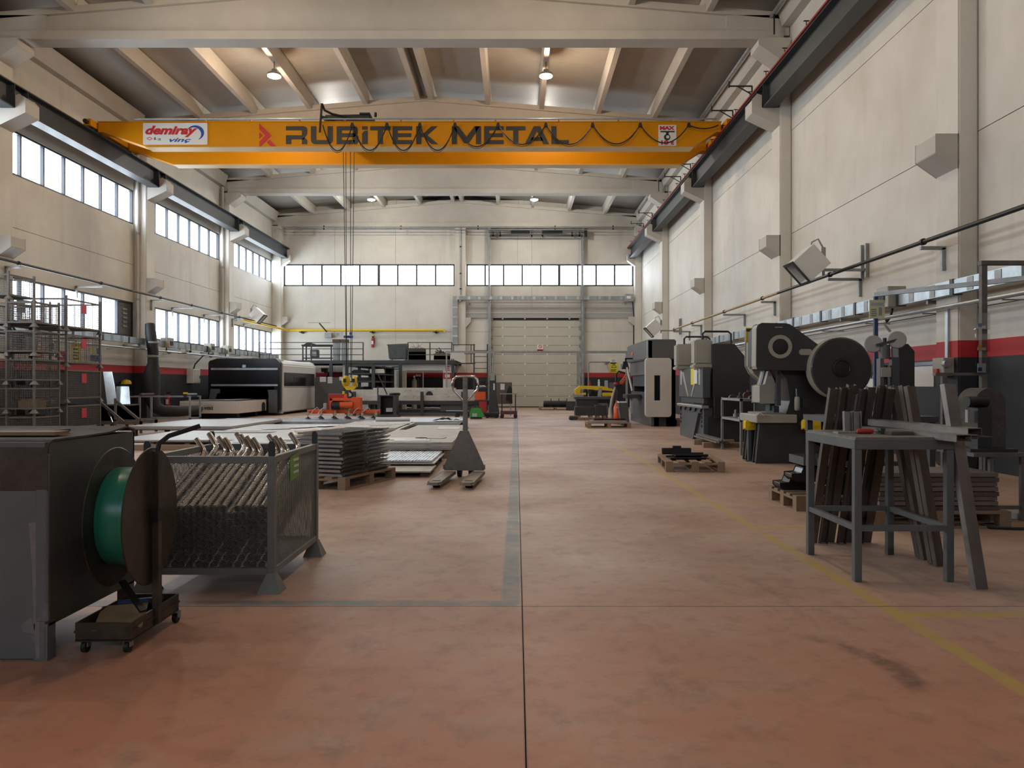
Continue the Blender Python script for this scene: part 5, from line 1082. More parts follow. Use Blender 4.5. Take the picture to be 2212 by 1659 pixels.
tg = part(MB().hexa([(gx1+.002,4.74,.60),(gx1+.006,4.74,.60),(gx1+.006,4.92,.62),(gx1+.002,4.92,.62),(gx1+.002,4.74,.75),(gx1+.006,4.74,.75),(gx1+.006,4.92,.77),(gx1+.002,4.92,.77)]),'green_tag',tgm,t)
for k in range(3): part(B(gx1+.006,gx1+.0075,4.80+.012*(k%2),4.91,.645+k*.038,.66+k*.038),'print_line',M['paper'],tg)
TD = Vector((0,.80,.30)); rT = .0175
bent = None
for i in range(14):
    for j in range(9):
        top = j == 8; x = gx0+.062+i*.047+(.0235 if j%2 else 0); z = .145+j*.041; y = gy0+.045+.012*((i*7+j*3)%3)
        if x > gx1-.05: continue
        if top and (i*5)%7 == 3: continue
        key = 'b' if top else 's'
        if key == 'b':
            e = .86+.1*((i*3)%4)/3
            pts = [V(0,0,0),TD*(e-.05),TD*e+V(-.004,.006,.006),TD*e+V(-.018,.025,.03),TD*e+V(-.045,.04,.065),TD*e+V(-.075,.055,.10)]
            me = MB().tube(pts,rT,10).mesh('bent_tube',M['chrome'],smooth=True)
        else:
            if bent is None: bent = MB().tube([V(0,0,0),TD*.98],rT,10).mesh('steel_tube',M['steel'],smooth=True)
            me = bent
        o = link('bent_tube' if top else 'steel_tube',me); o.location = (x,y,z)
        tag(o,'bright bent tube with hooked end in the mesh crate, %s from its tagged side' % ORD[13-i] if top else 'straight steel tube stacked in the mesh crate below the bent tubes','tube','bent tubes topping the mesh crate' if top else 'tubes stacked in the mesh crate')
        me2 = bpy.data.meshes.get('tube_end_cap') or MB().lathe([(.0195,-.003),(.0195,.012),(.012,.0125)],(0,0,0),TD,n=10).mesh('tube_end_cap',M['black'])
        c = link('end_cap',me2); c.parent = o
# ================================================================ slatted trays on pallet
prz = math.radians(-19); P0 = Vector((-1.94,8.70,0)); ux = Vector((math.cos(prz),math.sin(prz),0)); uy = Vector((-math.sin(prz),math.cos(prz),0))
pc = P0+uy*.6-ux*.4
pallet(pc.x,pc.y,prz+PI/2,'wooden pallet under two stacks of slatted metal trays')
def tray(first):
    o = thing('slatted_tray','tray','tray',(0,0,0),None,True)
    W,D,Hh = .58,.5,.026
    q = MB()
    q.box(-W/2,W/2,-D/2,-D/2+.008,0,Hh).box(-W/2,W/2,D/2-.008,D/2,0,Hh)
    q.hexa([(-W/2-.05,-D/2,Hh+.012),(-W/2,-D/2,0),(-W/2,D/2,0),(-W/2-.05,D/2,Hh+.012),(-W/2-.044,-D/2,Hh+.012),(-W/2+.006,-D/2,0),(-W/2+.006,D/2,0),(-W/2-.044,D/2,Hh+.012)])
    q.hexa([(W/2+.05,-D/2,Hh+.012),(W/2,-D/2,0),(W/2,D/2,0),(W/2+.05,D/2,Hh+.012),(W/2+.044,-D/2,Hh+.012),(W/2-.006,-D/2,0),(W/2-.006,D/2,0),(W/2+.044,D/2,Hh+.012)])
    o2 = link('tray_rim',q.mesh('tray_rim',M['steel'])); o2.parent = o
    sm = MB().hexa([(-.018,-D/2+.01,0),(.018,-D/2+.01,.016),(.018,D/2-.01,.016),(-.018,D/2-.01,0),(-.018,-D/2+.01,.003),(.018,-D/2+.01,.019),(.018,D/2-.01,.019),(-.018,D/2-.01,.003)]).mesh('slat',M['zinc'])
    for k in range(11): s = link('slat',sm); s.parent = o; s.location = (-W/2+.05+k*.048,0,.012)
    return o
proto = tray(True); used = False
for st in range(2):
    for k in range(11):
        c = P0-ux*(.36+.012*((k*3)%4))+uy*(.30+.56*st+.008*(k%3)); z = .146+k*.0475
        lab = ('slatted steel tray in the stack facing the mesh crate, %s above the pallet' if st == 0 else 'slatted steel tray in the rear tray stack, %s above the pallet') % ORD[k]
        grp = 'trays in the front stack' if st == 0 else 'trays in the rear stack'
        if k == 10: lab = ('topmost shiny slatted tray of the stack nearer the mesh crate' if st == 0 else 'topmost slatted tray of the rear stack on the tray pallet'); grp = None
        if not used: o = proto; used = True; o.location = (c.x,c.y,z); o.rotation_euler = (0,0,prz+random.uniform(-.03,.03)); o['label'] = lab; o['group'] = grp
        else:
            o = dup(proto,(c.x,c.y,z),prz+random.uniform(-.03,.03),lab)
            if grp: o['group'] = grp
            elif 'group' in o: del o['group']
# ================================================================ pallet jack
t = thing('pallet_jack','worn grey pallet jack parked with its forks pointing forward','pallet jack',(-.72,9.3,0),None,True,math.radians(-4))
# local frame: y to the rear, forks towards -y
for s in (-1,1):
    xc = s*.19
    part(MB().prism([(-.52,.062),(-.46,.085),(.62,.085),(.62,.05),(-.46,.05),(-.53,.052)],'x',xc-.08,xc+.08).prism([(xc-.08,-.46),(xc-.045,-.53),(xc+.045,-.53),(xc+.08,-.46)],'z',.048,.082),'fork',M['steel'] if False else mk('jack_paint_%d'%(s+1),(.26,.225,.18),.55,.4,var=.25,scale=6),t,bevel=.004)
    part(B(xc-.05,xc+.05,-.40,-.385,.0855,.087).box(xc-.05,xc+.05,-.36,-.345,.0855,.087),'fork_slot',M['black'],t)
    part(MB().cyl((xc-.04,-.34,.038),(xc+.04,-.34,.038),.038,n=14),'load_roller',M['black'],t,smooth=True)
    part(MB().cyl((s*.075-.025,.74,.09),(s*.075+.025,.74,.09),.09,n=18),'steer_wheel',M['black'],t,smooth=True)
jp = mk('jack_body_grey',(.20,.19,.175),.5,.4,var=.25,scale=5,spot=(.12,.09,.07),spotscale=5)
part(MB().prism([(-.25,.10),(.25,.10),(.26,.14),(.05,.60),(-.05,.60),(-.26,.14)],'y',.60,.64),'backrest_plate',jp,t,bevel=.006)
part(B(-.27,-.25,.58,.66,.11,.17).box(.25,.27,.58,.66,.11,.17),'pivot_lug',jp,t)
part(MB().prism([(-.08,.12),(.08,.12),(.05,.45),(-.05,.45)],'y',.64,.84),'pump_body',jp,t,bevel=.01)
part(B(-.03,.03,.70,.75,.42,1.30),'drawbar',jp,t,bevel=.004)
lp = [(-.02,.725,.99),(-.155,.725,1.13),(-.17,.725,1.19),(-.155,.725,1.27),(-.12,.725,1.305),(0,.725,1.312),(.12,.725,1.305),(.155,.725,1.27),(.17,.725,1.19),(.155,.725,1.13),(.02,.725,.99)]
part(MB().tube(lp,.017,10),'handle_loop',M['chrome'],t,smooth=True)
# ================================================================ sheet stacks
def stack(x0,x1,y0,y1,z0,n,th,m,desc,base='wood',jit=.05):
    grp = 'sheets in the stack '+desc
    if base:
        k = 0; bm_ = {'wood':M['wood'],'dark':M['wooddk'],'black':M['black']}[base]
        r = thing('support_skid','%s skid under the sheet stack %s' % ({'wood':'wooden','dark':'dark wooden','black':'black'}[base],desc),'skid',((x0+x1)/2,(y0+y1)/2,0))
        for i in range(3):
            y = y0+.08+(y1-y0-.26)*i/2; part(B(x0+.02,x1-.02,y,y+.1,z0-.022,z0),'board',bm_,r)
            for j in range(3): x = x0+.04+(x1-x0-.18)*j/2; part(B(x,x+.1,y,y+.1,0,z0-.022),'block',bm_,r)
    for i in range(n):
        q = MB().box(-(x1-x0)/2,(x1-x0)/2,-(y1-y0)/2,(y1-y0)/2,0,th*.93)
        cx_ = (x0+x1)/2+random.uniform(-jit,jit); cy_ = (y0+y1)/2+random.uniform(-jit,jit)*1.2; o = single(q,'steel_sheet',m if not isinstance(m,list) else m[i%len(m)],ORD[i]+' steel sheet above the skid of the stack '+desc if i < n-1 else 'topmost steel sheet of the stack '+desc,'steel sheet',(0,0,0),grp if i < n-1 else None)
        o.location = (cx_,cy_,z0+i*th); o.rotation_euler = (0,0,random.uniform(-.012,.012))
    return z0+n*th
def loose(x,y,w_,l,z,rz,m,label,th=.006,name='loose_sheet'):
    o = single(MB().box(-w_/2,w_/2,-l/2,l/2,0,th),name,m,label,'steel sheet'); o.location = (x,y,z); o.rotation_euler = (0,0,rz)
random.seed(11)
SH = [M['sheet'],M['sheet2']]
stack(-2.2,-1.12,9.95,10.75,.06,1,.02,M['sheet2'],'low beside the pallet jack forks','dark',0)
for k in range(3):
    for j in range(4):
        q = MB(); x = -2.25+j*.27; y = 10.65+k*.52
        q.box(x,x+.26,y,y+.5,.12,.15)
        o = single(q,'perforated_panel',M['zinc'],'small zinc perforated panel laid out beside the pallet jack','panel',(x,y,.12),'zinc panels beside the pallet jack',bevel=.004)
        sl = bpy.data.meshes.get('panel_rib') or MB().box(0,.012,.02,.48,0,.008).mesh('panel_rib',M['zinc'])
        for i in range(5): c = link('rib',sl); c.parent = o; c.location = (.03+i*.045,0,.03)
stack(-2.28,-1.14,10.62,12.2,.10,1,.018,M['sheet'],'under the zinc panels','dark',0)
zt = stack(-2.45,-1.04,12.4,15.9,.15,4,.03,SH,'with offcuts by the jack handle','wood',.02)
for k,(x,y,w_,l,r) in enumerate(((-1.9,13.2,.7,.5,.05),(-1.5,13.4,.5,.35,-.1),(-1.75,12.8,.6,.3,.02))): loose(x,y,w_,l,zt,r,SH[k%2],['wide offcut sheet on the stack by the jack handle','small tilted offcut sheet on the stack by the jack handle','narrow offcut sheet at the front of that stack by the jack'][k])
zt = stack(-2.42,-1.2,16.5,19.0,.14,3,.022,M['sheet2'],'with a pale square sheet on top','dark',.03)
loose(-1.55,17.6,.5,.9,zt,.03,M['paper'],'pale square sheet lying on the dusty stack')
zt = stack(-3.75,-1.5,19.5,22.3,.16,4,.024,[M['sheet'],M['zinc']],'with white paper roll and plastic wrap','dark',.03)
single(MB().tube([(-3.62,19.75,zt+.05),(-2.75,19.8,zt+.05)],[.06,.045],10),'paper_roll',M['paper'],'white paper roll lying on the long sheet stack','paper roll',(-3.2,19.8,zt),smooth=True)
q = MB(); random.seed(5); n=9
vs = [(-2.15+.75*i/n,19.6+.5*j/4,zt+.02+.10*random.random()*math.sin(PI*(i+.5)/(n+1))) for j in range(5) for i in range(n+1)]
q.add(vs,[[j*(n+1)+i,j*(n+1)+i+1,(j+1)*(n+1)+i+1,(j+1)*(n+1)+i] for j in range(4) for i in range(n)])
single(q,'plastic_wrap',M['film'],'crumpled translucent plastic wrap on the long sheet stack','plastic wrap',(-1.8,19.8,zt))
zt = stack(-4.0,-2.55,16.4,19.3,.17,4,.026,SH,'behind the slatted trays','dark',.05)
for k in range(3): loose(-3.5+.35*k,17+.7*k,.5,.4,zt,.3*k,SH[k%2],['tilted offcut sheet at front of the stack behind the trays','middle offcut sheet on the stack behind the trays','rear offcut sheet on the stack behind the trays'][k])
zt = stack(-4.9,-2.75,12.6,15.9,.16,3,.024,[M['sheet'],M['sheet2']],'directly behind the mesh crate load','wood',.06)
for k in range(4): loose(-4.3+.35*k,13+.6*k,.8,.5,zt+.0065*k,.25*k-.3,[M['sheet'],M['paper'],M['sheet2'],M['sheet']][k],['broad offcut lying lowest on the sheets behind the crate','white paper sheet lying on the sheets behind the crate','dusty turned offcut on the sheets behind the crate','uppermost grey offcut on the sheets behind the crate'][k])
zt = stack(-6.35,-4.15,16.2,19.3,.15,2,.03,[M['sheet2'],M['sheet']],'covered by scattered white papers','dark',.05)
for k in range(4): loose(-5.8+.42*k,16.7+.5*k,.6,.45,zt+.0065*k,.4*k,[M['paper'],M['sheet'],M['paper'],M['zinc']][k],['white paper at the crate side of the papered stack','grey offcut between papers on the papered stack','second white paper on the papered stack','zinc offcut at the far edge of the papered stack'][k])
zt = stack(-6.9,-3.85,21.3,24.2,.10,2,.04,M['film'],'below the vacuum lifter in bluish film','black',.02)
stack(-9.1,-7.45,21.9,24.2,.12,1,.028,M['zinc'],'raised on black blocks before the laser table','black',.0)
loose(-8.6,23.0,.9,.7,.15,.3,M['paper'],'white bent sheet on the raised plate before the laser')
stack(-9.0,-6.55,17.8,21.4,.16,3,.028,M['sheet'],'with dark edges beside the vacuum lifter','dark',.03)
stack(-7.5,-4.75,14.2,17.1,.14,2,.022,M['sheet'],'on pale timber beyond the mesh crate','wood',.03)
single(B(-7.4,-4.8,14.02,14.12,0,.10),'timber_beam',M['wood'],'long pale timber beam before the sheets beyond the crate','timber',(-6,14.07,0),bevel=.004)
# ================================================================ stacked cages
def cage(w_,d,h,tagm=None):
    o = thing('wire_cage','cage','cage',(0,0,0),None,True); p = .04
    pm_ = B(-p/2,p/2,-p/2,p/2,.07,h).mesh('post',M['cage']); fm = MB().hexa([(-.065,-.065,0),(.065,-.065,0),(.065,.065,0),(-.065,.065,0),(-.022,-.022,.08),(.022,-.022,.08),(.022,.022,.08),(-.022,.022,.08)]).mesh('foot',M['cage'])
    for x in (-w_/2,w_/2):
        for y in (-d/2,d/2):
            a = link('post',pm_); a.parent = o; a.location = (x,y,0); b = link('foot',fm); b.parent = a
    part(B(-w_/2,w_/2,-d/2,d/2,.09,.10),'floor_plate',M['cage'],o)
    for z in (.085,h-.1):
        for y in (-d/2,d/2): part(B(-w_/2+.02,w_/2-.02,y-.016,y+.016,z,z+.035),'rail',M['cage'],o)
        for x in (-w_/2,w_/2): part(B(x-.016,x+.016,-d/2+.02,d/2-.02,z,z+.035),'rail',M['cage'],o)
    g = .045; t_ = .0028
    for ax in 'xy':
        L_ = d if ax == 'x' else w_; q = MB(); n = int(L_/g)
        for i in range(1,n): a = -L_/2+L_*i/n; q.box(*((-t_,t_,a-t_,a+t_) if ax == 'x' else (a-t_,a+t_,-t_,t_)),.11,h-.09)
        m = int((h-.2)/g)
        for i in range(1,m): z = .11+(h-.2)*i/m; q.box(*((-t_,t_,-L_/2,L_/2) if ax == 'x' else (-L_/2,L_/2,-t_,t_)),z-t_,z+t_)
        me = q.mesh('wire_mesh',M['cage'])
        for s in (-1,1):
            w2 = link('wire_mesh',me); w2.parent = o; w2['kind'] = 'stuff'; w2.location = (s*w_/2,0,0) if ax == 'x' else (0,s*d/2,0)
    if tagm:
        part(B(w_/2+.02,w_/2+.024,-.12,.08,h*.55,h*.82),'red_tag',tagm,o); part(B(-w_/2+.1,-w_/2+.3,-d/2-.024,-d/2-.02,h*.5,h*.85),'grey_plate',M['machgrey'],o)
    return o
WORD = ['lowest','second lowest','third','fourth','fifth','sixth']
c1_ = cage(.57,.86,.60); c2_ = cage(1.2,1.38,.80,M['signred'])
for n_,proto_,x,y,h,desc in ((5,c1_,-10.33,16.43,.60,'slim wire cage stack with paper tags facing the grey cabinet'),(6,c1_,-10.98,16.6,.60,'six-high slim wire cage stack'),(4,c2_,-10.65,17.84,.80,'wide wire cage stack with red tags')):
    for k in range(n_):
        lab = ('topmost cage of the ' if k == n_-1 else WORD[k]+' cage of the ')+desc
        if proto_.get('label') == 'cage': o = proto_; o.location = (x,y,k*h); o['label'] = lab
        else: dup(proto_,(x,y,k*h),0,lab)
random.seed(2)
for k,(x,y,z,w_) in enumerate(((-10.35,16.4,2.501,.3),(-10.3,16.4,.101,.25),(-10.33,16.4,.701,.34))):
    single(B(x-w_/2,x+w_/2,y-.2,y+.2,z,z+.05+.05*k).box(x-w_/2+.02,x+w_/2-.05,y-.15,y+.15,z+.05+.05*k,z+.09+.05*k),'cardboard_carton',M['card'],['flat cardboard carton in the topmost slim cage','flat cardboard carton in the lowest slim cage','cardboard carton in the second lowest slim cage'][k],'carton',(x,y,z))
# braced rack behind the cages
t = thing('braced_rack','dark steel rack frame with diagonal braces behind the cages','rack',(-9.6,19.3,0))
part(B(-10.35,-9.25,18.95,19.0,.22,.30),'beam',M['cage'],t); part(B(-10.35,-9.25,19.75,19.8,.22,.30),'beam',M['cage'],t)
for x in (-10.35,-9.3):
    for y in (18.95,19.75): part(B(x,x+.05,y,y+.05,0,.36),'foot_post',M['cage'],t)
for y in (18.97,19.77): part(MB().bar((-10.3,y,.78),(-9.7,y,.28),.05,.06),'brace',M['cage'],t); part(B(-10.35,-10.3,y-.02,y+.03,.36,.85),'upright',M['cage'],t)
part(MB().bar((-10.05,18.9,.55),(-9.85,18.9,.02),.02,.03),'bright_strip',M['chrome'],t)
# grey bin with leaning film-wrapped panels
t = thing('steel_bin','grey steel bin under the leaning film-wrapped panels','bin',(-11.5,22.3,0))
part(MB().ring([(-11.95,21.95),(-11.1,21.95),(-11.1,22.6),(-11.95,22.6)],[(-11.94,21.96),(-11.11,21.96),(-11.11,22.59),(-11.94,22.59)],'z',.1,.64),'walls',M['machgrey'],t); part(B(-11.95,-11.1,21.95,22.6,.09,.60),'body',M['machgrey'],t)
for x in (-11.9,-11.2): 
    for y in (22.0,22.5): part(B(x,x+.06,y,y+.06,0,.09),'foot',M['blackm'],t)
for k,(x0,x1,h,dx) in enumerate(((-11.75,-11.45,1.58,-.28),(-11.55,-11.15,1.15,-.14))):
    q = MB().hexa([(x0,22.05+.1*k,.64),(x1,22.05+.1*k,.64),(x1,22.08+.1*k,.64),(x0,22.08+.1*k,.64),(x0+dx,22.35+.1*k,h),(x1+dx-.05,22.35+.1*k,h),(x1+dx-.05,22.38+.1*k,h),(x0+dx,22.38+.1*k,h)])
    single(q,'wrapped_panel',M['zinc'],['tall film-wrapped shiny panel leaning on the steel bin','short film-wrapped shiny panel leaning on the steel bin'][k],'panel',(x0,22.1,.64))
t = thing('face_shield','yellow face shield hanging on the dark dado of window wall','face shield',(XL+.2,24.8,1.1))
part(MB().lathe([(.16,0),(.15,.06),(.11,.12),(.02,.15)],(XL+.2,24.8,1.22),n=16),'crown',M['yellowp'],t,smooth=True); part(MB().prism([(24.66,1.0),(24.94,1.0),(24.94,1.22),(24.66,1.22)],'x',XL+.34,XL+.345),'visor',M['acryl'],t); part(B(XL,XL+.1,24.77,24.83,1.25,1.3),'hook',M['blackm'],t)
# rail stand
t = thing('roller_stand','low grey rail stand in front of the white laser table','stand',(-10.9,23.5,0))
ry0,ry1 = 23.2,23.95
for y in (ry0,ry1): part(B(-11.95,-9.85,y,y+.05,.82,.86),'rail',M['galvdk'],t); part(B(-11.4,-9.85,y,y+.05,.15,.19),'lower_rail',M['galvdk'],t)
for x in (-11.42,-9.9):
    for y in (ry0,ry1): part(B(x,x+.05,y,y+.05,0,.82),'leg',M['galvdk'],t)
part(MB().cyl((-11.35,ry0-.02,.90),(-11.35,ry1+.05,.90),.045,n=12),'roller',M['rust'],t,smooth=True); part(MB().cyl((-10.0,ry0-.02,.88),(-10.0,ry1,.88),.06,n=12),'roller',M['blackm'],t,smooth=True); part(B(-10.05,-9.95,ry0-.04,ry0+.06,.92,.97),'yellow_stop',M['yellowp'],t)
# black extraction duct
t = thing('extraction_duct','black extraction hose hanging before the column by the laser','duct',(-11.95,25.3,.3))
dp = [(-12.1,25.35,3.2),(-12.05,25.3,2.9),(-11.97,25.3,2.3),(-11.97,25.3,1.9),(-12.0,25.3,1.6),(-12.02,25.3,1.1),(-12.0,25.3,.75),(-11.9,25.35,.45),(-11.7,25.45,.33),(-11.3,25.7,.31),(-11.0,26.55,.33)]
part(MB().tube(dp,[.15,.17,.17,.17,.25,.27,.24,.2,.19,.18,.17],16),'hose',M['black'],t,smooth=True)
for z in (2.55,2.1): part(MB().lathe([(.175,0),(.185,.02),(.185,.05),(.175,.07)],(-11.98,25.3,z),n=16),'clamp_ring',M['galvdk'],t)
# ================================================================ laser cutter
t = thing('laser_cutter','black and white enclosed laser cutting machine','laser cutter',(-10.6,32.6,0))
lx0,lx1,ly0,ly1 = -12.04,-9.25,30.0,35.2
pr = [(lx0,.1),(lx1,.1),(lx1,2.0),(lx1-.1,2.14),(lx1-.25,2.2),(lx0+.3,2.2),(lx0+.1,2.1),(lx0,1.95)]
part(MB().prism(pr,'y',ly0+.3,ly1),'enclosure',M['white'],t,bevel=.04)
fx = [FX(450,ly0),FX(604,ly0)]
fr_ = MB().ring(rrect(fx[0],fx[1],.08,FZ(778,ly0),.14),rrect(fx[0]+.12,fx[1]-.22,FZ(862,ly0),FZ(836,ly0),.02),'y',ly0,ly0+.3)
part(fr_,'front_frame',M['gloss'],t); part(MB().prism([(fx[0]+.1,FZ(778,ly0)),(fx[1]-.1,FZ(778,ly0)),(fx[1]-.2,FZ(774,ly0)),(fx[0]+.3,FZ(774,ly0))],'y',ly0+.1,ly0+.9),'top_hood',M['gloss'],t)
part(B(FX(450,ly0),FX(600,ly0),ly0+.3,ly0+.32,.5,1.2),'interior_back',M['black'],t)
for y in (797,832): part(B(FX(456,ly0),FX(600,ly0),ly0-.02,ly0,FZ(y+2,ly0),FZ(y-2,ly0)),'trim_strip',M['galv'],t)
part(B(FX(456,ly0),FX(600,ly0),ly0-.015,ly0,FZ(830,ly0),FZ(800,ly0)),'front_door',M['gloss'],t); part(B(FX(524,ly0),FX(531,ly0),ly0-.03,ly0,FZ(794,ly0),FZ(788,ly0)),'badge',M['galv'],t)
part(MB().prism([(FX(452,ly0),FZ(862,ly0)),(FX(466,ly0),FZ(862,ly0)),(FX(470,ly0),FZ(850,ly0)),(FX(476,ly0),FZ(849,ly0)),(FX(476,ly0),FZ(840,ly0)),(FX(456,ly0),FZ(840,ly0))],'y',ly0-.05,ly0),'opening_bracket',M['mach2'],t)
part(MB().prism([(FX(581,ly0),.1),(FX(600,ly0),.1),(FX(600,ly0),FZ(842,ly0)),(FX(579,ly0),FZ(842,ly0)),(FX(581,ly0),FZ(852,ly0))],'y',ly0-.06,ly0),'opening_bracket',M['mach2'],t)
sw_ = part(B(lx1,lx1+.012,ly0+.55,ly1-.05,FZ(834,ly0)-.0,FZ(804,ly0)),'side_window',M['gloss'],t)
for y in (31.9,33.6): part(B(lx1+.012,lx1+.02,y,y+.02,1.2,1.6),'window_seam',M['blackm'],sw_)
part(B(lx1-.02,lx1+.006,ly0+.35,ly1,FZ(836,ly0)-.02,FZ(836,ly0)),'side_seam',M['galvdk'],t); part(B(lx0+.2,lx1-.3,ly0+.2,ly1-.2,0,.12),'plinth',M['black'],t)
t = thing('shuttle_table','white low shuttle table in front of the laser cutter','table',(-10.7,28.4,0))
qx0,qx1,qy0,qy1 = FX(388,26.9),FX(515,26.9),26.9,29.9
part(B(qx0,qx1,qy0,qy1,.19,.62),'body',M['offwhite'],t,bevel=.01); part(B(qx0+.05,qx1-.05,qy0+.05,qy1,.62,.645),'slat_bed',M['steel_dk'],t)
for y in (27.3,29.2): part(B(qx0+.2,qx1-.2,y,y+.3,0,.19),'foot',M['black'],t)
part(MB().prism([(29.35,.19),(29.75,.19),(29.75,.42),(29.68,.5),(29.55,.54),(29.42,.5),(29.35,.42)],'x',qx1-.004,qx1+.006),'arch_slot',M['black'],t)
part(B(qx0+1.1,qx1-.5,qy0+.1,qy1-.3,.645,.66),'sheet_rest',M['galvdk'],t)
text('G WEIKE',.2,M['textdk'],'lettering',t,(FX(434,26.9),26.895,FZ(885.5,26.9)),bold=.01,width=FX(460.5,26.9)-FX(434,26.9),height=.11)
text('umtema',.2,M['galvdk'],'lettering',t,(FX(440,26.9),26.895,FZ(878,26.9)),width=FX(460,26.9)-FX(440,26.9),height=.06)
# ================================================================ mezzanine along the far wall
MY0,MY1,MZ0,MZ1 = 36.5,40.3,2.2,2.36; mx0,mx1 = -11.4,-2.9
t = thing('mezzanine','dark steel mezzanine platform along the far wall with railings','mezzanine',(-7,38.4,0))
part(B(mx0,mx1,MY0,MY1,MZ1-.03,MZ1),'deck',M['steel_dk'],t); part(B(mx0,mx1,MY0,MY0+.1,MZ0,MZ1-.03),'edge_beam',M['steel_dk'],t); part(B(mx0,mx1,MY1-.1,MY1,MZ0,MZ1-.03),'edge_beam',M['steel_dk'],t)
for x in (mx0+.05,-8.9,-5.6,mx1-.2): part(B(x,x+.14,MY0,MY0+.14,0,MZ0),'support_post',M['steel_dk'],t); part(B(x,x+.1,MY0+.1,MY1-.1,MZ0,MZ1-.04),'cross_beam',M['steel_dk'],t)
def railing(x0,x1,y,step):
    n = max(1,round((x1-x0)/step))
    for i in range(n+1): x = x0+(x1-x0)*i/n; part(B(x-.025,x+.025,y-.025,y+.025,MZ1,MZ1+.85),'rail_post',M['steel_dk'],t)
    for z in (.83,.53,.25): part(B(x0,x1,y-.02,y+.02,MZ1+z,MZ1+z+.035),'handrail',M['steel_dk'],t)
railing(FX(560,MY0),FX(784,MY0),MY0+.05,2.2); railing(FX(881,MY0),FX(976,MY0),MY0+.05,1.1)
part(B(FX(977,36),FX(1026,36),36.2,MY0,MZ0-.02,MZ0+.03),'landing',M['steel_dk'],t)
for z in (2.95,3.05): pass
part(B(FX(977,36),FX(1026,36),36.18,36.22,3.06,3.1),'handrail',M['steel_dk'],t); part(B(FX(977,36),FX(1026,36),36.18,36.22,2.64,2.67),'handrail',M['steel_dk'],t)
for p in (979,1017): part(B(FX(p,36)-.02,FX(p,36)+.02,36.18,36.22,MZ0,3.1),'rail_post',M['steel_dk'],t)
lx = [FX(1024,36),FX(1053,36)]
for x in lx: part(B(x-.03,x+.03,35.95,36.05,0,3.1),'ladder_side',M['steel_dk'],t)
for k in range(10): part(MB().cyl((lx[0],36,.28*(k+1)),(lx[1],36,.28*(k+1)),.015,n=6),'rung',M['steel_dk'],t)
# goods on the deck
z = MZ1
def dx(p,Y=37.6): return FX(p,Y)
t = thing('work_bench','black topped work bench on the mezzanine deck','bench',(dx(690),37.6,z))
part(B(dx(655),dx(720),37.3,38,3.07,3.15),'benchtop',M['blackm'],t); part(B(dx(656),dx(719),37.35,37.95,z+.12,z+.16),'shelf',M['steel_dk'],t)
for x in (dx(656),dx(717)):
    for y in (37.32,37.92): part(B(x,x+.06,y,y+.06,z,3.07),'leg',M['steel_dk'],t)
t = thing('machine_vise','dark clutter of tools heaped on the mezzanine bench','tools',(dx(672),37.6,3.15)); part(MB().prism([(dx(658),3.15),(dx(682),3.15),(dx(680),3.2),(dx(672),3.24),(dx(664),3.23)],'y',37.4,37.7),'tool_heap',M['blackm'],t)
t = thing('storage_box','grey plastic drawer box stored under the mezzanine bench','box',(dx(680),37.6,z+.16)); part(B(dx(672),dx(688),37.4,37.8,z+.16,z+.55),'body',M['plastic_grey'],t,bevel=.02); part(B(dx(674),dx(686),37.38,37.4,z+.25,z+.45),'drawer_front',M['galvdk'],t)
for k,(a,b) in enumerate(((719,735),(737,753))):
    x0,x1 = dx(a,36.9),dx(b,36.9)
    for i in range(14): 
        x = x0+.03+(x1-x0-.06)*(i%7)/6; y = 36.85+.12*(i//7)
        single(MB().tube([(x,y,z),(x+.01*(i%3),y,z+.86)],.018,6),'steel_rod',M['galvdk'],'thin steel rod in the upright bundle %s on the mezzanine' % ('beside the bench' if k == 0 else 'away from the bench'),'rod',(x,y,z),'rods in mezzanine bundle %d' % (k+1))
    single(B(x0,x1,36.78,37.05,z+.86,z+1.02),'bundle_cap',M['wooddk'],'dark cap block on the rod bundle %s' % ('beside the bench' if k == 0 else 'away from the bench'),'block',((x0+x1)/2,36.9,z+.86),bevel=.01)
t = thing('plastic_bin','dark grey plastic tub on the mezzanine deck','tub',(dx(859,37.2),37.4,z))
xa,xb = dx(839,37.2),dx(880,37.2)
part(MB().hexa([(xa+.06,37,z+.08),(xb-.04,37,z+.08),(xb-.04,37.7,z+.08),(xa+.06,37.7,z+.08),(xa,36.95,z+.78),(xb,36.95,z+.82),(xb,37.75,z+.82),(xa,37.75,z+.78)]),'tub_body',M['plastic_grey'],t,bevel=.015)
part(B(xa-.02,xb+.02,36.93,36.97,z+.72,z+.78),'rim',M['plastic_grey'],t)
for x in (xa+.1,xb-.15): part(B(x,x+.06,37.02,37.08,z,z+.09),'foot',M['galvdk'],t); part(B(x,x+.06,37.6,37.66,z,z+.09),'foot',M['galvdk'],t)
random.seed(4)
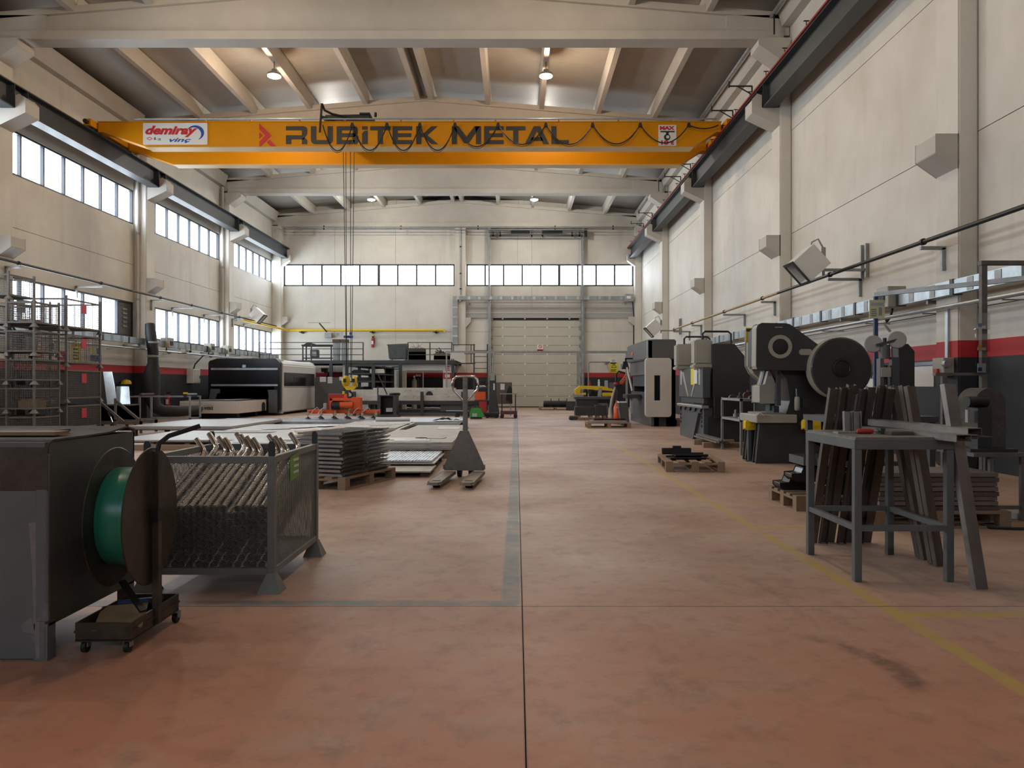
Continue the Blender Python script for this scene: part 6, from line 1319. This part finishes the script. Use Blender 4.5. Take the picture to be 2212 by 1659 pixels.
for k,(a,b,h) in enumerate(((884,918,.6),(938,971,.34))):
    x0,x1 = dx(a,37.2),dx(b,37.2)
    t = thing('brown_crate',['tall brown metal crate of wire scrap on the mezzanine','low brown wooden crate of scrap parts on the mezzanine'][k],'crate',((x0+x1)/2,37.3,z))
    mm = M['card'] if k else mk('rusty_brown_crate',(.075,.05,.035),.7)
    part(MB().ring([(x0,37),(x1,37),(x1,37.6),(x0,37.6)],[(x0+.02,37.02),(x1-.02,37.02),(x1-.02,37.58),(x0+.02,37.58)],'z',z+.05,z+h),'walls',mm,t); part(B(x0,x1,37,37.6,z,z+h*.7),'base',mm,t)
    for i in range(10):
        p = [((x0+x1)/2+random.uniform(-.3,.3),37.3+random.uniform(-.2,.2),z+h*.7),((x0+x1)/2+random.uniform(-.35,.35),37.3+random.uniform(-.2,.2),z+h+random.uniform(.05,.3)),((x0+x1)/2+random.uniform(-.4,.4),37.3+random.uniform(-.2,.2),z+h*.9)]
        single(MB().tube(p,.02 if k else .012,6),'scrap_wire',M['steel'] if k == 0 else M['blackm'],['bent bright wire sticking out of the tall brown crate','dark bent scrap bar in the low brown crate'][k],'scrap',p[0],['wires in the tall brown crate','scrap in the low brown crate'][k])
t = thing('swing_arm','slim jib arm on the far wall over the mezzanine','jib arm',(FX(705,YF),YF-.4,3.9)); part(MB().bar((FX(672,YF),YF-.6,FZ(699,YF)),(FX(719,YF),YF-.6,FZ(699,YF)),.03,.03),'arm',M['galvdk'],t); part(MB().bar((FX(696,YF),YF-.6,FZ(700,YF)),(FX(709,YF),YF-.3,FZ(718,YF)),.05,.05),'strut',M['blackm'],t); part(B(FX(705,YF),FX(719,YF),YF-.35,YF,FZ(730,YF),FZ(720,YF)),'wall_box',M['galvdk'],t)
# room under the mezzanine
t = thing('partition','white partition under the mezzanine with a wide dark opening','partition',(-5,37.0,0))
py = 37.0
def qx(p): return FX(p,py)
part(B(qx(740),qx(976),py,py+.06,FZ(800,py),MZ0),'fascia_panel',M['white'],t); part(B(qx(740),qx(878),py,py+.06,0,FZ(800,py)),'side_panel',M['white'],t); part(B(qx(957),qx(976),py,py+.06,0,FZ(800,py)),'end_panel',M['white'],t)
part(B(qx(857),qx(877),py-.05,py-.01,0,FZ(801,py)),'sliding_door',M['beige'],t); part(B(qx(913),qx(915),py,py+.05,0,FZ(800,py)),'middle_post',M['galvdk'],t)
sign('fire_notice','white notice with red print on the partition end',(qx(966.5),py,FZ(796,py)),(.36,.3),'f',M['white'],lines(3,M['signred'],.2,.8,.1,.9)); sign('fire_notice','red fire hose sign on the partition end',(qx(966.5),py,FZ(812,py)),(.4,.3),'f',M['signred'],[('symbol',M['white'],.2,.8,.25,.75)])
sign('partition_lettering','dark lettered strip on the white partition above the rack',(qx(857),py,FZ(795,py)),(.5,.2),'f',M['white'],lines(2,M['textdk'],.0,1,.05,.95))
t = thing('gas_cylinder','beige gas cylinder standing inside the dark opening','gas cylinder',(FX(895,38),38,0)); part(MB().lathe([(.13,0),(.13,1.32),(.1,1.44),(.05,1.5),(.04,1.56)],(FX(895,38),38,0),n=18),'bottle',M['beige'],t,smooth=True); part(B(FX(895,38)-.04,FX(895,38)+.04,37.95,38.05,1.56,1.64),'valve',M['galv'],t)
for k,p in enumerate((901,905)): x = FX(p,38.3); tt = thing('gas_cylinder',['black gas cylinder beside the beige one in the opening','black gas cylinder deepest in the opening'][k],'gas cylinder',(x,38.3+.3*k,0)); part(MB().lathe([(.11,0),(.11,1.5),(.05,1.62)],(x,38.3+.3*k,0),n=14),'bottle',M['blackm'],tt,smooth=True); part(MB().cyl((x,38.24+.3*k,1.66),(x,38.3+.3*k,1.66),.06,n=10),'gauge',M['white'],tt)
# cabinet with papers, shelf
t = thing('control_cabinet','dark grey control cabinet with white papers beside the laser cutter','cabinet',(FX(710,34),34.3,0))
part(B(FX(680,34),FX(742,34),34,34.7,0,FZ(815,34)),'body',M['machgrey'],t,bevel=.01)
for a,b,c,d in ((691,704,814,825),(708,718,814,828),(733,739,814,822)): part(B(FX(a,34),FX(b,34),33.99,34,FZ(d,34),FZ(c,34)),'paper_note',M['paper'],t)
t = thing('wall_shelf','long dark shelf on the far wall under the mezzanine','shelf',(-9,40,1.7)); part(B(-10,-6.5,39.9,YF,1.80,1.86),'board',M['blackm'],t); part(B(-9.9,-9.85,40.2,YF,1.6,1.8).box(-6.7,-6.65,40.2,YF,1.6,1.8),'bracket',M['blackm'],t)
single(B(FX(694,40),FX(707,40),39.95,40.25,1.86,2.06).box(FX(693,40),FX(708,40),39.94,40.26,2.02,2.07),'tool_box',M['machgrey'],'grey lidded box standing on the long dark shelf','box',(FX(700,40),40.1,1.86),bevel=.008)
# heavy rack
t = thing('storage_rack','dark heavy storage rack with three open shelves','rack',(-6.4,33.4,0))
kx0,kx1,ky0,ky1 = FX(745,31),FX(809,31),31.0,36.0
for x in (kx0,kx1-.12):
    for y in (ky0,(ky0+ky1)/2,ky1-.12): part(B(x,x+.12,y,y+.12,0,2.02),'post',M['steel_dk'],t)
for zz in (.55,.95,1.33,1.65,1.97): part(B(kx0,kx1,ky0+.02,ky1-.02,zz-.035,zz+.02),'shelf',M['steel_dk'],t)
part(B(kx0+.12,kx1-.12,ky1-.04,ky1-.02,0,1.95),'back_panel',M['blackm'],t)
for k in range(6):
    zz = (.97,1.35,1.67)[k%3]; y = 31.3+(k//3)*2.2; w_ = .5+.15*(k%2)
    single(B(kx0+.2,kx0+.2+w_,y,y+1.7,zz,zz+.1+.05*(k%2)).box(kx0+.25,kx0+.1+w_,y+.1,y+1.5,zz+.1,zz+.14),'plate_bundle',M['blackm'],'dark plate bundle on the %s shelf of the storage rack, %s' % (('lower','middle','upper')[k%3],'front' if k < 3 else 'rear'),'plates',(kx0+.4,y,zz))
single(B(FX(799,31.2),FX(829,31.2),31.2,31.24,1.79,1.84).box(FX(799,31.2),FX(829,31.2),31.2,31.4,1.672,1.79),'white_profile',M['white'],'white topped long piece on the upper shelf of the rack','profile',(FX(815,31),31.2,1.67))
# long white cutting bed
by = 29.6
def wx(p): return FX(p,by)
def wz(p): return FZ(p,by)
t = thing('cutting_bed','long weathered white machine bed on a dark frame','machine bed',(wx(890),by+.8,0))
part(B(wx(753),wx(1026),by+.15,by+1.3,wz(854),wz(842)),'trough',M['concbeam'],t); part(B(wx(772),wx(1026),by,by+1.25,wz(866),wz(854)),'lower_ledge',M['concbeam'],t,bevel=.015); part(B(wx(803),wx(980),by+.3,by+1.2,wz(842),wz(838)),'top_plate',M['concbeam'],t)
part(MB().prism([(wx(919)+.0,wz(854))]+[(wx(926.5)+.135*math.cos(a),wz(854)+.16*math.sin(a)) for a in [PI-PI*i/10 for i in range(11)]],'y',by+.1,by+.16),'half_disc',M['blackm'],t)
part(B(wx(778),wx(1058),by+.02,by+.12,wz(874),wz(866)),'front_beam',M['dkbox'],t); part(B(wx(778),wx(1058),by+1.2,by+1.3,wz(874),wz(866)),'rear_beam',M['dkbox'],t)
for p in (766,912,1000,1050): part(B(wx(p)-.06,wx(p)+.06,by-.1,by,0,wz(846)),'stanchion',M['dkbox'],t)
part(B(wx(780),wx(1050),by+.3,by+1.15,wz(892),wz(886)),'lower_tray',M['dkbox'],t); part(B(wx(820),wx(1000),by-.05,by+.25,0,wz(892)),'base_channel',M['mach2'],t)
part(B(wx(950),wx(1030),by+.2,by+.24,wz(889),wz(872)),'skirt_panel',M['machgrey'],t)
# control cabinet before bed
cy = 28.3
t = thing('operator_console','dark open operator console before the white machine bed','console',(FX(838,cy),cy,0))
part(B(FX(815,cy),FX(860,cy),cy,cy+.6,0,.1),'base',M['dkbox'],t); part(B(FX(815,cy),FX(858,cy),cy,cy+.6,.78,.82),'top',M['dkbox'],t)
for p in (815,849): part(B(FX(p,cy),FX(p+7,cy),cy,cy+.6,.1,.78),'side',M['dkbox'],t)
part(B(FX(822,cy),FX(849,cy),cy+.5,cy+.55,.1,.78),'back',M['blackm'],t); part(B(FX(833,cy),FX(847,cy),cy+.1,cy+.14,.2,.34),'label_panel',M['galv'],t); part(B(FX(815,cy),FX(817,cy),cy,cy+.05,.82,1.15),'mast',M['blackm'],t); part(MB().bar((FX(816,cy),cy+.02,1.6),(FX(836,cy),cy+.02,.84),.04,.04),'boom',M['blackm'],t)
part(MB().lathe([(.2,0),(.22,.04),(.2,.08),(.02,.1)],(FX(850,cy),cy+.3,.82),n=16),'coil',M['blackm'],t)
# orange units, column drill
oy = 29.2
t = thing('welding_source','orange welding power source at the end of white bed','welder',(FX(1038,oy),oy,0))
part(B(FX(1028,oy),FX(1050,oy),oy-.5,oy-.1,.62,FZ(845,oy)),'upper_unit',M['orange'],t,bevel=.015); part(B(FX(1036,oy),FX(1052,oy),oy-.5,oy-.1,.15,.60),'lower_unit',M['red'],t,bevel=.015); part(B(FX(1026,oy),FX(1054,oy),oy-.55,oy-.05,FZ(845,oy),FZ(838,oy)),'top_box',M['blackm'],t,bevel=.02); part(MB().lathe([(.18,0),(.2,.05),(.12,.1)],(FX(1040,oy),oy-.3,FZ(838,oy)),n=14),'wire_coil',M['galvdk'],t); part(B(FX(1026,oy),FX(1056,oy),oy-.6,oy,.08,.15),'trolley_plate',M['blackm'],t); part(B(FX(1026,oy),FX(1056,oy),oy-.52,oy-.06,.595,.625),'mid_shelf',M['dkbox'],t)
for p in (1030,1052): part(MB().cyl((FX(p,oy),oy-.5,.05),(FX(p,oy),oy-.42,.05),.05,n=12),'wheel',M['black'],t)
cy2 = 28.6
t = thing('column_drill','dark column drilling machine beside the orange welder','drill',(FX(1064,cy2),cy2,0))
part(B(FX(1055,cy2),FX(1078,cy2),cy2-.3,cy2+.3,0,.12),'base',M['mach'],t,bevel=.01); part(MB().prism([(FX(1056,cy2),.12),(FX(1078,cy2),.12),(FX(1071,cy2),.8),(FX(1070,cy2),FZ(812,cy2)),(FX(1059,cy2),FZ(812,cy2)),(FX(1058,cy2),.8)],'y',cy2-.12,cy2+.12),'column',M['mach'],t,bevel=.02); part(B(FX(1059,cy2),FX(1069,cy2),cy2-.2,cy2,FZ(822,cy2),FZ(806,cy2)),'drill_head',M['galvdk'],t); part(MB().tube([(FX(1064,cy2),cy2-.1,FZ(806,cy2)),(FX(1066,cy2),cy2-.1,FZ(770,cy2)),(FX(1068,cy2),cy2-.1,FZ(762,cy2))],.02,6),'conduit',M['galvdk'],t); part(B(FX(1066,cy2),FX(1069,cy2),cy2-.15,cy2-.12,1.0,1.25),'paper_note',M['paper'],t)
t = thing('notice_panel','brown standing panel with a white paper before the door','panel',(FX(1090,30),30,0)); part(B(FX(1070,30),FX(1106,30),30,30.04,.45,FZ(826,30)),'board',mk('brown_panel',(.12,.105,.09),.6),t); part(B(FX(1081,30),FX(1090,30),29.99,30,FZ(842,30),FZ(829,30)),'paper_sheet',M['paper'],t)
for p in (1073,1103): part(B(FX(p,30)-.02,FX(p,30)+.02,30,30.04,0,.45),'leg',M['galvdk'],t); part(B(FX(p,30)-.03,FX(p,30)+.03,29.8,30.25,0,.03),'foot',M['galvdk'],t)
t = thing('work_jacket','black work jacket hanging on the brown panel','jacket',(FX(1101,29.9),29.93,.5)); part(MB().prism([(FX(1094,29.9),.62),(FX(1106,29.9),.5),(FX(1105,29.9),1.05),(FX(1101,29.9),1.13),(FX(1096,29.9),.98)],'y',29.88,29.98),'body',M['black'],t,bevel=.02); part(MB().prism([(FX(1094,29.9),.7),(FX(1097,29.9),.7),(FX(1099,29.9),1.04),(FX(1096,29.9),1.0)],'y',29.84,29.9),'sleeve',M['black'],t,bevel=.01)
# green welder
gy_ = 27.1
t = thing('portable_welder','green portable welding unit standing on the floor','welder',(FX(1030,gy_),gy_,0)); part(MB().prism([(FX(1017,gy_),.06),(FX(1040,gy_),.06),(FX(1044,gy_),.14),(FX(1038,gy_),.36),(FX(1020,gy_),.36),(FX(1016,gy_),.2)],'y',gy_-.2,gy_+.2),'body',M['green'],t,bevel=.02); part(MB().tube([(FX(1020,gy_),gy_,.36),(FX(1024,gy_),gy_,.43),(FX(1034,gy_),gy_,.43),(FX(1038,gy_),gy_,.36)],.02,6),'handle',M['black'],t); part(B(FX(1021,gy_),FX(1031,gy_),gy_-.21,gy_-.2,.08,.2),'front_plate',M['galv'],t); part(B(FX(1017,gy_),FX(1041,gy_),gy_-.2,gy_+.2,0,.06),'base',M['black'],t)
# carts
def cart(x0,x1,y,label,board=False):
    t = thing('hand_cart',label,'cart',((x0+x1)/2,y,0))
    part(B(x0,x1,y-.3,y+.3,.14,.26),'deck',M['rust'] if not board else M['blackm'],t)
    for x in (x0+.06,x1-.06): part(B(x-.02,x+.02,y-.28,y-.24,.26,.86),'upright',M['blackm'],t); part(MB().cyl((x,y-.28,.07),(x,y-.22,.07),.07,n=14),'wheel',M['black'],t,smooth=True); part(MB().cyl((x,y+.22,.07),(x,y+.28,.07),.07,n=14),'wheel',M['black'],t,smooth=True)
    part(B(x0-.02,x1+.02,y-.28,y-.24,.86,.89),'push_bar',M['galvdk'],t)
cart(FX(1081,27.7),FX(1117,27.7),27.7,'dark hand cart with tall push bar by the floor line')
t = thing('low_dolly','low dark dolly on casters beside the green welder','dolly',(FX(1064,27.8),27.8,0)); part(B(FX(1050,27.8),FX(1076,27.8),27.5,28.1,.12,.2),'deck',M['blackm'],t)
for p in (1053,1073): part(MB().cyl((FX(p,27.8),27.55,.06),(FX(p,27.8),27.6,.06),.06,n=12),'wheel',M['black'],t); part(MB().cyl((FX(p,27.8),28.0,.06),(FX(p,27.8),28.05,.06),.06,n=12),'wheel',M['black'],t)
t = thing('low_dolly','low dark dolly with pale bars under the machine bed end','dolly',(FX(1000,28),28,0)); part(B(FX(985,28),FX(1014,28),27.7,28.3,.14,.24),'deck',M['blackm'],t); part(B(FX(965,28),FX(1010,28),27.8,27.9,.24,.27),'bar_load',M['galv'],t)
for p in (988,1010): part(MB().cyl((FX(p,28),27.72,.07),(FX(p,28),27.78,.07),.07,n=12),'wheel',M['black'],t); part(MB().cyl((FX(p,28),28.2,.07),(FX(p,28),28.26,.07),.07,n=12),'wheel',M['black'],t)
# portal frame
pf = 33.5
t = thing('portal_frame','slim grey portal frame with a hanging white board before the door','frame',(FX(1150,pf),pf,0))
part(B(FX(962,pf),FX(1356,pf),pf,pf+.06,FZ(763,pf),FZ(758,pf)),'top_beam',M['galvdk'],t); part(B(FX(1246,pf),FX(1252,pf),pf,pf+.08,0,FZ(763,pf)),'post',M['galvdk'],t); part(B(FX(963,pf),FX(966,pf),pf,pf+.06,0,FZ(763,pf)),'post',M['galvdk'],t); part(B(FX(1352,pf),FX(1356,pf),pf,pf+.08,0,FZ(763,pf)),'post',M['galvdk'],t)
part(B(FX(974,pf),FX(1003,pf),pf-.03,pf-.01,FZ(775,pf),FZ(762,pf)),'white_board',M['offwhite'],t)
t = thing('cable_rail','thin tube frame beside the door on the far wall','rail',(FX(1290,YF),YF-.6,0)); part(MB().tube([(FX(1271,39.3),39.3,.0),(FX(1271,39.3),39.3,FZ(785,39.3)),(FX(1274,39.3),39.3,FZ(782,39.3)),(FX(1318,39.3),39.3,FZ(782,39.3))],.035,8),'tube',M['galvdk'],t,smooth=True); part(B(FX(1312,39.3),FX(1318,39.3),39.3,YF,FZ(784,39.3),FZ(781,39.3)),'wall_arm',M['galvdk'],t)
# tool board under red band
t = thing('tool_bench','dark tool bench with small boxes at the far wall','bench',(FX(1290,39.6),39.8,0)); part(B(FX(1262,39.6),FX(1325,39.6),39.5,40.4,.85,.92),'benchtop',M['blackm'],t)
for p in (1264,1322): part(B(FX(p,39.6),FX(p+2,39.6),39.5,39.6,0,.85),'leg',M['blackm'],t); part(B(FX(p,39.6),FX(p+2,39.6),40.3,40.4,0,.85),'leg',M['blackm'],t)
for k,(a,b,h,m_) in enumerate(((1273,1276,.5,M['red']),(1292,1296,.55,M['white']),(1306,1314,.5,M['galv']),(1316,1328,.4,M['machgrey']),(1285,1290,.2,M['white']))):
    x0,x1 = FX(a,39.6),FX(b,39.6); single(B(x0,x1,39.6,39.8,.92,.92+h*.8).box(x0+.01,x1-.01,39.62,39.78,.92+h*.8,.92+h),'bench_item',m_,['slim red canister on the far tool bench','slim white canister on the far tool bench','broad silver can on the far tool bench','wide grey case on the far tool bench','short white tub on the far tool bench'][k],'container',(x0,39.7,.92),bevel=.01)
# ================================================================ band saw and neighbours
sy = 28.0
def bxx(p): return FX(p,sy)
def bz(p): return FZ(p,sy)
t = thing('band_saw','yellow horizontal band saw on a dark base','band saw',(bxx(1285),sy,0))
part(MB().prism([(bxx(1241),bz(842)),(bxx(1252),bz(833)),(bxx(1300),bz(834)),(bxx(1325),bz(841)),(bxx(1324),bz(845)),(bxx(1304),bz(843)),(bxx(1254),bz(840)),(bxx(1252),bz(850)),(bxx(1265),bz(848)),(bxx(1265),bz(853)),(bxx(1243),bz(852))],'y',sy-.15,sy+.15),'saw_bow',M['yellowp'],t)
part(B(bxx(1301),bxx(1324),sy-.15,sy+.15,bz(856),bz(848)),'wheel_cover',M['yellowp'],t,bevel=.02); part(B(bxx(1240),bxx(1316),sy-.35,sy+.35,bz(862),bz(857)),'table',M['mach2'],t); part(B(bxx(1244),bxx(1290),sy-.3,sy+.3,.1,bz(862)),'base',M['mach'],t,bevel=.02); part(B(bxx(1292),bxx(1312),sy-.3,sy+.3,.1,bz(872)),'coolant_tank',M['machgrey'],t)
part(MB().bar((bxx(1294),sy-.1,bz(856)),(bxx(1296),sy-.1,bz(838)),.12,.12),'blade_guide',M['beige'],t); part(MB().cyl((bxx(1236),sy-.2,bz(850)),(bxx(1244),sy-.2,bz(855)),.03,n=8),'hand_crank',M['galv'],t); part(MB().bar((bxx(1272),sy,bz(850)),(bxx(1275),sy,bz(838)),.08,.1),'vise_jaw',M['wooddk'],t)
for p in (1248,1306): part(B(bxx(p),bxx(p)+.08,sy-.25,sy+.25,0,.1),'foot',M['black'],t)
for k,(a,b,y,h,lab) in enumerate(((1242,1286,26.6,.40,'long dark steel block on skids before the band saw'),(1286,1310,26.5,.48,'tall dark steel block beside the long block before band saw'))):
    t = thing('steel_block',lab,'steel block',(FX((a+b)/2,y),y+.2,.0)); part(B(FX(a,y),FX(b,y),y,y+.45,.13,.13+h*.75),'block_body',M['dkbox'],t,bevel=.012); part(B(FX(a,y)+.1,FX(b,y)-.15,y+.1,y+.3,.13+h*.75,.13+h*.8),'top_rib',M['dkbox'],t)
    for u in (.1,.7): x = FX(a,y)+(FX(b,y)-FX(a,y))*u; part(B(x,x+.12,y,y+.45,0,.13),'skid',M['wood'],t)
t = thing('steel_block','low dark block lying at the aisle side before band saw','steel block',(FX(1238,26.2),26.2,0)); part(B(FX(1229,26.2),FX(1247,26.2),26,26.3,0,.12),'block_body',M['dkbox'],t,bevel=.02); part(B(FX(1230,26.2),FX(1244,26.2),26.02,26.28,.12,.15),'top_rib',M['wood'],t)
for k in range(3): single(B(FX(1249+k*13,26.1),FX(1260+k*13,26.1),25.9,26.2,0,.09),'timber_block',M['wood'],'small timber block in the row before the dark steel blocks','timber',(FX(1255+k*13,26.1),26,0),'timber row before the steel blocks',bevel=.005)
t = thing('waste_bin','tall grey waste bin with white rim liner','bin',(FX(1345,22.9),22.9,0))
part(MB().hexa([(FX(1340,22.9),22.7,0),(FX(1358,22.9),22.7,0),(FX(1358,22.9),23.0,0),(FX(1340,22.9),23.0,0),(FX(1334,22.9),22.65,.66),(FX(1354,22.9),22.65,.66),(FX(1354,22.9),23.05,.66),(FX(1334,22.9),23.05,.66)]),'bin_body',M['plastic_grey'],t,bevel=.015); part(B(FX(1334,22.9),FX(1352,22.9),22.68,23.0,.66,.70),'liner',M['paper'],t,bevel=.01)
t = thing('oxygen_cylinder','orange gas cylinder beside the tall grey bin','gas cylinder',(FX(1333,23.4),23.4,0)); part(MB().lathe([(.1,0),(.11,.02),(.11,.5),(.06,.62),(.03,.66)],(FX(1333,23.4),23.4,0),n=16),'bottle',M['orange'],t,smooth=True); part(B(FX(1333,23.4)-.03,FX(1333,23.4)+.03,23.37,23.43,.66,.72),'valve',M['galvdk'],t); part(B(FX(1333,23.4)-.05,FX(1333,23.4)+.05,23.28,23.29,.5,.53),'label_band',M['paper'],t)
t = thing('curved_panel','tall brown curved sheet standing behind the orange cylinder','panel',(FX(1325,24),24,0)); part(MB().tube([(FX(1322,24),24,.05),(FX(1319,24),24,.45),(FX(1322,24),24,.75),(FX(1329,24),24,1.12)],[.05,.05,.045,.03],8),'edge_tube',M['beige'],t,smooth=True); part(MB().prism([(FX(1322,24),.0),(FX(1332,24),.0),(FX(1334,24),.9),(FX(1329,24),1.12),(FX(1322,24),.75),(FX(1319,24),.45)],'y',24.04,24.08),'sheet',M['wooddk'],t)
t = thing('robot_arm','black articulated tool arm with red joint near large press brake','robot arm',(FX(1335,26.5),26.5,0)); part(B(FX(1328,26.5),FX(1352,26.5),26.3,26.8,.0,.6),'pedestal',M['dkbox'],t,bevel=.02); part(MB().lathe([(.1,0),(.1,.06)],(FX(1331,26.5),26.4,FZ(830,26.5)),n=14),'red_joint',M['red'],t); part(MB().bar((FX(1336,26.5),26.5,.6),(FX(1338,26.5),26.5,1.2),.14,.14).bar((FX(1330,26.5),26.5,1.1),(FX(1344,26.5),26.5,1.15),.16,.16),'arm_link',M['blackm'],t); part(MB().tube([(FX(1331,26.5),26.5,1.28),(FX(1331,26.5),26.5,1.55),(FX(1336,26.5),26.5,1.66),(FX(1350,26.5),26.5,1.6)],.035,8),'hose',M['black'],t,smooth=True)
for k in range(2): part(MB().bar((FX(1337,26.5),26.55+.1*k,1.2+.0-.12*k),(FX(1353,26.5),26.55+.1*k,1.52-.15*k),.06,.06),'red_strut',M['orange'],t)
# roller pallet by the door
pallet(FX(1200,36.2),36.4,0,'wooden pallet carrying black rollers before the sectional door',0,1.3,1)
for k in range(3):
    x = FX(1182+k*17,36.2); tt = thing('feed_roller','black ribbed roller lying on the pallet before the door','roller',(x,36.2,.144),'rollers on the pallet before the door'); part(MB().cyl((x-.17,36.3,.30),(x+.17,36.3,.30),.15,n=16),'drum',M['blackm'],tt,smooth=True); part(B(x+.17,x+.2,36.2,36.4,.144,.55),'end_plate',M['mach'],tt); part(MB().cyl((x-.2,36.3,.30),(x+.2,36.3,.30),.04,n=8),'shaft',M['steel'],tt)
t = thing('open_box','dark open steel box beside the roller pallet','box',(FX(1232,36),36,0)); part(MB().ring([(FX(1223,36),35.7),(FX(1243,36),35.7),(FX(1243,36),36.2),(FX(1223,36),36.2)],[(FX(1223,36)+.02,35.72),(FX(1243,36)-.02,35.72),(FX(1243,36)-.02,36.18),(FX(1223,36)+.02,36.18)],'z',0,.42),'walls',M['dkbox'],t); part(B(FX(1223,36)+.02,FX(1243,36)-.02,35.72,36.18,.02,.38),'contents',M['steel'],t)
bpy.context.view_layer.update()
